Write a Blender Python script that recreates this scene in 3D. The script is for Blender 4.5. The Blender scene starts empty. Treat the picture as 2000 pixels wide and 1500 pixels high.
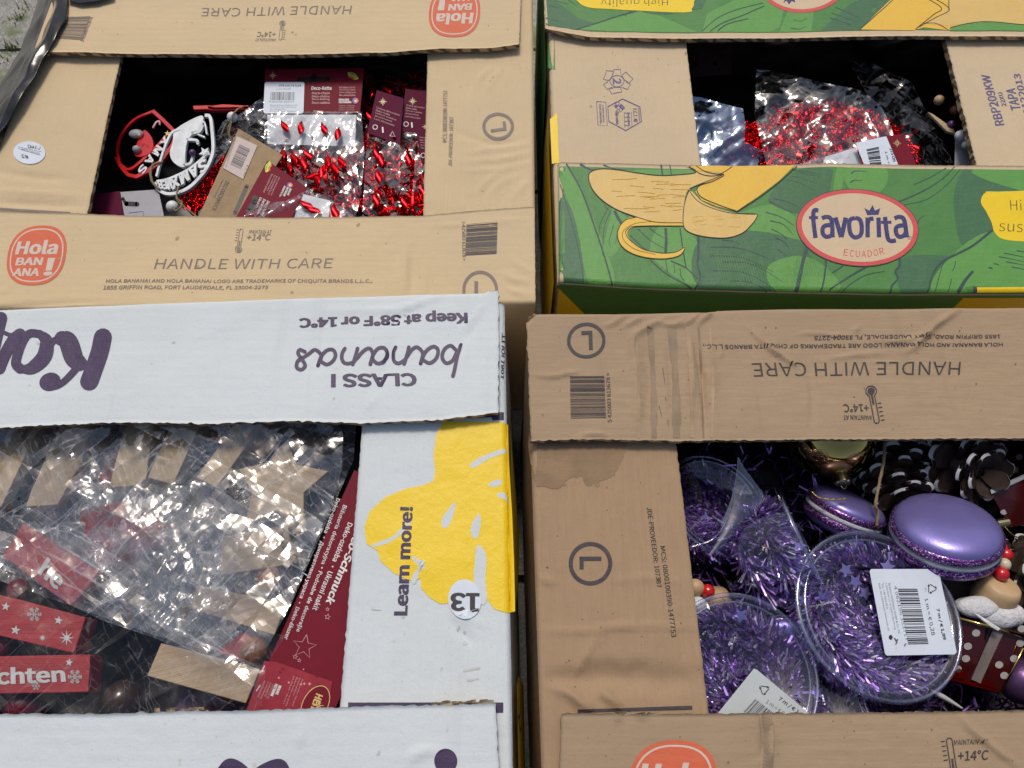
import bpy, bmesh, math, random
import numpy as np
from mathutils import Vector, Matrix
SC = bpy.context.scene
COL = SC.collection
R = math.radians
# ---------------------------------------------------------------- camera, world, sun, exposure
TILT, FPX, CAMZ = R(23.5), 1500.0, 0.79
cd = bpy.data.cameras.new('camera'); cam = bpy.data.objects.new('camera', cd); COL.objects.link(cam)
cam.location = (0, 0, CAMZ); cam.rotation_euler = (TILT, 0, 0)
cd.lens = 27.0; cd.sensor_width = 36.0; cd.clip_start = 0.01; cd.clip_end = 100
SC.camera = cam
W = bpy.data.worlds.new('World'); SC.world = W; W.use_nodes = True
SUN_EL, SUN_AZ = R(60), R(10)          # azimuth measured from +Y (far side) towards -X
wn = W.node_tree.nodes; wl = W.node_tree.links
sky = wn.new('ShaderNodeTexSky'); sky.sky_type = 'NISHITA'; sky.sun_disc = False
sky.sun_elevation = SUN_EL; sky.sun_rotation = -SUN_AZ
sky.air_density = 1.0; sky.dust_density = 4.0; sky.ozone_density = 1.0
bg = wn['Background']; bg.inputs[1].default_value = 0.12
wl.new(sky.outputs[0], bg.inputs[0])
sl = bpy.data.lights.new('sun', 'SUN'); sl.energy = 2.2; sl.angle = R(13); sl.color = (1.0, 0.93, 0.83)
sun = bpy.data.objects.new('sun', sl); COL.objects.link(sun)
sd = Vector((-math.sin(SUN_AZ) * math.cos(SUN_EL), math.cos(SUN_AZ) * math.cos(SUN_EL), math.sin(SUN_EL)))
sun.rotation_euler = sd.to_track_quat('Z', 'Y').to_euler(); sun.location = sd * 5
SC.view_settings.view_transform = 'Standard'; SC.view_settings.look = 'None'
SC.view_settings.gamma = 1.0; SC.view_settings.exposure = -0.27
SC.cycles.transparent_max_bounces = 24; SC.cycles.max_bounces = 10
SC.cycles.caustics_reflective = False; SC.cycles.caustics_refractive = False

# ---------------------------------------------------------------- helpers
_ct, _st = math.cos(TILT), math.sin(TILT)
def ray(px, py):
    a = (np.asarray(px, float) - 1000) / FPX; b = (np.asarray(py, float) - 750) / FPX
    # camera axes: right=(1,0,0) up=(0,ct,st) fwd=(0,st,-ct)
    return np.stack([a, _st - b * _ct, -_ct - b * _st + 0 * a], -1)
def P(px, py, z):
    d = ray(px, py); t = (np.asarray(z, float) - CAMZ) / d[..., 2]
    return np.stack([d[..., 0] * t, d[..., 1] * t, np.asarray(z, float) + 0 * t], -1)
def PV(px, py, z): return Vector(P(px, py, z).tolist())
def _hash(i, j, s):
    h = (i * 374761393 + j * 668265263 + s * 974711) & 0xffffffff
    h = ((h ^ (h >> 13)) * 1274126177) & 0xffffffff
    return (h ^ (h >> 16)) & 0xffffffff
def noise(x, y, s=0):
    x = np.asarray(x, float); y = np.asarray(y, float)
    xi = np.floor(x).astype(np.int64); yi = np.floor(y).astype(np.int64)
    xf = x - xi; yf = y - yi
    def g(i, j):
        a = _hash(xi + i, yi + j, s) / 4294967296.0 * 2 * math.pi
        return np.cos(a) * (xf - i) + np.sin(a) * (yf - j)
    u = xf * xf * xf * (xf * (xf * 6 - 15) + 10); v = yf * yf * yf * (yf * (yf * 6 - 15) + 10)
    n0 = g(0, 0) * (1 - u) + g(1, 0) * u; n1 = g(0, 1) * (1 - u) + g(1, 1) * u
    return (n0 * (1 - v) + n1 * v) * 1.5
def link(name, me, parent=None, mats=()):
    o = bpy.data.objects.new(name, me); COL.objects.link(o)
    for m in mats: me.materials.append(m)
    if parent is not None: o.parent = parent
    return o
def wloc(parent):
    v = Vector((0, 0, 0))
    while parent is not None: v = v + parent.location; parent = parent.parent
    return v
def mesh(name, verts, faces, mats, parent=None, idx=None, smooth=False, uv=None):
    off = wloc(parent)
    me = bpy.data.meshes.new(name)
    me.from_pydata([(v[0] - off.x, v[1] - off.y, v[2] - off.z) for v in verts], [], [tuple(int(q) for q in f) for f in faces])
    if not isinstance(mats, (list, tuple)): mats = [mats]
    o = link(name, me, parent, mats)
    if idx is not None: me.polygons.foreach_set('material_index', [int(i) for i in idx])
    if smooth: me.polygons.foreach_set('use_smooth', [True] * len(me.polygons))
    me.update()
    return o
def thing(name, label, cat, loc=(0, 0, 0), group=None):
    o = bpy.data.objects.new(name, None); COL.objects.link(o); o.location = loc
    o.empty_display_size = 0.02
    return tag(o, label, cat, group)
def tag(o, label, cat, group=None):
    o['label'] = label; o['category'] = cat
    if group: o['group'] = group
    return o
def lab(o, l): o['label'] = l; return o
# ---------------------------------------------------------------- materials
def mk(name):
    m = bpy.data.materials.new(name); m.use_nodes = True
    return m, m.node_tree.nodes, m.node_tree.links, m.node_tree.nodes['Principled BSDF']
def rgb(c): return (c[0], c[1], c[2], 1)
def coords(n, l, scale):
    t = n.new('ShaderNodeTexCoord'); mp = n.new('ShaderNodeMapping'); mp.inputs['Scale'].default_value = scale
    l.new(t.outputs['Object'], mp.inputs[0]); return mp.outputs[0]
def nz(n, l, vec, scale, det=4, rough=.6, dist=0):
    t = n.new('ShaderNodeTexNoise'); t.inputs['Scale'].default_value = scale; t.inputs['Detail'].default_value = det
    t.inputs['Roughness'].default_value = rough; t.inputs['Distortion'].default_value = dist
    l.new(vec, t.inputs['Vector']); return t.outputs[0]
def ramp(n, l, fac, stops):
    r = n.new('ShaderNodeValToRGB'); e = r.color_ramp.elements
    e[0].position, e[0].color = stops[0][0], rgb(stops[0][1]); e[1].position, e[1].color = stops[-1][0], rgb(stops[-1][1])
    for p, c in stops[1:-1]:
        q = e.new(p); q.color = rgb(c)
    l.new(fac, r.inputs[0]); return r.outputs[0]
def mixc(n, l, fac, a, b, mode='MIX'):
    m = n.new('ShaderNodeMix'); m.data_type = 'RGBA'; m.blend_type = mode
    for s, v in ((0, fac), (6, a), (7, b)):
        if hasattr(v, 'links'): l.new(v, m.inputs[s])
        else: m.inputs[s].default_value = v if s == 0 else rgb(v)
    return m.outputs[2]
def bump(n, l, h, strength, dist, prev=None):
    b = n.new('ShaderNodeBump'); b.inputs['Strength'].default_value = strength; b.inputs['Distance'].default_value = dist
    l.new(h, b.inputs['Height'])
    if prev is not None: l.new(prev, b.inputs['Normal'])
    return b.outputs[0]
def board(name, c, c2, flute='y', stain=None, rough=.75, marks=0.25, corr=.16, fibc=.3):
    """corrugated board: fibre streaks, blotches, scuffs, faint flute relief"""
    m, n, l, b = mk(name)
    v = coords(n, l, (1, 1, 1))
    vf = coords(n, l, (40, 700, 300) if flute == 'y' else (700, 40, 300))
    fib = nz(n, l, vf, 1, 3, .7)
    fine = nz(n, l, v, 900, 3, .7)
    big = nz(n, l, v, 9, 5, .6, .3)
    c1 = mixc(n, l, ramp(n, l, fib, [(.25, (.5 - fibc,) * 3), (.8, (.5 + fibc,) * 3)]), c, c2)
    d = tuple(q * .86 for q in c2)
    c1 = mixc(n, l, ramp(n, l, big, [(.42, (0, 0, 0)), (.75, (.75, .75, .75))]), c1, d)
    sp = ramp(n, l, fine, [(.66, (0, 0, 0)), (.8, (marks, marks, marks))])
    c1 = mixc(n, l, sp, c1, tuple(q * .6 for q in c))
    if stain:
        g = nz(n, l, v, 14, 4, .65, .4)
        c1 = mixc(n, l, ramp(n, l, g, [(.56, (0, 0, 0)), (.6, (.7, .7, .7))]), c1, stain)
    # faint vertical scuff bands
    vb = coords(n, l, (45, 3, 3)); sb = nz(n, l, vb, 1, 4, .6)
    c1 = mixc(n, l, ramp(n, l, sb, [(.62, (0, 0, 0)), (.78, (marks, marks, marks))]), c1, tuple(q * .72 for q in c2))
    l.new(c1, b.inputs['Base Color']); b.inputs['Roughness'].default_value = rough
    b.inputs['Specular IOR Level'].default_value = .3
    w = n.new('ShaderNodeTexWave'); w.wave_type = 'BANDS'; w.bands_direction = 'Y' if flute == 'y' else 'X'
    w.inputs['Scale'].default_value = 40; w.inputs['Distortion'].default_value = .6; w.inputs['Detail'].default_value = 1
    l.new(v, w.inputs['Vector'])
    n1 = bump(n, l, w.outputs[1], corr, .00035)
    n2 = bump(n, l, fine, .35, .0004, n1)
    mid = nz(n, l, v, 70, 4, .6)
    n3 = bump(n, l, mid, .5, .0016, n2)
    l.new(n3, b.inputs['Normal'])
    return m
def ink(name, c, rough=.6, fade=.22, under=(.5, .4, .27)):
    m, n, l, b = mk(name)
    v = coords(n, l, (60, 900, 300)); f = nz(n, l, v, 1, 3, .7)
    v2 = coords(n, l, (1, 1, 1)); g = nz(n, l, v2, 60, 4, .6)
    c1 = mixc(n, l, ramp(n, l, f, [(.45, (0, 0, 0)), (.8, (fade, fade, fade))]), c, under)
    c1 = mixc(n, l, ramp(n, l, g, [(.4, (0, 0, 0)), (.8, (fade, fade, fade))]), c1, tuple(q * .7 for q in c))
    l.new(c1, b.inputs['Base Color']); b.inputs['Roughness'].default_value = rough
    b.inputs['Specular IOR Level'].default_value = .35
    fine = nz(n, l, v2, 900, 3, .7); mid = nz(n, l, v2, 70, 4, .6)
    l.new(bump(n, l, mid, .5, .0016, bump(n, l, fine, .3, .0004)), b.inputs['Normal'])
    return m
def plain(name, c, rough=.5, metal=0, spec=.5, var=.15, bs=0, bscale=200, coat=0, sheen=0):
    m, n, l, b = mk(name)
    v = coords(n, l, (1, 1, 1)); g = nz(n, l, v, 90, 4, .6)
    l.new(mixc(n, l, ramp(n, l, g, [(.35, (0, 0, 0)), (.7, (1, 1, 1))]), tuple(q * (1 - var) for q in c), tuple(min(1, q * (1 + var)) for q in c)), b.inputs['Base Color'])
    b.inputs['Roughness'].default_value = rough; b.inputs['Metallic'].default_value = metal
    b.inputs['Specular IOR Level'].default_value = spec; b.inputs['Coat Weight'].default_value = coat
    b.inputs['Coat Roughness'].default_value = .1
    if bs: l.new(bump(n, l, nz(n, l, v, bscale, 3, .6), bs, .001), b.inputs['Normal'])
    return m
def film_mat(name, tint=(1, 1, 1), lo=.07, rough=.08, ior=1.5, gain=1.0, bscale=160, bst=.6, facet=0, crease=.0, milk=.0, gcol=(.95, .97, 1)):
    m, n, l, b = mk(name); n.remove(b)
    out = n['Material Output']
    tr = n.new('ShaderNodeBsdfTransparent'); tr.inputs[0].default_value = rgb(tint)
    gl = n.new('ShaderNodeBsdfGlossy'); gl.inputs['Roughness'].default_value = rough; gl.inputs[0].default_value = rgb(gcol)
    v = coords(n, l, (1, 1, 1)); h = nz(n, l, v, bscale, 2, .5, .6)
    bb = bump(n, l, h, bst, .004)
    white = None
    if facet:
        def vm(op, a, b_=None, sc=None):
            q = n.new('ShaderNodeVectorMath'); q.operation = op
            for k, x in enumerate((a, b_)):
                if x is None: continue
                if hasattr(x, 'links'): l.new(x, q.inputs[k])
                else: q.inputs[k].default_value = x
            if sc is not None: q.inputs['Scale'].default_value = sc
            return q.outputs[0]
        lines_ = []
        for scl, st, rz, am, wd in ((19, 3.0, .5, facet, .014), (44, 2.5, -.8, facet * .8, .02), (120, 2.0, .9, facet * .32, .03)):
            t = n.new('ShaderNodeTexNoise'); t.inputs['Scale'].default_value = scl * .45; t.inputs['Detail'].default_value = 2; l.new(v, t.inputs['Vector'])
            w = vm('ADD', v, vm('SCALE', vm('SUBTRACT', t.outputs['Color'], (.5, .5, .5)), None, .55 / scl))
            mp = n.new('ShaderNodeMapping'); mp.inputs['Rotation'].default_value = (0, 0, rz); l.new(w, mp.inputs[0])
            mp2 = n.new('ShaderNodeMapping'); mp2.inputs['Scale'].default_value = (1 / st, st, .4); l.new(mp.outputs[0], mp2.inputs[0])
            vo = n.new('ShaderNodeTexVoronoi'); vo.inputs['Scale'].default_value = scl; l.new(mp2.outputs[0], vo.inputs['Vector'])
            bb = vm('NORMALIZE', vm('ADD', bb, vm('SCALE', vm('SUBTRACT', vo.outputs['Color'], (.5, .5, .5)), None, am)))
            ve = n.new('ShaderNodeTexVoronoi'); ve.feature = 'DISTANCE_TO_EDGE'; ve.inputs['Scale'].default_value = scl; l.new(mp2.outputs[0], ve.inputs['Vector'])
            r = ramp(n, l, ve.outputs['Distance'], [(wd * .35, (1, 1, 1)), (wd * 1.3, (0, 0, 0))])
            g = nz(n, l, v, scl * .8, 2, .5); lines_.append((r, ramp(n, l, g, [(.45, (0, 0, 0)), (.62, (1, 1, 1))])))
    l.new(bb, gl.inputs['Normal'])
    ge = n.new('ShaderNodeNewGeometry'); dt = n.new('ShaderNodeVectorMath'); dt.operation = 'DOT_PRODUCT'; l.new(ge.outputs['Incoming'], dt.inputs[0]); l.new(bb, dt.inputs[1])
    def mth(op, a, b_=None, clamp=False):
        q = n.new('ShaderNodeMath'); q.operation = op; q.use_clamp = clamp
        for k, x in enumerate((a, b_)):
            if x is None: continue
            if hasattr(x, 'links'): l.new(x, q.inputs[k])
            else: q.inputs[k].default_value = x
        return q.outputs[0]
    sch = mth('POWER', mth('SUBTRACT', 1.0, mth('ABSOLUTE', dt.outputs['Value']), True), 4.0)
    ma = n.new('ShaderNodeMath'); ma.operation = 'MULTIPLY_ADD'; ma.use_clamp = True
    ma.inputs[1].default_value = .9 * gain; ma.inputs[2].default_value = lo + .045; l.new(sch, ma.inputs[0])
    mx = n.new('ShaderNodeMixShader'); l.new(ma.outputs[0], mx.inputs[0]); l.new(tr.outputs[0], mx.inputs[1]); l.new(gl.outputs[0], mx.inputs[2])
    res = mx.outputs[0]
    if facet and crease:                # sharp folds scatter light: thin pale crease lines in the film itself
        df = n.new('ShaderNodeBsdfTranslucent'); df.inputs[0].default_value = (.85, .88, .92, 1); dd = n.new('ShaderNodeBsdfDiffuse'); dd.inputs[0].default_value = (.85, .88, .92, 1)
        ad = n.new('ShaderNodeMixShader'); ad.inputs[0].default_value = .7; l.new(df.outputs[0], ad.inputs[1]); l.new(dd.outputs[0], ad.inputs[2])
        tot = None
        for r, g in lines_:
            q = mth('MULTIPLY', r, g); tot = q if tot is None else mth('ADD', tot, q, True)
        m2 = n.new('ShaderNodeMixShader'); l.new(mth('ADD', mth('MULTIPLY', tot, crease, True), milk, True), m2.inputs[0]); l.new(res, m2.inputs[1]); l.new(ad.outputs[0], m2.inputs[2]); res = m2.outputs[0]
    l.new(res, out.inputs[0])
    return m
def wood_mat(name, c, c2, ang=0, rough=.6, scale=1):
    m, n, l, b = mk(name)
    t = n.new('ShaderNodeTexCoord'); r = n.new('ShaderNodeMapping'); r.inputs['Rotation'].default_value = (0, 0, ang)
    l.new(t.outputs['Object'], r.inputs[0])
    mp = n.new('ShaderNodeMapping'); mp.inputs['Scale'].default_value = (14 * scale, 330 * scale, 330 * scale); l.new(r.outputs[0], mp.inputs[0])
    g = nz(n, l, mp.outputs[0], 1, 6, .65, .4)
    mp2 = n.new('ShaderNodeMapping'); mp2.inputs['Scale'].default_value = (30, 1100, 1100); l.new(r.outputs[0], mp2.inputs[0])
    p = nz(n, l, mp2.outputs[0], 1, 2, .5)
    c1 = mixc(n, l, ramp(n, l, g, [(.32, (0, 0, 0)), (.68, (1, 1, 1))]), c, c2)
    c1 = mixc(n, l, ramp(n, l, p, [(.6, (0, 0, 0)), (.74, (.6, .6, .6))]), c1, tuple(q * .55 for q in c))
    l.new(c1, b.inputs['Base Color']); b.inputs['Roughness'].default_value = rough
    l.new(bump(n, l, p, .5, .0004), b.inputs['Normal'])
    return m
def glitter_mat(name, c, c2):
    m, n, l, b = mk(name)
    v = coords(n, l, (1, 1, 1)); vo = n.new('ShaderNodeTexVoronoi'); vo.inputs['Scale'].default_value = 1500; l.new(v, vo.inputs['Vector'])
    sx = n.new('ShaderNodeSeparateColor'); l.new(vo.outputs['Color'], sx.inputs[0])
    l.new(ramp(n, l, sx.outputs[0], [(.3, c), (.8, c2), (.98, (.9, .8, 1))]), b.inputs['Base Color'])
    b.inputs['Metallic'].default_value = .8; b.inputs['Roughness'].default_value = .3
    l.new(bump(n, l, sx.outputs[1], 1, .0012), b.inputs['Normal'])
    return m
def edge_mat(name, c):
    m, n, l, b = mk(name)
    v = coords(n, l, (1, 1, 1)); w = n.new('ShaderNodeTexWave'); w.inputs['Scale'].default_value = 42; w.wave_profile = 'TRI'
    w.bands_direction = 'DIAGONAL'; w.inputs['Distortion'].default_value = 5; w.inputs['Detail'].default_value = 3; w.inputs['Detail Scale'].default_value = 2.2; l.new(v, w.inputs['Vector'])
    l.new(ramp(n, l, w.outputs[0], [(.35, tuple(q * .25 for q in c)), (.6, c)]), b.inputs['Base Color']); b.inputs['Roughness'].default_value = .9
    return m
M = {}
M['kraft'] = board('kraft_board', (.555, .425, .25), (.64, .50, .31), marks=.18)
M['kraft_side'] = board('kraft_board_side', (.55, .42, .25), (.635, .495, .305), flute='x', marks=.18)
M['kraft_green'] = board('kraft_liner_pinkish', (.545, .42, .265), (.62, .49, .32), flute='x', marks=.15)
M['brown'] = board('brown_board', (.315, .222, .136), (.40, .287, .182), marks=.6, fibc=.5, corr=.22)
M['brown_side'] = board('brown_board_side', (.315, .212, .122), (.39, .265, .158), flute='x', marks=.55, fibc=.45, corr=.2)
M['stain'] = ink('dark_damp_stain', (.27, .175, .095), .7, .85, (.315, .21, .125))
M['white'] = board('white_board', (.57, .62, .635), (.64, .68, .69), marks=.28)
M['white_side'] = board('white_board_side', (.57, .62, .635), (.64, .68, .69), flute='x', marks=.26)
M['cut'] = edge_mat('cut_board_edge', (.42, .29, .17))
M['cutw'] = edge_mat('cut_board_edge_brown', (.36, .24, .13))
KU = (.5, .4, .27)
M['ink'] = ink('grey_ink', (.085, .075, .085), .6, .3, (.3, .22, .15))
M['inkf'] = ink('faded_grey_ink', (.20, .16, .14), .6, .35, (.45, .35, .22))
M['inkb'] = ink('black_ink', (.022, .022, .028), .6, .15, (.2, .15, .1))
M['inkblue'] = ink('blue_ink', (.11, .095, .25), .6, .3, KU)
M['orange'] = ink('orange_ink', (.62, .125, .055), .6, .12, KU)
M['logowhite'] = ink('pale_logo_ink', (.60, .50, .42), .6, .15, KU)
M['purple'] = ink('aubergine_ink', (.050, .030, .080), .5, .08, (.3, .25, .35))
M['black'] = plain('black_print', (.012, .011, .015), .5, var=.1)
M['yellow'] = ink('yellow_ink', (.80, .56, .012), .45, .12, (.85, .7, .2))
M['green'] = ink('leaf_green_ink', (.068, .21, .050), .5, .2, (.2, .35, .12))
M['green2'] = ink('light_green_ink', (.105, .295, .062), .5, .2, (.25, .42, .15))
M['green3'] = ink('dark_green_ink', (.052, .145, .066), .5, .2, (.15, .28, .12))
M['gline'] = ink('dark_line_ink', (.035, .065, .07), .5, .15, (.1, .2, .1))
M['ban'] = ink('banana_yellow_ink', (.74, .46, .055), .5, .15, (.7, .5, .2))
M['banl'] = ink('banana_flesh_ink', (.66, .45, .15), .5, .2, (.75, .5, .1))
M['red'] = ink('logo_red_ink', (.60, .07, .07), .5, .12, KU)
M['navy'] = ink('navy_ink', (.03, .03, .14), .5, .12, KU)
M['cream'] = ink('bare_oval', (.60, .46, .30), .6, .2, (.55, .42, .27))
M['maroon'] = plain('maroon_card', (.16, .008, .021), .55, spec=.12, var=.05)
M['maroond'] = plain('plum_card', (.105, .008, .034), .6, spec=.08, var=.05)
M['maroonl'] = plain('maroon_card_light', (.28, .028, .045), .5, spec=.12, var=.12)
M['gold_ink'] = plain('gold_ink', (.65, .48, .16), .4)
M['white_ink'] = plain('white_ink', (.7, .66, .66), .5)
M['pink_ink'] = plain('pink_ink', (.6, .32, .33), .5)
M['label'] = plain('label_paper', (.60, .66, .74), .5, var=.04)
M['labelp'] = plain('pinkish_label_paper', (.45, .36, .34), .5, var=.04)
M['lprint'] = plain('label_print', (.02, .02, .03), .5)
M['bcard'] = plain('backing_card', (.58, .60, .64), .5, var=.05)
M['kcard'] = plain('kraft_card', (.30, .20, .10), .7, var=.12, bs=.3, bscale=500)
M['gcard'] = plain('grey_card', (.30, .30, .33), .5, var=.05)
M['limec'] = plain('lime_ink', (.5, .6, .05), .5)
M['fruit'] = plain('orange_red_ink', (.7, .12, .03), .5)
M['bluei'] = plain('blue_ink2', (.03, .08, .45), .5)
M['redwood'] = wood_mat('red_painted_wood', (.24, .012, .016), (.34, .022, .025), 0)
M['wood'] = wood_mat('pale_wood', (.36, .25, .145), (.50, .375, .24), R(10))
M['wood2'] = wood_mat('pale_wood_steep', (.38, .275, .16), (.52, .40, .26), R(62))
M['woodr'] = wood_mat('pale_wood_grey', (.33, .235, .145), (.45, .34, .215), R(-13))
M['woodend'] = plain('turned_wood', (.52, .35, .19), .5, var=.08)
M['silverp'] = plain('silver_paint', (.48, .48, .47), .5, var=.1)
M['redp'] = plain('red_lacquer', (.55, .012, .015), .25, coat=.4)
M['whitep'] = plain('white_lacquer', (.70, .72, .72), .4)
M['cordm'] = plain('jute', (.30, .215, .12), .9, bs=.8, bscale=1500)
M['goldcord'] = plain('gold_cord', (.6, .45, .1), .3, 1)
M['gold'] = plain('gold_mirror', (.60, .43, .13), .06, 1, var=.02)
M['goldm'] = plain('gold_cap', (.45, .38, .2), .25, 1)
M['lilac'] = plain('lilac_satin', (.23, .20, .50), .33, .55, var=.05, bs=.12, bscale=700)
M['lilacd'] = plain('plum_satin', (.12, .06, .16), .3, .5, var=.05)
M['glit'] = glitter_mat('purple_glitter', (.10, .02, .16), (.36, .12, .46))
M['glitg'] = glitter_mat('gold_glitter', (.1, .07, .01), (.5, .4, .05))
M['whiteg'] = plain('white_glitter_band', (.55, .55, .6), .6, bs=1, bscale=1500)
M['redm'] = plain('red_metallic', (.66, .006, .010), .12, 1, var=.05)
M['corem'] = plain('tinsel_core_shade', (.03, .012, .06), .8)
M['tins'] = plain('purple_tinsel', (.53, .34, .87), .36, .88, var=.35)
M['tins2'] = plain('pale_tinsel', (.88, .82, 1.0), .32, .85, var=.2)
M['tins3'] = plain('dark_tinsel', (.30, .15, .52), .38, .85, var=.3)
M['brownb'] = plain('brown_bead', (.24, .085, .025), .3)
M['maroonb'] = plain('maroon_bead', (.12, .008, .025), .35)
M['cone'] = plain('cone_scale', (.040, .020, .012), .6, bs=.6, bscale=300)
M['conew'] = plain('white_cone_tip', (.78, .78, .78), .7, bs=.8, bscale=600)
M['blackp'] = plain('black_plastic', (.008, .010, .014), .16, spec=.32, var=.1, bs=.25, bscale=60)
M['dark_fill'] = plain('black_fill', (.012, .010, .013), .35, spec=.3, var=.1)  # near-black for the added depth-darkening sheets and for holes
M['fur'] = plain('white_fleece', (.62, .62, .64), .9, bs=1, bscale=500)
M['ribbon'] = plain('grey_ribbon', (.20, .17, .16), .6, bs=.6, bscale=1500)
M['giftred'] = plain('red_box_foil', (.07, .008, .010), .15, .3, coat=.5)
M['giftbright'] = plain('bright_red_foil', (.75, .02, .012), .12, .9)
M['dots'] = plain('white_dots', (.42, .40, .38), .5)
M['film'] = film_mat('clear_film', lo=.06, rough=.14, gain=1.3, bscale=30, bst=.2, facet=.34, crease=.12)
M['filmh'] = film_mat('crinkled_film', lo=.055, rough=.13, gain=1.4, bscale=30, bst=.12, facet=.46, crease=.22, milk=.01)
M['filmw'] = film_mat('milky_crinkled_film', lo=.12, rough=.19, gain=1.9, bscale=30, bst=.12, facet=.56, crease=.26, milk=.02, gcol=(1, .975, .93))
M['filmd'] = film_mat('dense_milky_film', lo=.12, rough=.2, gain=1.4, bscale=30, bst=.2, facet=.6, crease=.5, milk=.20)
M['filmt'] = film_mat('taut_film', lo=.0, rough=.12, gain=.9, bscale=30, bst=.2, facet=.28, crease=.10)
M['tub'] = film_mat('clear_tub_plastic', (.93, .93, .98), lo=.03, rough=.05, gain=1.0, bscale=30, bst=.1)
M['rim'] = film_mat('tub_rim_plastic', (.88, .88, .97), lo=.16, rough=.12, gain=1.3, bscale=60, bst=.1)

# ---------------------------------------------------------------- polylines and flat shapes (picture points)
def catmull(pts, n=8, closed=False):
    p = [np.array(q, float) for q in pts]; out = []
    N = len(p); rng = range(N) if closed else range(N - 1)
    for i in rng:
        a = p[(i - 1) % N] if (closed or i > 0) else p[0] * 2 - p[1]
        b, c = p[i], p[(i + 1) % N]
        d = p[(i + 2) % N] if (closed or i < N - 2) else p[-1] * 2 - p[-2]
        for k in range(n):
            t = k / n
            out.append(.5 * ((2 * b) + (-a + c) * t + (2 * a - 5 * b + 4 * c - d) * t * t + (-a + 3 * b - 3 * c + d) * t ** 3))
    if not closed: out.append(p[-1])
    return out
_tc = {}
try:
    import os
    FONT = bpy.data.fonts.load(os.path.join(bpy.utils.system_resource('DATAFILES'), 'fonts', 'Noto Sans CJK Regular.woff2'))
except Exception:
    FONT = None
def text_mesh(s, bold=0, spacing=1, lines=1.0, align='LEFT', cond=1):
    key = (s, bold, spacing, lines, align)
    if key in _tc: return _tc[key]
    cu = bpy.data.curves.new('t', 'FONT'); cu.body = s; cu.size = 1
    if FONT is not None and not any(ch in 'žţțŽŻčćřŁń' for ch in s): cu.font = FONT
    cu.offset = min(bold * .5, .011) if FONT is not None else bold; cu.space_character = spacing
    cu.space_line = lines; cu.align_x = align; cu.resolution_u = 3; cu.fill_mode = 'FRONT'
    o = bpy.data.objects.new('t', cu); COL.objects.link(o)
    dg = bpy.context.evaluated_depsgraph_get(); me = o.evaluated_get(dg).to_mesh()
    v = np.array([q.co[:2] for q in me.vertices]).reshape(-1, 2); f = [tuple(p.vertices) for p in me.polygons]
    o.evaluated_get(dg).to_mesh_clear(); bpy.data.objects.remove(o); bpy.data.curves.remove(cu)
    if len(v):
        lo = v.min(0); hi = v.max(0); v = (v - lo) / np.maximum(hi - lo, 1e-6)
    _tc[key] = (v, f); return v, f
def resample(poly, n):
    p = np.array(poly, float); d = np.r_[0, np.cumsum(np.hypot(*np.diff(p, axis=0).T))]
    t = np.linspace(0, d[-1], n); return np.stack([np.interp(t, d, p[:, 0]), np.interp(t, d, p[:, 1])], 1)
def segdist(x, y, poly):
    """distance to polyline"""
    best = np.full(np.shape(x), 1e9); par = np.zeros(np.shape(x)); tot = 0
    for a, b in zip(poly[:-1], poly[1:]):
        dx, dy = b[0] - a[0], b[1] - a[1]; L2 = dx * dx + dy * dy + 1e-12
        t = np.clip(((x - a[0]) * dx + (y - a[1]) * dy) / L2, 0, 1)
        d = np.hypot(x - a[0] - t * dx, y - a[1] - t * dy); m = d < best
        best = np.where(m, d, best); par = np.where(m, tot + t, par); tot += 1
    return best, par / max(tot, 1)
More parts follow.
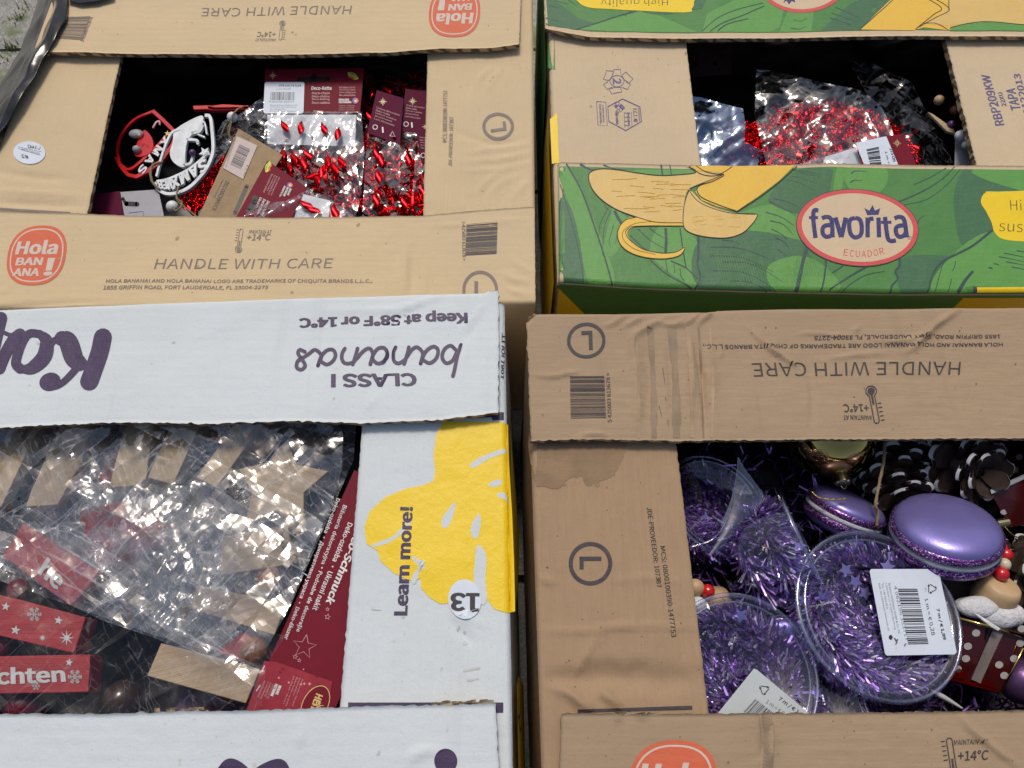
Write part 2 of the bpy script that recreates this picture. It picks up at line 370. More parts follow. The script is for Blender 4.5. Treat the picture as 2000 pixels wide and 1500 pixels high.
class Sheet:
    """one flap of corrugated board: ruled between two picture polylines on plane z, folded or cut edges, own relief"""
    def __init__(s, name, parent, top, bot, z, mat, edge, th=.0042, amp=.0006, wl=.06, creases=(), folds=(), r=.004,
                 step=.0028, jit=.0004, seed=1, lift=None, label=None, cscale=1.7, foldmat=None):
        s.z = z; s.seed = seed; s.amp = amp; s.wl = wl; s.lift = lift
        T = P(*np.array(top, float).T, z)[:, :2]; B = P(*np.array(bot, float).T, z)[:, :2]
        nu = int(max(np.hypot(*(T[-1] - T[0])), np.hypot(*(B[-1] - B[0]))) / step) + 2
        nv = int(max(np.hypot(*(T[0] - B[0])), np.hypot(*(T[-1] - B[-1]))) / step) + 2
        s.T, s.B = resample(T, nu), resample(B, nu)
        s.folds = []
        if 'top' in folds: s.folds.append(s.T[::6])
        if 'bot' in folds: s.folds.append(s.B[::6])
        if 'left' in folds: s.folds.append(np.array([s.T[0], s.B[0]]))
        if 'right' in folds: s.folds.append(np.array([s.T[-1], s.B[-1]]))
        s.r = r
        s.creases = []
        for pts, w, a in creases:
            s.creases.append((P(*np.array(catmull(pts, 4)).T, z)[:, :2], w, a * cscale))
        H = np.hypot(*(s.T[0] - s.B[0])); Wd = np.hypot(*(s.T[-1] - s.T[0])); near = [.08, .2, .38, .6, .85]
        v = list(np.linspace(0, 1, nv)); uu = list(np.linspace(0, 1, nu))
        if 'top' in folds: v += [r * k / H for k in near]
        if 'bot' in folds: v += [1 - r * k / H for k in near]
        if 'left' in folds: uu += [r * k / Wd for k in near]
        if 'right' in folds: uu += [1 - r * k / Wd for k in near]
        v = np.array(sorted(v))[:, None]; uu = np.array(sorted(uu)); nv = len(v); nu = len(uu)
        g_ = np.linspace(0, 1, len(s.T)); s.T = np.stack([np.interp(uu, g_, s.T[:, i]) for i in (0, 1)], 1); s.B = np.stack([np.interp(uu, g_, s.B[:, i]) for i in (0, 1)], 1)
        # denser rows near folds
        X = s.T[None, :, 0] * (1 - v) + s.B[None, :, 0] * v; Y = s.T[None, :, 1] * (1 - v) + s.B[None, :, 1] * v
        if jit:
            k = 260
            def j(sd, a): return (noise(a * k, a * 0 + sd * 3.3, sd) + .6 * noise(a * k * 3.1, a * 0 + sd, sd + 9)) * jit
            if 'top' not in folds: Y[0] += j(seed, X[0])
            if 'bot' not in folds: Y[-1] += j(seed + 1, X[-1])
            if 'left' not in folds: X[:, 0] += j(seed + 2, Y[:, 0])
            if 'right' not in folds: X[:, -1] += j(seed + 3, Y[:, -1])
        Z = s.f(X, Y)
        n = nu * nv
        top_v = np.stack([X.ravel(), Y.ravel(), Z.ravel()], 1); bot_v = top_v - [0, 0, th]
        idx = np.arange(n).reshape(nv, nu)
        q = np.stack([idx[:-1, :-1], idx[1:, :-1], idx[1:, 1:], idx[:-1, 1:]], -1).reshape(-1, 4)
        faces = list(q) + list(q[:, ::-1] + n)
        loop = list(idx[0, :]) + list(idx[1:, -1]) + list(idx[-1, -2::-1]) + list(idx[-2:0:-1, 0])
        rim = [(loop[(i + 1) % len(loop)], loop[i], loop[i] + n, loop[(i + 1) % len(loop)] + n) for i in range(len(loop))]
        side = ['top'] * (nu - 1) + ['right'] * (nv - 1) + ['bot'] * (nu - 1) + ['left'] * (nv - 1)
        mi = [0] * len(q) * 2 + [2 if sd_ in folds else 1 for sd_ in side][:len(rim)]
        s.o = mesh(name, np.r_[top_v, bot_v], faces + rim, [mat, edge, foldmat or mat], parent, mi)
        sm = [True] * len(q) + [False] * (len(q) + len(rim))
        s.o.data.polygons.foreach_set('use_smooth', sm)
        if label: s.o['label'] = label
    def f(s, x, y):
        z = s.z + s.amp * (noise(x / s.wl, y / s.wl, s.seed) + .5 * noise(x / s.wl * 2.3, y / s.wl * 2.3, s.seed + 5) + .06 * noise(x / s.wl * 6, y / s.wl * 6, s.seed + 7))
        for pl, w, a in s.creases:
            d, t = segdist(x, y, pl)
            d = d + .4 * w * noise(x / .012, y / .012, 77)
            z = z + a * np.exp(-(d / w) ** 2) * np.sin(np.clip(t, .0, 1) * math.pi * .92 + .12)
        for pl in s.folds:
            d, _ = segdist(x, y, pl); q = np.clip(s.r - d, 0, s.r)
            z = z - (s.r - np.sqrt(np.maximum(s.r ** 2 - q ** 2, 0)))
        if s.lift is not None: z = z + s.lift(x, y)
        return z
    def map(s, px, py, off):
        p = P(px, py, s.z); p[..., 2] = s.f(p[..., 0], p[..., 1]) + off; return p
class Plane:
    """flat (tilted) card surface through three picture points with heights"""
    def __init__(s, a, b, c):
        s.a, s.b, s.c = [np.array(P(*q)) for q in (a, b, c)]
        n = np.cross(s.b - s.a, s.c - s.a); n /= np.linalg.norm(n)
        s.n = n if n[2] > 0 else -n
    def map(s, px, py, off):
        d = ray(px, py); o = np.array([0, 0, CAMZ])
        t = ((s.a - o) @ s.n) / (d @ s.n)
        return o + d * t[..., None] + s.n * off
class Print:
    """flat print collected as shapes in picture points, laid on a surface as one thin mesh"""
    def __init__(s, name, surf, parent, step=14, base=.00028, dl=.00006, ycuts=(), xcuts=()):
        s.ycuts = ycuts; s.xcuts = xcuts
        s.name, s.surf, s.parent, s.step, s.base, s.dl = name, surf, parent, step, base, dl
        s.v, s.f, s.m, s.mats, s.k, s.lay, s.boxes = [], [], [], [], 0, [], []
    def add(s, v, f, mat, over=0):
        if mat not in s.mats: s.mats.append(mat)
        mi = s.mats.index(mat); n = len(s.v); a = np.array(v, float).reshape(-1, 2); lo, hi = a.min(0), a.max(0); k = 1
        for l2, h2, k2, m2 in s.boxes:      # rise only above what it overlaps
            if l2[0] < hi[0] and h2[0] > lo[0] and l2[1] < hi[1] and h2[1] > lo[1]: k = max(k, k2 + over if m2 == mi else k2 + 1)
        s.boxes.append((lo, hi, k, mi)); s.k = max(s.k, k)
        s.v += [tuple(q) for q in v]; s.lay += [k] * len(v)
        s.f += [tuple(n + i for i in q) for q in f]; s.m += [mi] * len(f); return s
    def poly(s, pts, mat, smooth=False, n=6):
        p = catmull(pts, n, True) if smooth else pts
        return s.add(p, [tuple(range(len(p)))], mat)
    def stroke(s, pts, w, mat, smooth=True, w2=None, n=6, cap=False):
        p = np.array(catmull(pts, n) if smooth and len(pts) > 2 else pts, float)
        d = np.gradient(p, axis=0); d /= np.maximum(np.hypot(d[:, 0], d[:, 1]), 1e-6)[:, None]
        nn = np.stack([-d[:, 1], d[:, 0]], 1); t = np.linspace(0, 1, len(p))
        if callable(w): ww = np.array([w(q) for q in t])
        else: ww = np.full(len(p), w, float) if w2 is None else w + (w2 - w) * t
        L = p + nn * ww[:, None] / 2; Rr = p - nn * ww[:, None] / 2
        N = len(p); s.add(list(L) + list(Rr), [(i, i + 1, N + i + 1, N + i) for i in range(N - 1)], mat)
        if cap:
            for c, q in ((p[0], ww[0]), (p[-1], ww[-1])): s.ell(c, q / 2, q / 2, mat, n=14)
        return s
    def ell(s, c, rx, ry, mat, rot=0, n=40, pw=1.0):
        a = np.linspace(0, 2 * math.pi, n, endpoint=False)
        x = rx * np.sign(np.cos(a)) * abs(np.cos(a)) ** pw; y = ry * np.sign(np.sin(a)) * abs(np.sin(a)) ** pw
        cr, sr = math.cos(rot), math.sin(rot)
        return s.add(np.stack([c[0] + x * cr - y * sr, c[1] + x * sr + y * cr], 1), [tuple(range(n))], mat)
    def ring(s, c, rx, ry, w, mat, rot=0, n=48):
        a = np.linspace(0, 2 * math.pi, n, endpoint=False); cr, sr = math.cos(rot), math.sin(rot)
        def e(rx, ry):
            x, y = rx * np.cos(a), ry * np.sin(a); return np.stack([c[0] + x * cr - y * sr, c[1] + x * sr + y * cr], 1)
        return s.add(list(e(rx, ry)) + list(e(rx - w, ry - w)), [(i, (i + 1) % n, n + (i + 1) % n, n + i) for i in range(n)], mat)
    def text(s, t, quad, mat, bold=0, spacing=1, lines=1.0, align='LEFT'):
        """quad: baseline-left, baseline-right, top-right, top-left"""
        v, f = text_mesh(t, bold, spacing, lines, align)
        q = np.array(quad, float); x, y = v[:, :1], v[:, 1:]
        p = q[0] * (1 - x) * (1 - y) + q[1] * x * (1 - y) + q[2] * x * y + q[3] * (1 - x) * y
        if bold >= .028:                     # heavier faces: overlaid copies a hair apart
            d = (q[3] - q[0]); u = (q[1] - q[0]) / max(np.linalg.norm(q[1] - q[0]), 1e-6) * np.linalg.norm(d) * min(bold, .045) * .75
            s.add(p - u, f, mat); s.add(p + u, f, mat, 1); return s.add(p, f, mat, 1)
        return s.add(p, f, mat)
    def bars(s, quad, mat, n=30, seed=1, gap=.5):
        """bars run across from side (q0-q3) to (q1-q2), stacked along q0->q1"""
        rnd = random.Random(seed); q = np.array(quad, float); ws = [rnd.choice([1, 1, 1, 2, 2, 3]) for _ in range(2 * n)]
        tot = sum(ws[:-1]); a = 0; vv, ff = [], []
        for i, w in enumerate(ws[:-1]):
            if i % 2 == 0:
                t0, t1 = a / tot, (a + w) / tot; k = len(vv)
                vv += [q[0] + (q[1] - q[0]) * t0, q[0] + (q[1] - q[0]) * t1, q[3] + (q[2] - q[3]) * t1, q[3] + (q[2] - q[3]) * t0]
                ff.append((k, k + 1, k + 2, k + 3))
            a += w
        return s.add(vv, ff, mat)
    def star(s, c, r, mat, n=5, inner=.42, rot=-90):
        p = []
        for i in range(2 * n):
            rr = r if i % 2 == 0 else r * inner; a = R(rot + 180 / n * i); p.append((c[0] + rr * math.cos(a), c[1] + rr * math.sin(a)))
        return s.poly(p, mat)
    def flake(s, c, r, mat, w=None, rot=0):
        w = w or r * .14
        for i in range(6):
            a = R(60 * i + rot); e = (c[0] + r * math.cos(a), c[1] + r * math.sin(a)); s.stroke([c, e], w, mat, False)
            for k in (.45, .72):
                b = (c[0] + r * k * math.cos(a), c[1] + r * k * math.sin(a)); L = r * .32
                for sg in (-1, 1):
                    s.stroke([b, (b[0] + L * math.cos(a + sg * .9), b[1] + L * math.sin(a + sg * .9))], w * .8, mat, False)
        return s
    def build(s, slab=None, label=None):
        bm = bmesh.new(); ll = bm.verts.layers.float.new('k')
        vs = []
        for (x, y), k in zip(s.v, s.lay):
            q = bm.verts.new((x, y, 0)); q[ll] = k; vs.append(q)
        for f, mi in zip(s.f, s.m):
            try: fc = bm.faces.new([vs[i] for i in f]); fc.material_index = mi
            except ValueError: pass
        bm.normal_update()
        big = [f for f in bm.faces if len(f.verts) > 4]
        if big: bmesh.ops.triangulate(bm, faces=big, ngon_method='EAR_CLIP')
        if s.step and len(bm.verts):
            xs = [v.co.x for v in bm.verts]; ys = [v.co.y for v in bm.verts]
            for ax, lo, hi in ((0, min(xs), max(xs)), (1, min(ys), max(ys))):
                c = math.ceil(lo / s.step) * s.step + .37
                extra = [q for q in (s.xcuts, s.ycuts)[ax] if lo < q < hi]
                while c < hi or extra:
                    if c >= hi: c = extra.pop()
                    co = (c, 0, 0) if ax == 0 else (0, c, 0); no = (1, 0, 0) if ax == 0 else (0, 1, 0)
                    near = [f for f in bm.faces if min(v.co[ax] for v in f.verts) < c < max(v.co[ax] for v in f.verts)]
                    if near:
                        g = list({e for f in near for e in f.edges}) + near + list({v for f in near for v in f.verts})
                        bmesh.ops.bisect_plane(bm, geom=g, plane_co=co, plane_no=no, dist=1e-5)
                    c += s.step
        co = np.array([v.co[:2] for v in bm.verts]).reshape(-1, 2); k = np.array([v[ll] for v in bm.verts]); dl = s.dl if slab else min(s.dl, .0012 / max(s.k, 1))
        w = s.surf.map(co[:, 0], co[:, 1], 0.0)
        nrm = getattr(s.surf, 'n', np.array([0, 0, 1.0]))
        w = w + nrm * (s.base + k * dl)[:, None]
        off = wloc(s.parent)
        for v, c in zip(bm.verts, w): v.co = (c[0] - off.x, c[1] - off.y, c[2] - off.z)
        bm.normal_update()
        flip = [f for f in bm.faces if f.normal.z < 0]
        if flip: bmesh.ops.reverse_faces(bm, faces=flip)
        if slab:
            g = bmesh.ops.extrude_face_region(bm, geom=list(bm.faces))
            for e in g['geom']:
                if isinstance(e, bmesh.types.BMVert): e.co = e.co - Vector((nrm * slab).tolist())
            bmesh.ops.recalc_face_normals(bm, faces=list(bm.faces))
        me = bpy.data.meshes.new(s.name); bm.to_mesh(me); bm.free()
        o = link(s.name, me, s.parent, s.mats)
        if label: o['label'] = label
        return o
# ---------------------------------------------------------------- setting
def build_ground():
    n = 60; xs = np.linspace(-1.6, 1.6, n); ys = np.linspace(-1.2, 1.9, n)
    X, Y = np.meshgrid(xs, ys); Z = .0015 * noise(X / .05, Y / .05, 3)
    # big outer sheet plus finer relief where it shows
    v = [(-6, -6, -.012), (6, -6, -.012), (6, 6, -.012), (-6, 6, -.012)]
    m, nn, l, b = mk('worn_concrete')
    vv = coords(nn, l, (1, 1, 1)); g = nz(nn, l, vv, 60, 6, .7); g2 = nz(nn, l, vv, 9, 4, .6); sp = nz(nn, l, vv, 420, 3, .7)
    c = mixc(nn, l, ramp(nn, l, g, [(.3, (0, 0, 0)), (.7, (1, 1, 1))]), (.17, .165, .145), (.36, .35, .32))
    c = mixc(nn, l, ramp(nn, l, sp, [(.5, (0, 0, 0)), (.72, (.8, .8, .8))]), c, (.55, .54, .5))
    c = mixc(nn, l, ramp(nn, l, g2, [(.58, (0, 0, 0)), (.64, (.9, .9, .9))]), c, (.13, .17, .05))
    l.new(c, b.inputs['Base Color']); b.inputs['Roughness'].default_value = .85
    l.new(bump(nn, l, g, .9, .004, bump(nn, l, sp, .6, .001)), b.inputs['Normal'])
    # paving slabs with recessed joints
    g0 = mesh('ground', v, [(0, 1, 2, 3)], m); g0['kind'] = 'structure'
    S = .24; jt = .006
    rnd = random.Random(4)
    for i in range(-4, 2):
        for j in range(1, 7):
            x0, y0 = i * S + (j % 2) * S / 2 - .02, j * S - .11
            k = 14; gx = np.linspace(x0 + jt / 2, x0 + S - jt / 2, k); gy = np.linspace(y0 + jt / 2, y0 + S - jt / 2, k)
            A, B = np.meshgrid(gx, gy); h = rnd.uniform(-.0012, .0012)
            C = .0018 * noise(A / .05, B / .05, 3) + h
            C[0] -= .002; C[-1] -= .002; C[:, 0] -= .002; C[:, -1] -= .002
            vs = np.stack([A.ravel(), B.ravel(), C.ravel()], 1); idx = np.arange(k * k).reshape(k, k)
            fs = list(np.stack([idx[:-1, :-1], idx[:-1, 1:], idx[1:, 1:], idx[1:, :-1]], -1).reshape(-1, 4))
            lp = list(idx[0]) + list(idx[1:, -1]) + list(idx[-1, -2::-1]) + list(idx[-2:0:-1, 0]); N = k * k
            vs = np.r_[vs, vs[lp] * [1, 1, 0] + [0, 0, -.012]]
            fs += [(lp[a], N + a, N + (a + 1) % len(lp), lp[(a + 1) % len(lp)]) for a in range(len(lp))]
            mesh('paving_stone', vs, fs, m, g0, smooth=False)
    # moss and grass tufts in the joints at the visible corner
    mg = plain('moss_green', (.16, .20, .06), .9, var=.4)
    bv, bf = [], []
    for cx, cy, k in ((30, 36, 26), (20, 95, 22), (58, 18, 10), (12, 118, 12)):
        for _ in range(k):
            c = P(cx + rnd.gauss(0, 9), cy + rnd.gauss(0, 5), -.002); a = rnd.uniform(0, 6.28); L = rnd.uniform(.004, .014); w = .0012
            d = np.array([math.cos(a), math.sin(a), 0]); q = np.array([-d[1], d[0], 0]) * w; i = len(bv)
            bv += [c - q, c + q, c + d * L * .6 + [0, 0, L * .8]]; bf.append((i, i + 1, i + 2))
    t = mesh('moss', bv, bf, mg); tag(t, 'green moss and grass tufts growing in the paving joints', 'moss'); t['kind'] = 'stuff'
build_ground()

# ---------------------------------------------------------------- boxes
def wall(name, parent, a, b, ztop, mat, edge, inner=None, th=.0045, zb=.0, sub=24, bulge=.002, seed=5, lean=0):
    a, b = np.array(a[:2]), np.array(b[:2]); d = (b - a) / np.linalg.norm(b - a); n = np.array([d[1], -d[0]])
    vs, fs = [], []; hz = 10
    for side in (0, 1):
        for i in range(sub + 1):
            for j in range(hz + 1):
                u, w = i / sub, j / hz; p = a + (b - a) * u - n * th * side
                p = p + n * bulge * math.sin(math.pi * u) * math.sin(math.pi * w) * (1 if side == 0 else 1)
                p = p + n * lean * (1 - w)
                p = p + n * .0006 * float(noise(u * 9, w * 4, seed))
                vs.append((p[0], p[1], zb + (ztop - zb) * w))
    H = hz + 1; N = (sub + 1) * H
    for i in range(sub):
        for j in range(hz):
            k = i * H + j; fs.append((k, k + H, k + H + 1, k + 1)); fs.append((N + k, N + k + 1, N + k + H + 1, N + k + H))
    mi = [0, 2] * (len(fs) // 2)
    for i in range(sub):
        k = i * H + hz; fs.append((k, k + H, N + k + H, N + k)); mi.append(1)
    for k in (0, sub * H):
        for j in range(hz): fs.append((k + j, k + j + 1, N + k + j + 1, N + k + j)); mi.append(1)
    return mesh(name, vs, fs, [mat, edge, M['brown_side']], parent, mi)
def box_shell(name, label, fr, bk, zt, mat, edge, lr=0, ll_=0, group='open banana boxes packed side by side'):
    """fr: px of front-left, front-right fold corners; bk: px of back-right, back-left, all on zt"""
    fl, frr = P(*fr[0], zt), P(*fr[1], zt); br, bl = P(*bk[0], zt), P(*bk[1], zt)
    c = (fl + frr + br + bl) / 4
    t = thing(name, label, 'cardboard box', (c[0], c[1], 0), group)
    e = .0008; z = zt - .0035
    fl, frr, br, bl = [p + (c - p) * np.array([1, 1, 0]) * .003 for p in (fl, frr, br, bl)]
    wall('front_wall', t, fl, frr, z, mat, edge, seed=1); wall('side_wall', t, frr + [0, .005, 0], br - [0, .005, 0], z, mat, edge, seed=2, lean=lr)
    wall('back_wall', t, br, bl, z, mat, edge, seed=3); wall('side_wall', t, bl - [0, .005, 0], fl + [0, .005, 0], z, mat, edge, seed=4, lean=ll_)
    fs = P(*fr[0], zt); 
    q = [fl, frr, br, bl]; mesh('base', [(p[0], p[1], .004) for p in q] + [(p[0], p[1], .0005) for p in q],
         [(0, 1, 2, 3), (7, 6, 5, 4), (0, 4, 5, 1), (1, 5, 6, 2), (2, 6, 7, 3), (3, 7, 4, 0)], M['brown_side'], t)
    return t, (fl, frr, br, bl)
ZU, ZL, ZT = .240, .285, .0052
# -- upper left kraft box
ul, ULC = box_shell('banana_box', 'light kraft banana box full of red chains, beside the black plastic sack', [(-112, 600), (1046, 592)], [(1040, -180), (160, -180)], ZU, M['kraft'], M['cut'])
def curlU(px0, py0, amt, rad, z=ZU):
    c = P(px0, py0, z)
    return lambda x, y: amt * np.exp(-((x - c[0]) ** 2 + (y - c[1]) ** 2) / rad ** 2)
f_ul_l = Sheet('left_flap', ul, [(150, -150), (292, -150)], [(-112, 596), (132, 596)], ZU, M['kraft_side'], M['cut'], folds=('left',), seed=11, amp=.0008,
   creases=[([(-20, 330), (60, 345), (150, 350)], .0035, -.0010), ([(-50, 392), (60, 398), (176, 402)], .003, -.0012), ([(-30, 372), (60, 376), (180, 384)], .002, .0008)])
f_ul_r = Sheet('right_flap', ul, [(842, -150), (1040, -150)], [(822, 596), (1046, 596)], ZU, M['kraft_side'], M['cut'], folds=('right',), seed=12, amp=.0008,
   creases=[([(905, 300), (960, 292), (1040, 282)], .0022, .0008), ([(900, 318), (980, 310), (1040, 300)], .0022, .0009), ([(900, 335), (980, 330), (1040, 318)], .002, .0008),
            ([(870, 250), (960, 280), (1030, 270)], .003, -.0008), ([(925, 180), (940, 150), (965, 125)], .002, .0009), ([(945, 190), (960, 160), (985, 130)], .002, .0008),
            ([(930, 380), (950, 355), (985, 330)], .002, .0008), ([(955, 385), (975, 360), (1010, 345)], .002, .0008), ([(1000, 390), (1015, 370), (1035, 350)], .002, .0007)])
f_ul_b = Sheet('back_flap', ul, [(135, -180), (1024, -180)], [(92, 107), (300, 111), (540, 113), (760, 108), (860, 101), (960, 99), (1014, 92)], ZU + ZT, M['kraft'], M['cut'],
   folds=('top',), seed=13, lift=lambda x, y: .0035 * np.exp(-((y - P(500, 110, ZU)[1]) / .05) ** 2))
f_ul_f = Sheet('front_flap', ul, [(-60, 400), (0, 412), (250, 421), (540, 425), (827, 421), (940, 410), (1044, 404)], [(-112, 600), (400, 600), (1046, 592)], ZU + ZT, M['kraft'], M['cut'],
   folds=('bot',), seed=14, creases=[([(775, 455), (776, 500), (772, 520)], .0016, -.0009), ([(808, 460), (806, 540), (802, 590)], .004, -.0012), ([(790, 470), (790, 520), (788, 590)], .004, .0008),
            ([(840, 500), (842, 560), (836, 590)], .003, -.0007), ([(0, 575), (20, 560), (26, 552)], .0014, .0009), ([(828, 440), (930, 438), (1030, 428)], .0014, .0008),
            ([(985, 530), (1000, 545), (1040, 550)], .002, .001), ([(985, 560), (1010, 572), (1045, 575)], .002, .001), ([(1000, 500), (1015, 520), (1040, 530)], .0018, .0008), ([(0, 597), (120, 592), (220, 588)], .0016, -.0008)])
# -- upper right green box
ur, URC = box_shell('banana_box', 'green printed banana box with peeled banana pictures and red chain bags inside', [(1088, 549), (2240, 571)], [(2080, -180), (1060, -180)], ZU, M['kraft_green'], M['cut'])
f_ur_l = Sheet('left_flap', ur, [(1064, -150), (1312, -150)], [(1089, 540), (1394, 540)], ZU, M['kraft_green'], M['cut'], folds=('left',), seed=21, amp=.0006)
f_ur_r = Sheet('right_flap', ur, [(1790, -150), (2080, -150)], [(1962, 545), (2200, 545)], ZU, M['kraft_green'], M['cut'], folds=('right',), seed=22, th=.006, jit=.0009)
f_ur_b = Sheet('back_flap', ur, [(1058, -180), (2080, -180)], [(1064, 60), (1100, 68), (1150, 77), (1300, 80.5), (1500, 80), (1700, 75.5), (2110, 76)], ZU + ZT, M['kraft_green'], M['cut'], folds=('top', ), seed=23,
   lift=lambda x, y: .003 * np.exp(-((y - P(500, 80, ZU)[1]) / .05) ** 2), creases=[([(1068, 56), (1095, 62), (1124, 66)], .0015, .0012)])
f_ur_f = Sheet('front_flap', ur, [(1089, 317), (1200, 319), (1300, 322), (1480, 325), (1560, 321), (1620, 318), (1700, 321), (2160, 326)],
   [(1089, 549), (1250, 560), (1500, 567), (1750, 572), (2240, 571)], ZU + ZT, M['kraft_green'], M['cut'], folds=('bot', 'left'), seed=24, step=.0026, r=.0045, amp=.0004, foldmat=M['green'])
# -- lower left white box
ll, LLC = box_shell('banana_box', 'white banana box holding bagged wooden decorations, round 13 sticker on its flap', [(-420, 1700), (1008, 1700)], [(984, 584), (-200, 616)], ZL, M['white'], M['cutw'], .0085)
f_ll_r = Sheet('right_flap', ll, [(726, 600), (985, 590)], [(640, 1690), (1005, 1690)], ZL, M['white_side'], M['cutw'], folds=('right',), seed=31, amp=.0006, jit=.0006,
   creases=[([(880, 1210), (905, 1240), (930, 1262)], .0018, -.0012), ([(800, 1085), (820, 1100), (832, 1115)], .0014, .0008), ([(895, 1200), (930, 1215), (958, 1225)], .0016, .0008)])
f_ll_l = Sheet('left_flap', ll, [(-200, 616), (-60, 610)], [(-420, 1690), (-130, 1690)], ZL, M['white_side'], M['cutw'], folds=('left',), seed=32)
f_ll_b = Sheet('back_flap', ll, [(-210, 616), (0, 602), (500, 582), (974, 568)], [(-230, 852), (0, 839), (110, 833), (230, 829), (420, 831), (560, 825), (700, 830), (860, 824), (900, 818), (974, 809)], ZL + ZT, M['white'], M['cutw'],
   folds=('top',), seed=33, jit=.0009, lift=lambda x, y: .0035 * np.exp(-((y - P(500, 832, ZL)[1]) / .05) ** 2),
   creases=[([(620, 610), (700, 606), (780, 604), (830, 588), (868, 576)], .0016, .0012), ([(745, 640), (775, 630), (790, 618), (830, 600)], .0016, -.0010), ([(900, 650), (925, 620), (950, 590)], .0016, .0010),
            ([(735, 790), (760, 700), (766, 655)], .0022, -.0008), ([(885, 680), (915, 655), (935, 630)], .0014, -.0008), ([(440, 640), (434, 720), (426, 770)], .002, -.0006), ([(715, 805), (730, 790), (745, 770)], .0014, .0008), ([(910, 640), (905, 700), (902, 760)], .0016, .0006)])
f_ll_f = Sheet('front_flap', ll, [(-240, 1402), (0, 1394), (200, 1395), (360, 1389), (480, 1388), (700, 1380), (900, 1376), (968, 1373)], [(-420, 1700), (985, 1700)], ZL + ZT, M['white'], M['cutw'], folds=('bot',), seed=34, jit=.0008,
   creases=[([(795, 1500), (815, 1472), (870, 1460)], .0016, .0012), ([(585, 1400), (590, 1440), (582, 1460)], .0014, .0008)], lift=lambda x, y: .002 * np.exp(-((y - P(500, 1390, ZL)[1]) / .04) ** 2))
# -- lower right brown box
lr, LRC = box_shell('banana_box', 'dark brown creased banana box full of purple tinsel tubs and baubles', [(1068, 1740), (2500, 1740)], [(2230, 600), (1030, 612)], ZL, M['brown'], M['cut'], 0, .003)
f_lr_l = Sheet('left_flap', lr, [(1029, 630), (1292, 630)], [(1066, 1730), (1425, 1730)], ZL, M['brown_side'], M['cut'], folds=('left',), seed=41, cscale=2.2, amp=.0008, step=.0024,
   creases=[([(1040, 1232), (1160, 1230), (1250, 1222), (1370, 1226)], .0013, .0010), ([(1110, 1335), (1140, 1290), (1168, 1236)], .0016, .0011), ([(1070, 1340), (1110, 1352), (1140, 1375), (1160, 1390)], .0028, .0022), 
            ([(1165, 1345), (1190, 1362), (1215, 1385)], .0022, .0018), ([(1060, 1330), (1180, 1322), (1380, 1330)], .007, -.0022), ([(1190, 1136), (1260, 1130), (1340, 1138)], .0013, .0006), ([(1050, 1130), (1090, 1138)], .002, .0008)])
f_lr_r = Sheet('right_flap', lr, [(2040, 630), (2230, 630)], [(2200, 1730), (2500, 1730)], ZL, M['brown_side'], M['cut'], folds=('right',), seed=42)
f_lr_b = Sheet('back_flap', lr, [(1028, 628), (1042, 610), (1200, 611), (1390, 606), (1404, 603), (1500, 602), (2230, 596)], [(1037, 864), (1120, 861), (1200, 861), (1330, 864), (1500, 862), (2240, 857)], ZL + ZT, M['brown'], M['cut'],
   folds=('top',), seed=43, cscale=2.0, step=.0019, amp=.0009, jit=.0007, lift=lambda x, y: .003 * np.exp(-((y - P(500, 862, ZL)[1]) / .05) ** 2),
   creases=[([(1036, 732), (1075, 737), (1110, 730), (1135, 725)], .0014, .0014), ([(1180, 640), (1205, 628), (1222, 616)], .0013, .0013), ([(1215, 640), (1240, 628), (1255, 618)], .0013, .0014),
            ([(1245, 652), (1270, 636), (1300, 622)], .0018, .0016), ([(1290, 632), (1318, 636), (1345, 618)], .0013, .0018), ([(1325, 642), (1350, 626), (1366, 610)], .0014, .0018), ([(1360, 636), (1375, 622), (1392, 608)], .0013, .0020),
            ([(1230, 700), (1236, 660), (1262, 640)], .0018, .0010), ([(1240, 850), (1243, 760), (1238, 650)], .0035, .0012), ([(1270, 850), (1268, 740), (1262, 660)], .004, -.0009), ([(1312, 850), (1310, 740), (1306, 650)], .0022, -.0008),
            ([(1345, 850), (1349, 740), (1350, 645)], .0025, .0013), ([(1375, 858), (1370, 740), (1352, 650)], .0016, -.0016), ([(1395, 850), (1390, 740), (1385, 640)], .003, .0008),
            ([(1458, 635), (1500, 680), (1545, 710), (1552, 716)], .0014, .0020), ([(1876, 602), (1850, 620), (1820, 642), (1790, 674), (1765, 692)], .0016, .0022), ([(1664, 650), (1680, 638)], .0014, .001),
            ([(1700, 664), (1760, 668), (1830, 650)], .0014, .0012), ([(1590, 705), (1680, 694), (1730, 690)], .0013, .001), ([(1555, 652), (1600, 652), (1660, 660)], .0012, .001), ([(1578, 860), (1585, 780), (1575, 700)], .0016, -.0006),
            ([(1400, 700), (1408, 690), (1400, 640)], .0014, .0008), ([(1120, 858), (1160, 850), (1190, 855)], .0015, .001)])
f_lr_f = Sheet('front_flap', lr, [(1096, 1393), (1300, 1395), (1480, 1393), (1700, 1392), (2300, 1383)], [(1085, 1740), (2500, 1740)], ZL + ZT, M['brown'], M['cut'], folds=('bot',), seed=44, step=.0022, jit=.0007,
   creases=[([(1487, 1398), (1492, 1440), (1485, 1490)], .0022, -.0014), ([(1500, 1398), (1506, 1440), (1502, 1500)], .003, .0009), ([(1870, 1395), (1900, 1430), (1950, 1470), (1990, 1500)], .0016, .002),
            ([(1195, 1398), (1205, 1402), (1212, 1397)], .0016, .0014), ([(1240, 1397), (1260, 1398)], .0014, .0012)], lift=lambda x, y: .002 * np.exp(-((y - P(500, 1390, ZL)[1]) / .04) ** 2))
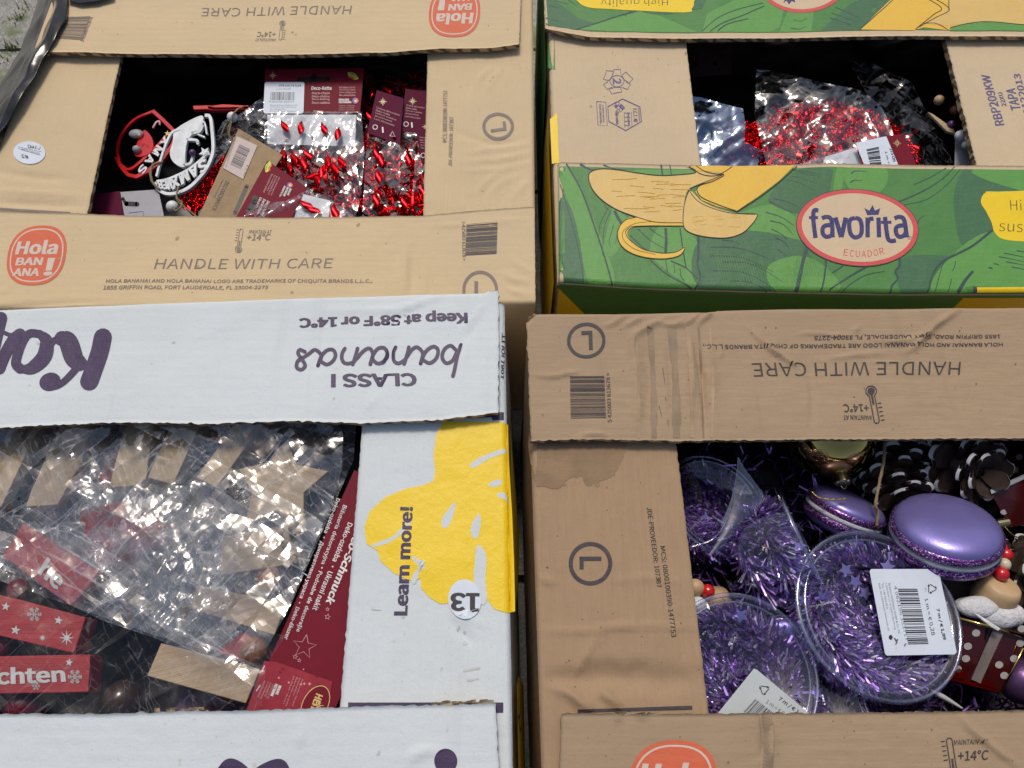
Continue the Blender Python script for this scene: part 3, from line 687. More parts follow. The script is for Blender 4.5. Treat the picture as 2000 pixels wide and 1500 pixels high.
# ragged liner shreds standing on the torn cut edges
def shreds(parent, z, pts, mat, seed):
    rnd = random.Random(seed); v, f = [], []
    for (x0, y0), (x1, y1), k in pts:
        for _ in range(k):
            t = rnd.random(); c = P(x0 + (x1 - x0) * t, y0 + (y1 - y0) * t + rnd.uniform(-1.5, 1.5), z + rnd.uniform(-.001, .002)); L = rnd.uniform(.002, .009); h = rnd.uniform(.0005, .0022)
            i = len(v); v += [c, c + [L, rnd.uniform(-.0012, .0012), 0], c + [L * .9, h, .0015], c + [L * .15, h * .8, .002]]; f.append((i, i + 1, i + 2, i + 3))
    mesh('torn_edge', v, f, mat, parent)
shreds(ll, ZL + ZT, [((300, 1389), (400, 1389), 14), ((840, 1376), (950, 1373), 30)], M['kraft'], 3)
shreds(lr, ZL + ZT, [((1195, 1396), (1215, 1397), 6), ((1240, 1396), (1262, 1397), 6)], M['kraft'], 4)
# ---------------------------------------------------------------- prints on the flaps
def thermo(pr, p, s, mat, flip=1, ax=(0, -1), left=1):
    """thermometer: p bulb centre, s overall length in px; ax from bulb to tube end"""
    ax = np.array(ax, float); ax /= np.hypot(*ax); sd = np.array([-ax[1], ax[0]]) * left; p = np.array(p, float)
    r = s * .14; w = s * .07; a0 = math.atan2(ax[1], ax[0])
    pts = [p + r * np.array([math.cos(a0 + t), math.sin(a0 + t)]) for t in np.linspace(.5, 2 * math.pi - .5, 22)]
    sdo = np.array([-ax[1], ax[0]])
    tube = [p - sdo * w + ax * r * .9, p - sdo * w + ax * s * .8]
    tip = [p + ax * s * .8 + w * (ax * math.sin(t) - sdo * math.cos(t)) for t in np.linspace(0, math.pi, 8)]
    pr.stroke(pts + tube + tip + [p + sdo * w + ax * r * .9], s * .026, mat, False)
    pr.ell(p, r * .68, r * .68, mat); pr.stroke([p, p + ax * s * .36], s * .05, mat, False)
    for i in range(5):
        q = p + ax * s * (.35 + .115 * i) + sd * (w + s * .04); pr.stroke([q, q + sd * s * .10], s * .024, mat, False)
def elli(pr, c, r, mat, ang, ry=None, w=None, lw=None):
    """circled L; ang = image direction (deg) of the L's upright from foot to head"""
    ry = ry or r; w = w or r * .19; lw = lw or r * .2
    pr.ring(c, r, ry, w, mat)
    u = np.array([math.cos(R(ang)), math.sin(R(ang))]); v = np.array([-u[1], u[0]]); c = np.array(c, float)
    k = r * .5
    a = c - u * k - v * k * .45; pr.stroke([a, a + u * k * 2], lw, mat, False)
    b = a + u * lw * .5 - v * lw * .5; pr.stroke([b, b + v * k * 1.15], lw, mat, False)
def holalogo(pr, c, s, rot, flat=1.0, slant=0.0):
    """orange rounded badge; c centre, s half height, rot in deg of reading direction"""
    cr, sr = math.cos(R(rot)), math.sin(R(rot))
    def T(x, y): # local x right, y up (units of s)
        X = (x + slant * y) * s; Y = -y * s * flat
        return (c[0] + X * cr - Y * sr, c[1] + X * sr + Y * cr)
    a = np.linspace(0, 2 * math.pi, 64, endpoint=False)
    def egg(k): return [T(k * .98 * (abs(math.cos(t)) ** .82) * (1 if math.cos(t) > 0 else -1), k * 1.0 * (abs(math.sin(t)) ** .82) * (1 if math.sin(t) > 0 else -1)) for t in a]
    pr.poly(egg(1.0), M['orange']); pr.poly(egg(.90), M['logowhite']); pr.poly(egg(.855), M['orange'])
    q = lambda x0, y0, x1, y1, sh=.1: [T(x0, y0), T(x1, y0), T(x1 + sh, y1), T(x0 + sh, y1)]
    pr.text('Hola', q(-.72, .02, .66, .50, .04), M['logowhite'], .045)
    pr.text('BAN', q(-.66, -.34, .22, -.08, .03), M['logowhite'], .05); pr.text('ANA', q(-.70, -.70, .18, -.44, .03), M['logowhite'], .05)
    pr.text('!', q(.34, -.70, .60, -.10, .06), M['logowhite'], .06)
    pr.text('TM', q(.66, -.14, .78, -.09), M['logowhite'])
def barcode(pr, quad, mat, n=34, seed=1): pr.bars(quad, mat, n, seed)
# UL front flap
p = Print('printed_lettering', f_ul_f, f_ul_f.o)
p.text('HANDLE WITH CARE', [(301, 526), (648, 524), (652, 505), (307, 506)], M['inkf'], -.004)
p.text('HOLA BANANA! AND HOLA BANANA! LOGO ARE TRADEMARKS OF CHIQUITA BRANDS L.L.C.,', [(206, 554), (727, 554), (728, 545.5), (208, 545.5)], M['inkf'], .012)
p.text('1855 GRIFFIN ROAD, FORT LAUDERDALE, FL 33004-2275', [(201, 567.5), (523, 566.5), (525, 558), (203, 558)], M['inkf'], .012)
p.text('+14°C', [(481, 470), (526, 469), (530, 456), (484, 457)], M['inkf'], .012); p.text('MAINTAIN AT', [(486, 456), (529, 456.5), (531, 449), (488, 449)], M['inkf'], .004)
thermo(p, (466, 487), 46, M['inkf'], ax=(.16, -1), left=-1)
p.build()
p = Print('printed_logo', f_ul_f, f_ul_f.o); holalogo(p, (72, 499), 58, -1, 1.0, .18); p.build(label='orange rounded logo on the kraft flap')
p = Print('printed_barcode', f_ul_f, f_ul_f.o); p.bars([(911, 440), (909, 500), (970, 496), (972, 435)], M['ink'], 32, 3)
p.text('5 425003 613678 >', [(902, 432), (902, 509), (909, 509), (909, 432)][0:1] + [(903, 510), (910, 510), (909, 433)], M['inkf'], .01); p.build()
p = Print('printed_letter_mark', f_ul_f, f_ul_f.o); elli(p, (938, 567), 35, M['inkf'], -90, 38, 6, 7); p.build()
# UL back flap
p = Print('printed_lettering', f_ul_b, f_ul_b.o)
p.text('HANDLE WITH CARE', [(688, 12), (396, 18), (394, 35), (685, 30)], M['inkf'], -.004)
p.text('+14°C', [(541, 67), (505, 67), (503, 78), (540, 78)], M['inkf'], .012); p.text('MAINTAIN AT', [(541, 81), (501, 80), (500, 86), (540, 87)], M['inkf'], .004)
thermo(p, (553, 50), 40, M['inkf'], ax=(-.1, 1), left=-1); p.build()
p = Print('printed_logo', f_ul_b, f_ul_b.o); holalogo(p, (888, 27), 51, 179, 1.0, .06); p.build(label='orange rounded logo upside down on the flap')
p = Print('printed_barcode', f_ul_b, f_ul_b.o); p.bars([(121, 36), (108, 80), (166, 84), (178, 35)], M['inkf'], 30, 5)
p.text('5 425003 613678', [(167, 88), (184, 37), (176, 36), (160, 86)], M['inkf'], .01); p.build()
# UL right flap
p = Print('printed_lettering', f_ul_r, f_ul_r.o)
p.text('MCS: 0800100390-1477753', [(873, 278), (874, 178), (866, 177), (864, 278)], M['inkf'], .006)
p.text('JDE-PROVEEDOR: 107387', [(883, 326), (886, 229), (878, 229), (876, 326)], M['inkf'], .006); p.build()
p = Print('printed_letter_mark', f_ul_r, f_ul_r.o); elli(p, (973, 247), 31, M['inkf'], 172, 27, 6, 6); p.build()
p = Print('printed_bar', f_ul_l, f_ul_l.o); p.poly([(-10, 406), (-10, 411), (138, 418.5), (138, 414)], M['inkf']); p.build()
# round sticker on UL left flap
stf = f_ul_l
p = Print('round_sticker', stf, ul, base=.0006)
p.ell((58, 299), 31, 22.5, M['label'], rot=.05)
p.text('L-1442', [(78, 293), (55, 290), (54, 283), (80, 287)], M['inkb'], .02); p.text('#2', [(57, 312), (43, 309), (42, 302), (56, 304)], M['inkb'], .02)
p.stroke([(36, 288), (82, 297)], .7, M['inkb'], False); p.stroke([(36, 291), (80, 304)], .7, M['inkb'], False); p.text('SORTIMENT ARTIKEL', [(78, 304), (42, 294), (42, 290), (79, 299)], M['inkb']); p.build(label='white oval sticker with handwritten number')
# UR green art ------------------------------------------------
def green_art(sh, quadpx, name):
    pass
p = Print('printed_artwork', f_ur_f, f_ur_f.o, step=16, ycuts=list(np.arange(541, 575, 2.5)))
def bez(x): return np.interp(x, [1089, 1200, 1300, 1480, 1560, 1620, 1700, 2160], [317, 319, 322, 325, 321, 318, 321, 326])
def bot(x): return np.interp(x, [1089, 1250, 1500, 1750, 2240], [549, 560, 567, 572, 571])
xs = list(range(1091, 2150, 12))
p.poly([(x, bez(x) + 8) for x in xs] + [(x, bot(x) - .5) for x in xs[::-1]], M['green'])
G = M['gline']
# leaf areas
def gp(pts, m_):
    q = [(max(1091.5, x), min(max(y, bez(x) + 8), bot(x) - .5)) for x, y in catmull(pts, 5, True)]
    p.poly(q, m_)
gp([(1091, 340), (1108, 322), (1180, 480), (1200, 556), (1150, 553), (1126, 440)], M['green2'])
gp([(1170, 326), (1200, 330), (1230, 332), (1350, 333), (1352, 342), (1250, 345), (1190, 350)], M['green2'])
gp([(1091, 395), (1120, 420), (1140, 552), (1091, 549)], M['green3'])
gp([(1186, 350), (1196, 402), (1180, 480), (1198, 500), (1230, 440), (1210, 410)], M['green2'])
gp([(1272, 500), (1350, 560), (1362, 559), (1364, 480), (1330, 440), (1290, 440)], M['green2'])
gp([(1365, 470), (1480, 440), (1560, 470), (1590, 540), (1500, 567), (1366, 562)], M['green3'])
gp([(1400, 440), (1500, 400), (1560, 420), (1580, 470), (1500, 455)], M['green2'])
gp([(1560, 333), (1620, 329), (1624, 350), (1612, 388), (1570, 420), (1500, 390)], M['green3'])
gp([(1634, 328), (1650, 328), (1640, 380), (1626, 384)], M['green2'])
gp([(1652, 328), (1730, 331), (1718, 378), (1660, 372)], M['green2'])
gp([(1880, 332), (1900, 333), (2010, 380), (1990, 420), (1940, 450), (1880, 480), (1862, 390)], M['green3'])
gp([(1900, 332), (2140, 334), (2140, 400), (1990, 372)], M['green2'])
gp([(1500, 520), (1560, 500), (1610, 520), (1640, 566), (1560, 567), (1510, 566)], M['green2'])
gp([(1760, 505), (1860, 500), (1900, 500), (1830, 540), (1810, 571), (1760, 570)], M['green3'])
gp([(1840, 520), (1940, 450), (2140, 460), (2140, 558), (1900, 560), (1890, 570), (1820, 571)], M['green2'])
def st(pts, w=2, w2=None): p.stroke(pts, w, G, w2=w2)
st([(1106, 320), (1135, 372), (1160, 440), (1180, 500), (1196, 556)], 3.2)
st([(1094, 360), (1118, 440), (1132, 500), (1140, 552)], 1.5)
st([(1133, 320), (1150, 330), (1178, 334)], 5, 1); st([(1178, 322), (1200, 330), (1240, 333)], 2, .6)
st([(1291, 322), (1294, 344)], 3.5); st([(1308, 322), (1311, 342)], 2)
for a in ([(1188, 405), (1172, 440), (1168, 480)], [(1192, 412), (1180, 446), (1176, 500)], [(1198, 440), (1190, 470), (1192, 484)], [(1206, 452), (1202, 478)], [(1180, 400), (1190, 412)]): st(a, 1.6, .6)
for a in ([(1230, 460), (1262, 488), (1297, 495)], [(1246, 448), (1270, 470), (1302, 488)], [(1268, 446), (1284, 458), (1298, 466)]): st(a, 2.2, 1)
st([(1300, 446), (1301, 470), (1300, 494)], 5.5); st([(1328, 446), (1334, 490), (1340, 524)], 2.5)
st([(1200, 412), (1208, 428), (1216, 440)], 6); st([(1270, 508), (1300, 534), (1340, 556), (1352, 562)], 2.5); st([(1310, 510), (1340, 524), (1362, 545)], 2.5)
st([(1364, 462), (1364, 500), (1362, 515), (1367, 545), (1356, 566)], 5, 3); st([(1300, 508), (1302, 522), (1304, 532)], 1.5); st([(1316, 515), (1318, 534)], 1.5); st([(1328, 525), (1330, 540), (1337, 550)], 1.5)
for y, x0, x1, d in ((472, 1340, 1346, 0), (483, 1388, 1500, 22), (500, 1386, 1512, 32), (512, 1410, 1530, 40), (529, 1392, 1520, 40), (549, 1425, 1500, 18), (470, 1410, 1446, 8)):
    if d: st([(x0, y), ((x0 + x1) / 2, y + d * .12), (x1, y + d)], 2.0, .8)
for a in ([(1502, 394), (1530, 408), (1555, 422)], [(1510, 388), (1540, 396), (1558, 405)], [(1495, 415), (1525, 425), (1550, 442)], [(1504, 432), (1530, 440), (1549, 460)], [(1506, 448), (1525, 458), (1537, 468)], [(1514, 465), (1530, 472), (1539, 483)], [(1518, 488), (1528, 494), (1536, 500)],
          [(1546, 330), (1570, 340), (1607, 347)], [(1545, 345), (1565, 349), (1594, 359)], [(1536, 352), (1560, 358), (1592, 374)], [(1560, 334), (1585, 338), (1600, 342)]): st(a, 2, .8)
st([(1576, 482), (1566, 520), (1556, 568)], 7, 8); st([(1614, 500), (1610, 540), (1604, 568)], 4, 3); st([(1652, 514), (1640, 524), (1624, 534)], 3, 2.4); st([(1695, 520), (1660, 540), (1620, 566)], 4, 3); st([(1728, 530), (1690, 538), (1660, 556), (1645, 570)], 1.5)
st([(1756, 505), (1757, 520), (1748, 530), (1753, 545), (1742, 558), (1740, 571)], 4); st([(1662, 340), (1670, 335), (1692, 336)], 3, 1); st([(1660, 358), (1668, 353), (1684, 354)], 3, 1)
st([(1750, 397), (1800, 375), (1840, 350), (1864, 326)], 3, 1.6); st([(1760, 402), (1810, 390), (1850, 360), (1874, 332)], 1.6); st([(1785, 361), (1820, 345), (1848, 328)], 2, 1.4)
st([(1790, 440), (1796, 428), (1806, 422)], 3, 1); st([(1938, 450), (1900, 480), (1870, 496), (1840, 512), (1822, 535), (1812, 570)], 5, 3); st([(1842, 512), (1834, 540), (1826, 570)], 1.5); st([(1866, 510), (1864, 520), (1860, 530)], 1.6)
st([(1900, 530), (1885, 548), (1872, 570)], 5, 8); st([(1858, 545), (1852, 570)], 1.6)
for x, y in ((1950, 502), (1965, 512), (1975, 522), (1985, 490), (1960, 495)): st([(x, y), (x + 22, y + 4), (x + 60, y + 12)], 2.2, .8)
st([(1930, 523), (1938, 525)], 3); st([(1940, 515), (1950, 518)], 2)
for k in range(26):   # fine hatching in the leaf shadows
    x = 1560 + k * 3.2; p.stroke([(x, 480 + k * .4), (x - 10, 540)], .55, M['green3'], False)
for k in range(34):
    x = 1395 + k * 5; p.stroke([(x, 492 + k), (x + 16, 560)], .55, M['green2'], False)
for k in range(22):
    x = 1552 + k * 3; p.stroke([(x, 332), (x - 26, 385)], .5, M['green'], False)
# banana
p.poly([(1345, 326), (1352, 330), (1358, 338), (1330, 342), (1290, 344), (1250, 340), (1200, 332), (1170, 331), (1152, 338), (1150, 350), (1158, 370), (1176, 392), (1204, 410), (1240, 424), (1280, 433), (1334, 437), (1336, 400), (1346, 370), (1396, 350), (1430, 326)], M['banl'], True, 4)
p.poly([(1350, 325), (1400, 325), (1430, 325), (1552, 324), (1520, 355), (1480, 385), (1437, 414), (1400, 404), (1370, 392), (1358, 376), (1362, 366), (1400, 346), (1412, 340), (1390, 336), (1362, 335)], M['ban'])
p.poly([(1347, 374), (1337, 400), (1334, 436), (1342, 452), (1370, 462), (1414, 466), (1446, 458), (1466, 440), (1478, 424), (1476, 420), (1440, 418), (1400, 408), (1370, 394), (1356, 380)], M['banl'], True, 4)
p.poly([(1240, 426), (1222, 430), (1208, 450), (1210, 474), (1230, 494), (1262, 504), (1300, 506), (1330, 498), (1337, 484), (1334, 484), (1318, 494), (1290, 496), (1250, 486), (1228, 466), (1226, 452), (1240, 444), (1280, 443), (1334, 441), (1334, 435), (1280, 433)], M['ban'], True, 4)
BL = M['inkb']
for a, w in (([(1345, 326), (1358, 338), (1330, 342), (1290, 344), (1250, 340), (1200, 332), (1170, 331), (1152, 338), (1150, 352), (1158, 372), (1176, 392), (1204, 410), (1240, 424), (1280, 435), (1334, 436)], 1.6),
             ([(1359, 325), (1376, 336), (1400, 341), (1412, 338), (1430, 326)], 1.5), ([(1352, 330), (1368, 341), (1390, 345), (1414, 341)], 1.4), ([(1414, 341), (1390, 352), (1350, 368), (1344, 376), (1336, 402), (1334, 436), (1342, 452), (1370, 462), (1414, 466), (1446, 458), (1466, 442), (1478, 424), (1474, 419), (1440, 418)], 1.5),
             ([(1414, 344), (1390, 356), (1366, 364), (1361, 374), (1372, 388), (1410, 404), (1440, 414)], 2.0), ([(1350, 372), (1350, 380), (1372, 400), (1420, 416), (1474, 420)], 1.3), ([(1440, 414), (1480, 388), (1520, 358), (1556, 326)], 1.8),
             ([(1240, 426), (1220, 432), (1206, 452), (1210, 476), (1230, 494), (1262, 504), (1300, 506), (1328, 499), (1337, 484), (1320, 493), (1290, 495), (1256, 488), (1232, 472), (1222, 458), (1226, 448), (1244, 443), (1334, 442)], 1.5),
             ([(1276, 434), (1240, 438), (1218, 452), (1218, 470), (1240, 488), (1280, 498)], 1.0)): p.stroke(a, w, BL)
rnd = random.Random(2)
for k in range(26):
    x, y = rnd.uniform(1190, 1320), rnd.uniform(350, 415); p.stroke([(x, y), (x + rnd.uniform(15, 40), y + rnd.uniform(-3, 3))], .9, M['ban'], False)
for k in range(12):
    x, y = rnd.uniform(1350, 1430), rnd.uniform(415, 452); p.stroke([(x, y), (x + rnd.uniform(10, 25), y + rnd.uniform(-2, 3))], .8, M['ban'], False)
# oval logo
p.ell((1673.5, 446), 120, 75.5, M['gline'], rot=.09, n=60); p.ell((1673.5, 446), 118.5, 74, M['red'], rot=.09, n=60); p.ell((1673.5, 446), 109, 66.5, M['cream'], rot=.09, n=60)
def favorita(x0, y0, x1, y1, mat):
    """condensed rounded lettering drawn as strokes; x0..x1, baseline y1, x-height top y0"""
    w = 8.5
    def S(pts, sm=True, ww=w): p.stroke([(x0 + a * (x1 - x0), y1 + b * (y1 - y0)) for a, b in pts], ww, mat, sm, cap=False)
    S([(.065, .02), (.045, -.8), (.045, -1.25), (.06, -1.38), (.095, -1.36)]); S([(.0, -1.0), (.09, -1.0)], False, 6)
    S([(.13, -.97), (.17, -1.04), (.215, -.98), (.232, -.7), (.238, -.02)]); S([(.235, -.62), (.18, -.62), (.14, -.5), (.14, -.2), (.175, -.05), (.225, -.12), (.236, -.3)])
    S([(.265, -1.02), (.325, -.03)], False, 9); S([(.325, -.03), (.372, -1.02)], False, 9)
    S([(.465, -1.0), (.42, -.92), (.405, -.7), (.415, -.25), (.45, -.04), (.49, -.04), (.525, -.2), (.53, -.6), (.51, -.92), (.465, -1.0)])
    S([(.59, -1.02), (.59, -.02)], False); S([(.59, -.7), (.605, -.92), (.65, -.97)])
    S([(.70, -1.02), (.705, -.02)], False); S([(.765, -1.05), (.785, -.2), (.80, .08), (.83, .16), (.875, .13)]); S([(.725, -.78), (.83, -.78)], False, 6)
    S([(.86, -.97), (.90, -1.04), (.945, -.98), (.965, -.7), (.985, -.02)]); S([(.965, -.62), (.91, -.6), (.875, -.48), (.88, -.2), (.91, -.05), (.955, -.12), (.975, -.3)])
favorita(1579, 427, 1773, 466, M['navy'])
p.poly([(1693, 422), (1687, 408), (1697, 413), (1703, 402), (1708, 413), (1718, 408), (1715, 421)], M['navy'])
for i, ch in enumerate('ECUADOR'):
    t = (i - 3) / 3; x = 1686 + t * 36; y = 504 - 4.5 * t * t + t * -1.2; a = -t * .18
    u = np.array([math.cos(a), math.sin(a)]); v = np.array([math.sin(a), -math.cos(a)]); c = np.array([x, y])
    p.text(ch, [c - u * 4.2, c + u * 4.2, c + u * 4.2 + v * 13, c - u * 4.2 + v * 13], M['red'])
p.ring((1775, 466), 4, 3.5, .8, M['navy']); p.text('R', [(1773.5, 468), (1776.5, 468), (1776.5, 464), (1773.5, 464)], M['navy'])
# yellow cloud right
p.poly([(1924, 377), (1950, 375), (2140, 380), (2140, 480), (2010, 473), (1960, 468), (1942, 455), (1936, 436), (1926, 415), (1915, 395)], M['yellow'], True, 4)
def script(pr, s, quad, mat, b=.0): pr.text(s, quad, mat, b)
p.text('High quality', [(1974, 418), (2120, 424), (2122, 392), (1972, 390)], M['inkb'], -.012); p.text('sustainable', [(1950, 452), (2120, 460), (2120, 434), (1952, 430)], M['inkb'], -.012)
p.poly([(1905, 562), (2140, 560), (2140, 569), (1907, 570)], M['yellow']); p.poly([(1900, 560), (1906, 560), (1910, 570), (1902, 570)], M['gline'])
p.build()
# UR back flap art (upside down)
p = Print('printed_artwork', f_ur_b, f_ur_b.o, step=16)
def bb(x): return np.interp(x, [1064, 1100, 1150, 1300, 1500, 1700, 2110], [60, 68, 77, 80.5, 80, 75.5, 76])
xs = list(range(1070, 2100, 12)); p.poly([(x, -150) for x in xs] + [(x, bb(x) - (11 if x > 1120 else 8)) for x in xs[::-1]], M['green'])
p.poly([(1066, -10), (1130, 40), (1200, 64), (1140, 64), (1070, 56)], M['green3']); p.poly([(1130, 63), (1200, 40), (1250, 26), (1290, 36), (1360, 68), (1250, 68)], M['green2'])
p.poly([(1370, 68), (1380, 30), (1480, -20), (1540, -20), (1520, 60), (1500, 68)], M['green2']); p.poly([(1520, 68), (1540, 20), (1590, 10), (1582, 66)], M['green2']); p.poly([(1600, 66), (1660, 10), (1730, -20), (1780, -20), (1690, 60), (1670, 64)], M['green3'])
p.poly([(1255, 28), (1300, 32), (1370, 20), (1385, -10), (1260, -10)], M['green3'])
def st(pts, w=2, w2=None): p.stroke(pts, w, G, w2=w2)
st([(1126, 62), (1170, 48), (1210, 34), (1242, 25)], 2.4, 1.6); st([(1220, 36), (1226, 28), (1240, 24)], 1.5); st([(1370, 66), (1400, 40), (1440, 22), (1490, 8)], 1.4); st([(1385, 67), (1410, 50), (1450, 34), (1492, 14)], 2); st([(1400, 66), (1420, 52), (1460, 41)], 2.4, 1.6)
for a in ([(1542, 60), (1560, 62), (1572, 56)], [(1548, 43), (1562, 46), (1575, 40)], [(1618, 40), (1660, 55)], [(1622, 30), (1668, 48)], [(1630, 18), (1676, 40)], [(1066, 40), (1090, 46)], [(1066, 52), (1092, 57)], [(1072, 14), (1092, 20)], [(1085, 4), (1110, 12)], [(1110, 2), (1126, 16)]): st(a, 1.6, .8)
p.poly([(1678, 63), (1710, 30), (1740, 0), (1760, -30), (2100, -40), (2100, 66), (1858, 66), (1800, 60), (1780, 66)], M['ban']); p.poly([(1800, -20), (1852, -6), (1846, 25), (1810, 48), (1800, 52), (1850, 56), (1900, 50), (2100, 55), (2100, -40)], M['banl'])
p.poly([(1850, 62), (1880, 53), (1930, 48), (1990, 53), (2100, 60), (2100, 66), (1852, 66)], M['green2'])
for a, w in (([(1800, -6), (1836, 20), (1820, 34), (1784, 64)], 1.6), ([(1816, -4), (1844, 14), (1850, 26), (1824, 40), (1790, 60)], 1.4), ([(1852, -10), (1850, 24)], 1.4), ([(1852, 60), (1890, 51), (1930, 48.5), (2000, 54), (2090, 60)], 1.5), ([(1676, 64), (1720, 24), (1755, -10)], 1.6), ([(1800, 52), (1824, 52), (1848, 64)], 1.2)): p.stroke(a, w, BL)
p.poly([(1122, -20), (1340, -20), (1354, 8), (1350, 20), (1336, 28), (1200, 22), (1150, 19), (1128, 6)], M['yellow'], True, 4)
p.text('High quality', [(1304, -4), (1174, -6), (1174, 18), (1304, 14)], M['inkb'], -.012)
p.ell((1566, -43), 90, 72, M['red'], n=60); p.ell((1566, -43), 83, 65, M['cream'], n=60)
p.poly([(1532, 0), (1529, 9), (1535, 4), (1540, 12), (1545, 5), (1552, 8), (1550, -2)], M['navy'])
p.build()
# UR left flap prints
p = Print('printed_marks', f_ur_l, f_ur_l.o, step=16)
p.poly([(1070, 76), (1083, 76), (1084, 137), (1070, 130)], M['green']); p.poly([(1074, 232), (1088, 220), (1092, 318), (1078, 318)], M['yellow'])
p.poly([(1066, -20), (1082, -20), (1083, 60), (1069, 60)], M['green'])
IB = M['inkblue']; p.build(); p = Print('printed_recycling_mark', f_ur_l, f_ur_l.o, step=16)
cx, cy = 1205, 159
p.ring((cx, cy), 14, 11.5, 1.0, IB); p.text('2', [(1196, 153), (1197, 165), (1214, 164), (1213, 154)], IB, .02)
for k in range(3):
    a0 = R(120 * k - 60)
    o = [(cx + r * math.cos(a0 + a) * 1.0, cy + r * math.sin(a0 + a) * .84) for r, a in ((16, .1), (27, .15), (28, .65), (32, .85), (24, 1.25), (19, 1.05), (15, .9), (16, .1))]
    p.stroke(o, 1.0, IB, False)
    o = [(cx + r * math.cos(a0 + a) * 1.0, cy + r * math.sin(a0 + a) * .84) for r, a in ((17, 1.15), (27, 1.3), (28, 1.8), (17, 2.05))]
    p.stroke(o, 1.0, IB, False)
p.build(); p = Print('printed_certificate', f_ur_l, f_ur_l.o, step=16)
hx = [(1216, 194), (1250, 209), (1253, 237), (1222, 255), (1189, 238), (1187, 209), (1216, 194)]
p.stroke(hx, 1.8, IB, False); p.stroke([(1165, 199), (1183, 200), (1186, 246), (1168, 245), (1165, 199)], 1.1, IB, False)
def vt(s, x0, y0, x1, y1, b=.01): p.text(s, [(x1, y0), (x1 + (1 if y1 > y0 else 0), y1), (x0 + 1, y1), (x0, y0)][::1] if False else [(x0, y0), (x0 + 1.5, y1), (x1 + 1.5, y1), (x1, y0)], IB, b)
vt('E.C.T. 40', 1236, 212, 1244, 238); vt('Caja carton', 1200, 218, 1208, 243, .02); vt('PAT/008', 1224, 222, 1229, 243); vt('BOX CERTIFICATE', 1246, 211, 1249, 236); vt('CARTOPEL', 1176, 206, 1179, 240); vt('CAJA CORRUGADA', 1170, 204, 1174, 242)
for i, (x, y) in enumerate(((1206, 203), (1213, 207), (1208, 211), (1203, 208), (1212, 215), (1217, 211), (1207, 218))): (p.poly if i % 2 else lambda q, m: p.stroke(q + [q[0]], .8, m, False))([(x, y - 4), (x + 4, y), (x, y + 4), (x - 4, y)], IB)
for x in (1219, 1226, 1233): p.stroke([(x, 219), (x + 1.5, 249)], .9, IB, False)
for y in (221, 229, 237, 245): p.stroke([(1219, y), (1231, y)], .9, IB, False)
p.build()
p = Print('printed_lettering', f_ur_r, f_ur_r.o)
p.text('RBP209KW', [(1962, 244), (1933, 146), (1916, 146), (1944, 246)], M['inkblue'], .012); p.text('22XU', [(1966, 207), (1957, 180), (1949, 181), (1957, 208)], M['inkblue'], .01)
p.text('TAPA', [(1994, 215), (1982, 172), (1964, 172), (1975, 216)], M['inkblue'], .012); p.text('19122013', [(2018, 232), (1992, 144), (1979, 144), (2002, 234)], M['inkblue'], .012); p.build()
# UR side wall art strip (yellow / green on the wall facing the gap)
class WallS:
    def __init__(s, a, b, zt, out): s.a, s.b, s.zt = np.array(a[:2]), np.array(b[:2]), zt; s.out = out; s.n = np.array([-1.0, 0, 0])
    def map(s, px, py, off):  # px: 0..1000 along a->b, py: 0..240 down
        u = px / 1000; q = s.a[None] + (s.b - s.a)[None] * u[:, None]
        return np.stack([q[:, 0] - s.out, q[:, 1], s.zt - py / 1000], 1)
fl, frr, br, bl = URC
p = Print('printed_side_artwork', WallS(fl, bl, ZU - .004, .0030), ur, step=40)
def yy(py): # px row on the fold -> 0..1000 along the wall
    w = P(1075, py, ZU)[1]; return float(np.clip((w - fl[1]) / (bl[1] - fl[1]) * 1000, 2, 998))
p.poly([(2, 0), (yy(220), 0), (yy(230), 60), (yy(260), 236), (2, 236)], M['yellow'])
p.poly([(yy(137), 0), (998, 0), (998, 236), (yy(170), 236)], M['green'])
p.build()
p = Print('printed_front_artwork', type('F', (), dict(n=np.array([0, -1.0, 0]), map=lambda s, px, py, off: np.stack([fl[0] + (frr[0] - fl[0]) * px / 1000, fl[1] + (frr[1] - fl[1]) * px / 1000 - .0032 + 0 * py, ZU - .004 - py / 1000], 1)))(), ur, step=40)
p.poly([(2, 0), (998, 0), (998, 236), (2, 236)], M['green']); p.poly([(2, 3), (180, 150), (180, 236), (2, 236)], M['yellow']); p.poly([(700, 1), (998, 1), (998, 236), (720, 236)], M['yellow']); p.build()
# LL prints
def kcurve(p):
    m = M['purple']
    # letter K upside down, right of "Ka"
    p.stroke([(202, 660), (196, 690), (184, 730), (178, 748)], 36, m, cap=True)
    p.stroke([(122, 662), (134, 668), (146, 700), (158, 712)], lambda t: 30 + 8 * math.sin(t * 3.14), m, cap=True)
    p.stroke([(160, 706), (150, 724), (128, 748), (110, 758), (98, 754)], lambda t: 16 - 5 * t, m, cap=True)
    p.stroke([(112, 664), (104, 668), (100, 674)], 14, m, cap=True)
    p.ell((101, 748), 21, 18, m, rot=-.3)
    # letter a
    p.stroke([(78, 652), (92, 668), (88, 698), (66, 720), (46, 724)], lambda t: 15 + 15 * math.sin(t * 3.14), m, cap=True); p.stroke([(78, 653), (60, 652), (48, 664), (38, 690), (34, 712), (42, 722)], lambda t: 16 + 4 * t, m, cap=True)
    p.stroke([(40, 654), (26, 668), (10, 700), (2, 722)], 24, m, cap=True); p.stroke([(2, 622), (-4, 650), (-14, 700)], 26, m, cap=True); p.stroke([(8, 650), (20, 655), (34, 655)], 8, m)
p = Print('printed_logo', f_ll_b, f_ll_b.o); kcurve(p); p.build(label='large aubergine script letters upside down')
p = Print('printed_lettering', f_ll_b, f_ll_b.o)
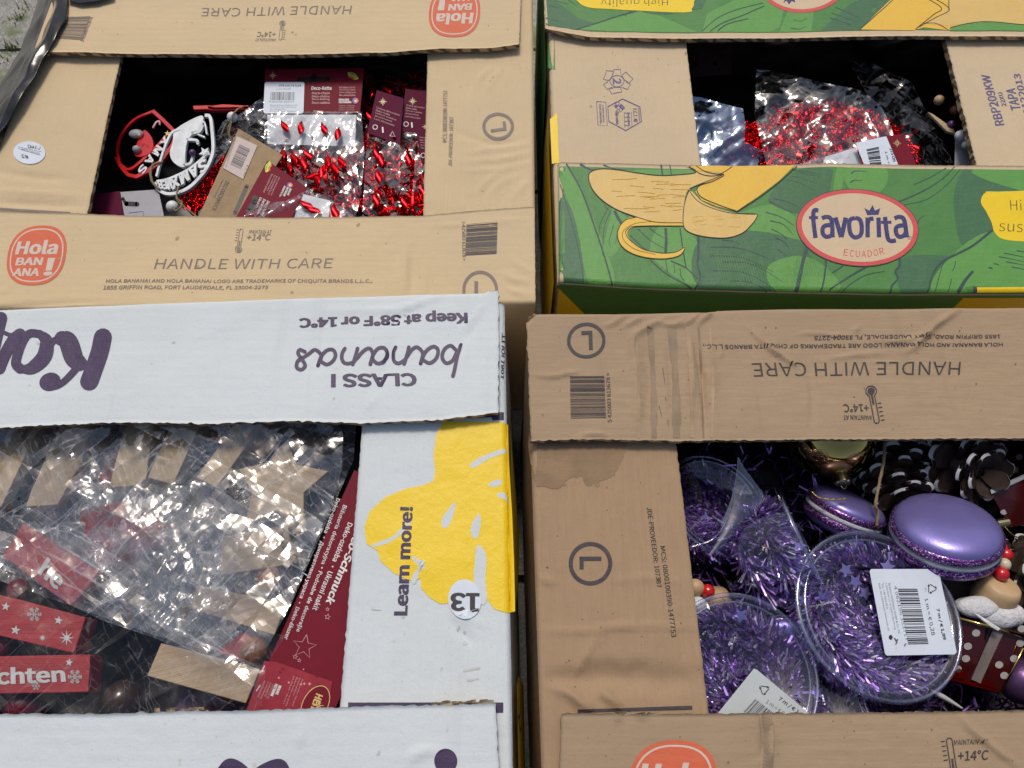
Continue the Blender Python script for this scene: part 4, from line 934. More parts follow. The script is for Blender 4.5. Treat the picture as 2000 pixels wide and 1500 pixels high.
p.text('Keep at 58°F or 14°C', [(912, 605), (585, 617), (585, 641), (913, 632)], M['purple'], .045)
p.text('CLASS I', [(813, 731), (649, 733), (649, 760), (815, 757)], M['purple'], .04)
m = M['purple']; ln = 7.5
def U(pts): # upside-down script: u to reading-right, v up, in px mapped rotated by 180 about start (900,713)
    return [(898 - a - .0 * b, 712 + b - .012 * -a - .0) for a, b in pts]
def base(a): return 713 + a * .012
def S(pts, w=ln): p.stroke([(898 - a + .25 * b * 0, base(a) + b) for a, b in pts], w, m, cap=True, n=6)
# b: image coords read from the photograph (upside-down word "bananas")
for pts in ([(900, 674), (893, 700), (888, 725), (885, 737)], [(890, 684), (880, 676), (868, 684), (864, 700), (872, 711), (884, 706), (892, 690)],
            [(822, 712), (828, 695), (836, 684), (848, 678), (856, 686), (852, 702), (840, 711), (828, 706)], [(822, 712), (826, 692), (816, 680), (806, 684), (797, 696)],
            [(790, 713), (797, 690), (799, 680)], [(797, 696), (790, 706), (778, 712), (770, 706), (769, 690), (773, 680)],
            [(724, 713), (730, 694), (740, 682), (752, 682), (757, 694), (750, 708), (738, 712), (728, 704)], [(724, 714), (729, 694), (722, 682), (710, 688), (698, 702)],
            [(690, 714), (696, 694), (699, 682)], [(700, 698), (690, 710), (676, 712), (669, 704), (669, 692), (674, 682)],
            [(622, 716), (628, 698), (638, 686), (650, 684), (656, 694), (652, 706), (640, 714), (628, 708)], [(622, 716), (628, 696), (616, 684), (604, 692), (590, 702), (584, 706)],
            [(596, 688), (586, 684), (583, 692), (591, 704), (597, 716), (590, 724), (581, 720), (582, 708), (590, 700)]):
    p.stroke(pts, 7.2, m, cap=True)
p.build()
p = Print('printed_lettering', f_ll_r, f_ll_r.o, step=16, xcuts=list(np.arange(972, 1010, 2.5)))
Y = M['yellow']
p.poly([(866, 824), (980, 824), (992, 828), (994, 900), (1000, 1000), (1004, 1100), (1006, 1194), (990, 1197), (966, 1190), (952, 1172), (948, 1150), (900, 1176), (860, 1180), (840, 1168), (822, 1148), (822, 1130), (800, 1134), (770, 1120), (742, 1094), (738, 1076), (716, 1062), (712, 1030), (722, 1000), (752, 972), (790, 955), (826, 948), (846, 940), (850, 925), (847, 890), (852, 850)], Y, False)
Wd = M['white_side']
def drop(pts): p.poly(pts, Wd, True, 5)
drop([(918, 908), (930, 898), (960, 884), (986, 877), (986, 885), (960, 894), (932, 910), (922, 914)]); drop([(954, 946), (966, 938), (978, 937), (980, 944), (970, 950), (958, 951)]); drop([(970, 966), (980, 962), (988, 965), (994, 984), (988, 976), (976, 972)])
drop([(889, 980), (887, 1000), (878, 1024), (868, 1032), (862, 1024), (866, 1008), (878, 992)]); drop([(936, 1004), (939, 1018), (936, 1040), (930, 1052), (921, 1046), (920, 1030), (928, 1012)])
drop([(932, 1066), (942, 1070), (950, 1090), (948, 1130), (951, 1170), (940, 1180), (926, 1140), (928, 1090)]); drop([(732, 1068), (760, 1060), (785, 1042), (803, 1020), (796, 1020), (770, 1046), (748, 1056), (728, 1064)]); drop([(812, 1138), (822, 1112), (830, 1098), (826, 1094), (816, 1108), (804, 1130), (806, 1140)])
p.text('Learn more!', [(796, 1201), (807, 991), (782, 990), (769, 1201)], M['purple'], .04)
p.poly([(700, 818), (984, 805), (984, 820), (962, 821), (960, 815), (700, 827)], M['purple']); p.poly([(680, 1372), (983, 1372), (983, 1392), (680, 1390)], M['purple'])
p.text('77 IOI 1801', [(988, 652), (984, 740), (978, 740), (980, 650)], M['purple'], .02)
p.build()
p = Print('round_sticker', f_ll_r, ll, base=.0009)
p.ell((908, 1171), 32, 39, M['label'], rot=-.1)
p.text('13', [(936, 1158), (881, 1158), (880, 1193), (936, 1198)], M['black'], .03); p.stroke([(897, 1203), (935, 1188)], 1.2, M['gcard'], False); p.build(label='round white sticker printed with number 13')
p = Print('printed_logo', f_ll_f, f_ll_f.o)
p.ell((871, 1486), 22.5, 24, m); p.stroke([(436, 1506), (450, 1492), (470, 1500), (488, 1520)], 22, m, cap=True); p.stroke([(490, 1520), (520, 1500), (548, 1492), (560, 1510)], 20, m, cap=True); p.build(label='tops of aubergine script letters at the lower flap')
# yellow print with black letters on the outer side wall, seen in the gap
fl2, fr2, br2, bl2 = LLC
wl_ = type('F', (), dict(n=np.array([1.0, 0, 0]), map=lambda s, px, py, off: np.stack([fr2[0] + (br2[0] - fr2[0]) * px / 1000 + .0028 + .0085 * (py + 4) / 281 + .002 * np.sin(np.pi * px / 1000) * np.sin(np.pi * np.clip(py / 281, 0, 1)), fr2[1] + .005 + (br2[1] - fr2[1] - .01) * px / 1000, ZL - .004 - py / 1000], 1)))()
p = Print('printed_side_artwork', wl_, ll, step=40)
def y2(py): return float(np.clip((P(1005, py, ZL)[1] - fr2[1]) / (br2[1] - fr2[1]) * 1000, 2, 998))
p.poly([(y2(1200), 0), (y2(830), 0), (y2(900), 80), (y2(1000), 120), (y2(1100), 70)], Y); p.poly([(y2(1320), 40), (y2(1345), 8), (y2(1600), 0), (y2(1600), 230), (y2(1330), 220)], Y)
p.stroke([(y2(1370), 20), (y2(1410), 25), (y2(1400), 60), (y2(1370), 70)], 6, M['black']); p.stroke([(y2(1410), 15), (y2(1440), 50), (y2(1430), 80)], 6, M['black']); p.build()
# LR prints
p = Print('printed_lettering', f_lr_b, f_lr_b.o, step=4, base=.0004)
IK = M['inkb2'] = ink('dark_grey_ink', (.045, .038, .045), .6, .25, (.25, .17, .1))
p.text('HANDLE WITH CARE', [(1876, 707), (1467, 710), (1471, 737), (1873, 733)], IK, -.004)
p.text('HOLA BANANA! AND HOLA BANANA! LOGO ARE TRADEMARKS OF CHIQUITA BRANDS L.L.C.,', [(1957, 668), (1372, 673), (1373, 683), (1957, 677)], IK, .01)
p.text('1855 GRIFFIN ROAD, FORT LAUDERDALE, FL 33004-2275', [(1953, 652), (1590, 655), (1590, 665), (1953, 661)], IK, .01)
p.text('+14°C', [(1693, 792), (1643, 792), (1645, 809), (1694, 807)], IK, .012); p.text('MAINTAIN AT', [(1698, 814), (1643, 814), (1644, 823), (1698, 823)], IK, .004)
thermo(p, (1699, 766), 74, IK, ax=(.16, 1), left=-1)
p.build()
p = Print('printed_letter_mark', f_lr_b, f_lr_b.o); elli(p, (1145, 666), 37.5, IK, 88, 35, 6.5, 7.5); p.build()
p = Print('printed_barcode', f_lr_b, f_lr_b.o); p.bars([(1113, 736), (1114, 820), (1183, 819), (1180, 736)], IK, 34, 8); p.text('5 425003 613678 >', [(1194, 828), (1191, 729), (1183, 730), (1186, 828)], IK, .008); p.build()
p = Print('printed_lettering', f_lr_l, f_lr_l.o)
p.text('JDE-PROVEEDOR: 107387', [(1264, 990), (1279, 1148), (1291, 1147), (1273, 990)][0:1] * 0 + [(1263, 990), (1283, 1148), (1292, 1147), (1273, 990)], IK, .008)
p.text('MCS: 0800100390-1477753', [(1289, 1067), (1311, 1245), (1321, 1244), (1299, 1066)], IK, .008)
p.poly([(1128, 1386), (1352, 1378), (1352, 1386), (1128, 1392)], IK); p.build()
p = Print('printed_letter_mark', f_lr_l, f_lr_l.o); elli(p, (1153, 1101), 42.5, IK, 0, 42.5, 8, 8); p.build()
p = Print('damp_stain', f_lr_l, f_lr_l.o, base=.0002)
p.poly([(1042, 830), (1180, 830), (1224, 850), (1222, 880), (1212, 905), (1195, 930), (1170, 940), (1146, 945), (1135, 930), (1110, 936), (1090, 955), (1062, 950), (1044, 940)], M['stain'], True, 5); rs = random.Random(9); [p.ell((rs.uniform(1050, 1215), 925 + rs.uniform(-10, 22)), rs.uniform(3, 13), rs.uniform(2, 8), M['stain'], n=14) for _ in range(34)]; p.build(label='dark damp stain near the fold')
p = Print('printed_logo', f_lr_f, f_lr_f.o, step=16); holalogo(p, (1312, 1532), 88, 1, .98, .08); p.build(label='orange rounded logo at the lower edge')
p = Print('printed_lettering', f_lr_f, f_lr_f.o); thermo(p, (1861, 1510), 80, IK, ax=(-.16, -1), left=-1)
p.text('+14°C', [(1868, 1486), (1926, 1484), (1928, 1464), (1868, 1466)], IK, .012); p.text('MAINTAIN AT', [(1860, 1455), (1921, 1453), (1923, 1443), (1860, 1445)], IK, .004); p.build()
# light seams of tape marks and scuffs on the brown flap
p = Print('scuff_mark', f_lr_b, f_lr_b.o)
for a in ([(1294, 720), (1298, 752)], [(1298, 778), (1301, 786)], [(1286, 795), (1291, 816)], [(1303, 822), (1304, 834)]): p.stroke(a, 1, IK, False, .5)
p.build()

# rubbed vertical bands where the old tape and straps sat
p = Print('rubbed_strip', f_lr_b, f_lr_b.o, base=.0002)
RL = ink('rubbed_light_board', (.40, .285, .18), .7, .9, (.35, .25, .155)); RD = ink('rubbed_dark_board', (.275, .20, .13), .7, .9, (.33, .24, .15))
for x0, x1, w, m_ in ((1241, 1246, 8, RL), (1312, 1320, 26, RD), (1342, 1350, 16, RL), (1364, 1372, 7, RD), (1386, 1388, 9, RL), (1270, 1276, 20, RD)):
    p.stroke([(x0, 640), ((x0 + x1) / 2 + 3, 750), (x1, 858)], lambda t, w=w: w * (.55 + .12 * math.sin(t * 9 + w) + .08 * math.sin(t * 31 + w)), m_)
p.build()
p = Print('rubbed_strip', f_lr_f, f_lr_f.o, base=.0002); p.stroke([(1494, 1396), (1500, 1440), (1498, 1520)], 20, RD); p.stroke([(1483, 1396), (1487, 1440), (1484, 1520)], 5, RL); p.build()

# small dirt: specks, rubbed streaks and smudges with shapes of their own
def dirt(sh, box, n, seed, mat, big=3.0, streaks=()):
    rd = random.Random(seed); p = Print('dirt_marks', sh, sh.o, base=.00022)
    for _ in range(n):
        x, y = rd.uniform(box[0], box[2]), rd.uniform(box[1], box[3]); r = rd.uniform(.5, 1.2) if rd.random() < .8 else rd.uniform(1.2, big); p.ell((x, y), r * rd.uniform(.7, 1.8), r, mat, rot=rd.uniform(0, 3), n=9)
    for a, w in streaks: p.stroke(a, lambda t, w=w: w * (.35 + .65 * abs(math.sin(2 + t * 11))), mat)
    o = p.build(); o['kind'] = 'stuff'
DW = ink('beige_smudge', (.56, .575, .54), .7, .9, (.6, .64, .64)); DK = ink('brown_speck', (.16, .11, .07), .8, .5, (.35, .25, .16)); DS = ink('tan_smudge', (.42, .31, .18), .8, .9, (.55, .42, .25))
dirt(f_ll_b, (20, 610, 960, 815), 40, 1, DW, 3)
dirt(f_ll_f, (20, 1400, 960, 1495), 36, 2, DW, 4)
dirt(f_ll_r, (700, 1200, 990, 1370), 26, 3, DW, 4, [([(905, 1310), (938, 1305)], 6), ([(912, 1330), (935, 1325)], 5), ([(725, 1190), (745, 1192)], 3)])
dirt(f_lr_b, (1050, 620, 1990, 850), 46, 4, DK, 1.6); dirt(f_lr_l, (1060, 880, 1370, 1370), 34, 5, DK, 1.8); dirt(f_lr_f, (1100, 1400, 1990, 1495), 26, 6, DK, 1.6)
dirt(f_ul_f, (10, 430, 1030, 590), 30, 7, DS, 3); dirt(f_ul_b, (150, 10, 1000, 100), 20, 8, DS, 3); dirt(f_ul_r, (850, 110, 1035, 395), 14, 9, DS, 3); dirt(f_ur_l, (1095, 95, 1340, 310), 16, 10, DS, 3)
# ---------------------------------------------------------------- shape builders for the contents
def frame(c, axis, hint=(0, 1, 0)):
    a = Vector(axis).normalized(); h = Vector(hint); x = h.cross(a)
    if x.length < 1e-4: x = Vector((1, 0, 0)).cross(a)
    x.normalize(); y = a.cross(x); m = Matrix((x, y, a)).transposed().to_4x4(); m.translation = Vector(c); return m
def lathe(name, prof, mats, parent, mat4, n=40, idx=None, smooth=True):
    v, f, mi = [], [], []
    for r, z in prof:
        for i in range(n):
            a = 2 * math.pi * i / n; v.append(mat4 @ Vector((r * math.cos(a), r * math.sin(a), z)))
    for j in range(len(prof) - 1):
        for i in range(n):
            f.append((j * n + i, j * n + (i + 1) % n, (j + 1) * n + (i + 1) % n, (j + 1) * n + i)); mi.append(idx[j] if idx else 0)
    return mesh(name, [tuple(q) for q in v], f, mats, parent, mi, smooth)
def ball(name, c, r, mat, parent=None, n=24, sq=(1, 1, 1)):
    prof = [(r * math.sin(math.pi * j / (n // 2)) + 1e-6, -r * math.cos(math.pi * j / (n // 2))) for j in range(n // 2 + 1)]
    m = Matrix.Translation(Vector(c)) @ Matrix.Diagonal((sq[0], sq[1], sq[2], 1)); return lathe(name, prof, [mat], parent, m, n)
def tube(name, pts, r, mat, parent=None, n=6, twist=0, closed=False):
    p = [Vector(q) for q in pts]; v, f = [], []
    up = Vector((0, 0, 1))
    for i, q in enumerate(p):
        d = (p[min(i + 1, len(p) - 1)] - p[max(i - 1, 0)]).normalized(); x = d.cross(up)
        if x.length < 1e-3: x = d.cross(Vector((1, 0, 0)))
        x.normalize(); y = d.cross(x); rr = r(i / (len(p) - 1)) if callable(r) else r
        for k in range(n):
            a = 2 * math.pi * k / n + twist * i; rk = rr * (1 + (.25 if twist and k % 2 else 0)); v.append(q + x * rk * math.cos(a) + y * rk * math.sin(a))
    for i in range(len(p) - 1):
        for k in range(n): f.append((i * n + k, i * n + (k + 1) % n, (i + 1) * n + (k + 1) % n, (i + 1) * n + k))
    f.append(tuple(range(n))[::-1]); f.append(tuple(range((len(p) - 1) * n, len(p) * n)))
    return mesh(name, [tuple(q) for q in v], f, mat, parent, smooth=True)
def pxpath(pts, n=8):
    """smooth path through (px, py, z)"""
    return [PV(q[0], q[1], q[2]) for q in catmull(pts, n)]
def fuzz(name, path, mat, parent, k=60, L=.004, seed=1):
    rnd = random.Random(seed); v, f = [], []
    for _ in range(k):
        q = rnd.choice(path); d = Vector((rnd.gauss(0, 1), rnd.gauss(0, 1), rnd.gauss(0, .6))).normalized() * L * rnd.uniform(.4, 1); w = Vector((rnd.gauss(0, 1), rnd.gauss(0, 1), 0)).normalized() * .00015
        i = len(v); v += [tuple(q - w), tuple(q + w), tuple(q + d + w * .3), tuple(q + d - w * .3)]; f.append((i, i + 1, i + 2, i + 3))
    o = mesh(name, v, f, mat, parent); o['kind'] = 'stuff'; return o
def hexa(name, top, z1, botq, z2, mat, parent=None, mats=None, bev=.0006):
    z1 = z1 if isinstance(z1, (list, tuple)) else [z1] * 4; z2 = z2 if isinstance(z2, (list, tuple)) else [z2] * 4
    v = [P(*q, z) for q, z in zip(top, z1)] + [P(*q, z) for q, z in zip(botq, z2)]; n = len(top)
    off = wloc(parent); bm = bmesh.new(); vs = [bm.verts.new((p[0] - off.x, p[1] - off.y, p[2] - off.z)) for p in v]
    bm.faces.new(vs[:n]); bm.faces.new(vs[n:][::-1])
    for i in range(n): bm.faces.new((vs[i], vs[n + i], vs[n + (i + 1) % n], vs[(i + 1) % n]))
    bmesh.ops.recalc_face_normals(bm, faces=list(bm.faces))
    if bev: bmesh.ops.bevel(bm, geom=list(bm.edges), offset=bev, segments=2, profile=.5, affect='EDGES')
    me = bpy.data.meshes.new(name); bm.to_mesh(me); bm.free(); return link(name, me, parent, [mat])
def block(name, top, z, h, mat, parent=None, drift=(0, 0), bev=.0006):
    zz = z if isinstance(z, (list, tuple)) else [z] * len(top)
    v = [P(*q, k) for q, k in zip(top, zz)]
    off = wloc(parent); bm = bmesh.new(); vs = [bm.verts.new((p[0] - off.x, p[1] - off.y, p[2] - off.z)) for p in v] + [bm.verts.new((p[0] - off.x + drift[0], p[1] - off.y + drift[1], p[2] - off.z - h)) for p in v]
    n = len(top); bm.faces.new(vs[:n]); bm.faces.new(vs[n:][::-1])
    for i in range(n): bm.faces.new((vs[i], vs[n + i], vs[n + (i + 1) % n], vs[(i + 1) % n]))
    bmesh.ops.recalc_face_normals(bm, faces=list(bm.faces))
    if bev: bmesh.ops.bevel(bm, geom=list(bm.edges), offset=bev, segments=2, profile=.5, affect='EDGES')
    me = bpy.data.meshes.new(name); bm.to_mesh(me); bm.free(); return link(name, me, parent, [mat])
class Card(Plane):
    """thin card: picture outline on a tilted plane; .print() puts lettering on it"""
    def __init__(s, name, poly, za, zb, zc, mat, parent, th=.0006, holes=(), bend=None):
        super().__init__((*poly[0], za), (*poly[1], zb), (*poly[2], zc))
        s.parent = parent; pr = Print(name, s, parent, step=0, base=0, dl=0); pr.poly(poly, mat); s.o = pr.build(slab=th)
        for h in holes:
            q = Print('hanger_hole', s, s.o, step=0, base=.0002, dl=.00002)
            for kind, *a in h:
                if kind == 's': q.stroke(a[0], a[1], M['dark_fill'], False, cap=True)
                else: q.ell(a[0], a[1], a[1], M['dark_fill'], n=20)
            q.build()
    def pr(s, name='printed_lettering', base=.00025): return Print(name, s, s.o, step=0, base=base, dl=.00003)
def crumple(X, Y, seed, s=1.0, ang=0, st=1.0):
    """cellophane creases: warped triangle waves in random directions give flat facets and sharp ridges"""
    rnd = random.Random(seed); wx = X + .008 * noise(X / .055, Y / .055, seed + 50); wy = Y + .008 * noise(X / .055, Y / .055, seed + 51)
    h = .5 * noise(X / .045, Y / .045, seed + 60)
    for lam, a, k in ((.060, .75, 3), (.030, .34, 4), (.014, .13, 5), (.007, .035, 4)):
        lam *= s
        for i in range(k):
            t = ang + rnd.gauss(0, .55 / st * 1.3) + (math.pi / 2 if rnd.random() < .28 else 0)
            nx, ny = math.cos(t + math.pi / 2), math.sin(t + math.pi / 2); L = lam * rnd.uniform(.7, 1.5)
            u = (wx * nx + wy * ny) / L + rnd.random(); tri = np.abs((u % 1.0) - .5) * 2 - .5
            q = noise(X / (lam * 1.6) + 7 * i, Y / (lam * 1.6), seed + 70 + i); mask = np.clip(.35 + 1.3 * q, 0, 1)
            h = h + a * tri * mask * (L / lam)
    return h
def film(name, parent, poly, z, amp, mat, seed, step=3.0, s=1.0, ang=0, st=1.0, sag=None, label=None, edge=0):
    pl = np.array(poly, float); x0, y0 = pl.min(0); x1, y1 = pl.max(0)
    xs = np.arange(x0, x1 + step, step); ys = np.arange(y0, y1 + step, step); GX, GY = np.meshgrid(xs, ys)
    def inside(px, py):
        r = np.zeros(px.shape, bool); n = len(pl)
        for i in range(n):
            a, b = pl[i], pl[(i + 1) % n]
            c = (a[1] > py) != (b[1] > py); r ^= c & (px < (b[0] - a[0]) * (py - a[1]) / (b[1] - a[1] + 1e-12) + a[0])
        return r
    cell = inside((GX[:-1, :-1] + step / 2), (GY[:-1, :-1] + step / 2))
    # pull boundary-near points onto the outline
    Z = z(GX, GY) if callable(z) else np.full(GX.shape, float(z))
    W3 = P(GX, GY, Z); Z = Z + amp * crumple(W3[..., 0], W3[..., 1], seed, s, ang, st)
    used = np.zeros(GX.shape, bool)
    for a in (0, 1):
        for b in (0, 1): used[a:a + cell.shape[0], b:b + cell.shape[1]] |= cell
    full = np.zeros(GX.shape, int)
    for a in (0, 1):
        for b in (0, 1): full[a:a + cell.shape[0], b:b + cell.shape[1]] += cell
    bd = used & (full < 4)
    PX, PY = GX.copy(), GY.copy(); by, bx = np.nonzero(bd); q = np.stack([GX[by, bx], GY[by, bx]], 1)
    best = np.full(len(q), 1e9); bp = q.copy()
    for i in range(len(pl)):
        a, b = pl[i], pl[(i + 1) % len(pl)]; d = b - a; t = np.clip(((q - a) @ d) / (d @ d + 1e-9), 0, 1); c = a + t[:, None] * d; dd = np.hypot(*(q - c).T); mm = dd < best
        best = np.where(mm, dd, best); bp[mm] = c[mm]
    PX[by, bx] = bp[:, 0]; PY[by, bx] = bp[:, 1]
    V = P(PX, PY, Z); ids = -np.ones(GX.shape, int); ids[used] = np.arange(used.sum())
    cy, cx = np.nonzero(cell)
    f = np.stack([ids[cy, cx], ids[cy + 1, cx], ids[cy + 1, cx + 1], ids[cy, cx + 1]], 1)
    o = mesh(name, V[used], f, mat, parent, smooth=True)
    if label: o['label'] = label
    return o
def dupe(o, parent, loc, rot=None, sc=None):
    c = o.copy(); COL.objects.link(c); c.parent = parent; c.location = Vector(loc) - wloc(parent)
    if rot is not None: c.rotation_euler = rot
    if sc is not None: c.scale = sc
    return c
def mesh_only(name, v, f, mats, smooth=True):
    me = bpy.data.meshes.new(name); me.from_pydata([tuple(q) for q in v], [], [tuple(q) for q in f])
    for m in mats: me.materials.append(m)
    if smooth: me.polygons.foreach_set('use_smooth', [True] * len(me.polygons))
    return me
def sphere_vf(rx, ry, rz, n=12, k=7, c=(0, 0, 0), M4=None):
    v = [Vector((0, 0, -rz))]; f = []
    for j in range(1, k):
        t = math.pi * j / k
        for i in range(n): a = 2 * math.pi * i / n; v.append(Vector((rx * math.sin(t) * math.cos(a), ry * math.sin(t) * math.sin(a), -rz * math.cos(t))))
    v.append(Vector((0, 0, rz))); L = len(v) - 1
    for i in range(n): f.append((0, 1 + (i + 1) % n, 1 + i)); f.append((L, L - n + i, L - n + (i + 1) % n))
    for j in range(k - 2):
        for i in range(n): f.append((1 + j * n + i, 1 + j * n + (i + 1) % n, 1 + (j + 1) * n + (i + 1) % n, 1 + (j + 1) * n + i))
    if M4 is not None: v = [M4 @ q for q in v]
    return [q + Vector(c) for q in v], f
def _leaf():
    V, F = [], []; n, k = 8, 12
    for j in range(k + 1):
        t = j / k; w = max(.05, math.sin(math.pi * t) ** .75); a0 = (t - .5) * 2.0
        for i in range(n):
            a = 2 * math.pi * i / n; x, y = .0024 * w * math.cos(a), .0010 * w * math.sin(a); V.append((x * math.cos(a0) - y * math.sin(a0), x * math.sin(a0) + y * math.cos(a0), (t - .5) * .0125))
    for j in range(k):
        for i in range(n): F.append((j * n + i, j * n + (i + 1) % n, (j + 1) * n + (i + 1) % n, (j + 1) * n + i))
    return V, F
_ov = mesh_only('oval_bead', *_leaf(), [M['redm']])
def oval(parent, c, rot, sc=1):
    o = bpy.data.objects.new('oval_bead', _ov); COL.objects.link(o); o.parent = parent; o.location = Vector(c) - wloc(parent); o.rotation_euler = rot; o.scale = (sc, sc, sc); return o
def chain_mass(parent, poly, z, n_oval, n_stack, seed, dz=.010, mat=None, sc=1.0):
    """red chain coiled in its bag: each oval bead a part, the tiny spacer beads joined"""
    rnd = random.Random(seed); pl = np.array(poly, float); lo, hi = pl.min(0), pl.max(0)
    def ins(x, y):
        r = False; n = len(pl)
        for i in range(n):
            a, b = pl[i], pl[(i + 1) % n]
            if (a[1] > y) != (b[1] > y) and x < (b[0] - a[0]) * (y - a[1]) / (b[1] - a[1]) + a[0]: r = not r
        return r
    def pick():
        while True:
            x, y = rnd.uniform(lo[0], hi[0]), rnd.uniform(lo[1], hi[1])
            if ins(x, y): return x, y
    zz = z if callable(z) else (lambda x, y: z)
    V, F = [], []
    for _ in range(n_stack):
        x, y = pick(); c = P(x, y, zz(x, y) - rnd.uniform(0, dz)); ax = Vector((rnd.gauss(0, .6), rnd.gauss(0, 1), rnd.gauss(0, .35))).normalized()
        m = frame(c, ax)
        for k in range(rnd.choice([3, 4, 4, 5])):
            vv, ff = sphere_vf(.0024 * sc, .0024 * sc, .0010 * sc, 8, 4, M4=m @ Matrix.Translation((0, 0, .0024 * sc * (k - 1.5)))); n0 = len(V); V += vv; F += [tuple(n0 + i for i in q) for q in ff]
    o = mesh('spacer_beads', [tuple(q) for q in V], F, mat or M['redm'], parent, smooth=True); o['kind'] = 'stuff'
    for _ in range(n_oval):
        x, y = pick(); oval(parent, P(x, y, zz(x, y) - rnd.uniform(0, dz * .6)), (rnd.uniform(1.1, 2.0), rnd.uniform(-.8, .8), rnd.gauss(0, .7)), rnd.uniform(.8, 1.15) * sc)
def price_label(card, quad, seed, mat=None, price='275 cm / € 0,99', unit='1 m = € 0,37', host=None, small=True):
    """quad: reading BL BR TR TL in picture points"""
    q = np.array(quad, float); L = lambda u, v: tuple(q[0] * (1 - u) * (1 - v) + q[1] * u * (1 - v) + q[2] * u * v + q[3] * (1 - u) * v)
    S = Print('price_label', card, host or card.o, step=0, base=.0005, dl=.00006)
    c = .04; S.poly([L(c, 0), L(1 - c, 0), L(1, c), L(1, 1 - c), L(1 - c, 1), L(c, 1), L(0, 1 - c), L(0, c)], mat or M['label'])
    B = lambda a, b, c_, d: [L(a, b), L(c_, b), L(c_, d), L(a, d)]
    S.text(price, B(.36, .84, .92, .92), M['lprint'], .02); S.text(unit, B(.30, .74, .66, .80), M['lprint'])
    S.bars([L(.16, .42), L(.76, .42), L(.76, .68), L(.16, .68)], M['lprint'], 30, seed); S.text('4 062196 353717', B(.13, .34, .76, .40), M['lprint'])
    if small:
        for i, t in enumerate(('Brauns-Heitmann GmbH & Co. KG', 'Lütkefeld 15  D-34414 Warburg', 'Tel. +49 5641 95 0', 'Mail: deco@brauns-heitmann.de')):
            S.text(t, B(.16, .24 - i * .065, (.84, .80, .55, .82)[i], .285 - i * .065), M['lprint'])
    return S.build()
# added black sheet that stands in for the deep shade inside each box
def dark_fill(name, label, corners, z, amp, seed):
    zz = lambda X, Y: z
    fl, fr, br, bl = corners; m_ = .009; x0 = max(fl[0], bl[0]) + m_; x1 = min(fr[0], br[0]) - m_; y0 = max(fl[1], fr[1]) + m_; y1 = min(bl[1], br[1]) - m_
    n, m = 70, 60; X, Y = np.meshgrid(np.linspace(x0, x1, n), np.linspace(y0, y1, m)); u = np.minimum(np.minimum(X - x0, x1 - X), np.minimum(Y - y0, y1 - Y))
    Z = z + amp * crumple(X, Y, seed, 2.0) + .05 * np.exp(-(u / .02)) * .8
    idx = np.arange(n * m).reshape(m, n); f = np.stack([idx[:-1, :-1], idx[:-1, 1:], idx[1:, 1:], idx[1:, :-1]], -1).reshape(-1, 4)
    return tag(mesh(name, np.stack([X.ravel(), Y.ravel(), Z.ravel()], 1), f, M['dark_fill'], smooth=True), label, 'plastic liner', 'added dark sheets in the box bottoms')
# ================================================================ contents of the upper left box
ULf, ULb = [(-90, 590), (1030, 585)], [(1020, -150), (170, -150)]
dark_fill('depth_shade_sheet', 'added black sheet darkening the depth of the light kraft box under the red chain bags', ULC, .135, .010, 3)
dark_fill('depth_shade_sheet', 'added black sheet darkening the depth of the green box under the chain bags', URC, .135, .010, 4)
dark_fill('depth_shade_sheet', 'added black sheet darkening the depth under the bagged wooden stars in the white box', LLC, .185, .008, 5)
dark_fill('depth_shade_sheet', 'added black sheet darkening the depth under the purple tinsel tubs in the brown box', LRC, .175, .008, 6)

def bagged_card(label, poly, za, zb, zc, mat=None, holes=(), film_poly=None, fz=None, seed=1, group='red chain bags with header cards', chain=None, fm=None, amp=.006, ang=1.4, st=2.2):
    c = P(*poly[0], za); t = thing('chain_bag', label, 'packaged chain', tuple(c), group)
    cd_ = Card('header_card', poly, za, zb, zc, mat or M['maroon'], t, .0008, holes)
    if chain: chain_mass(t, *chain)
    if film_poly: film('bag_film', t, film_poly, fz, amp, fm or M['filmh'], seed, 2.6, .8, ang, st)
    return t, cd_
GI, WI = M['gold_ink'], M['white_ink']
def sparkle(pr, c, r, mat=GI):
    for k in range(8):
        a = R(22.5 * 0 + 45 * k); rr = r * (1 if k % 2 == 0 else .72); e = (c[0] + rr * math.cos(a), c[1] + rr * math.sin(a)); pr.stroke([c, e], 2.2, mat, False, .5)
def lines(pr, q, txts, mat=WI, b=.01, gap=.35):
    """stack text lines in quad BL BR TR TL (reading)"""
    q = np.array(q, float); n = len(txts); L = lambda u, v: q[0] * (1 - u) * (1 - v) + q[1] * u * (1 - v) + q[2] * u * v + q[3] * (1 - u) * v
    mx = max(len(t) for t in txts)
    for i, t in enumerate(txts):
        v1 = 1 - i / n; v0 = v1 - (1 - gap) / n; u = len(t) / mx; pr.text(t, [L(0, v0), L(u, v0), L(u, v1), L(0, v1)], mat, b)
def arclogo(pr, c, s, rot):
    for r0, mt, w in ((.95, M['limec'], .5), (.55, M['fruit'], .3)):
        pr.stroke([(c[0] + s * r0 * math.cos(R(rot + a)), c[1] + s * r0 * math.sin(R(rot + a))) for a in np.linspace(-50, 50, 9)], s * w, mt, False)
    a = R(rot + 90); u = np.array([math.cos(a), math.sin(a)]); v = np.array([u[1], -u[0]]); e = np.array(c) + s * .95 * np.array([math.cos(R(rot)), math.sin(R(rot))])
    pr.text('DECO', [e - u * s * .6 - v * s * .12, e + u * s * .6 - v * s * .12, e + u * s * .6 + v * s * .14, e - u * s * .6 + v * s * .14], M['limec'] if False else M['green'], .02)
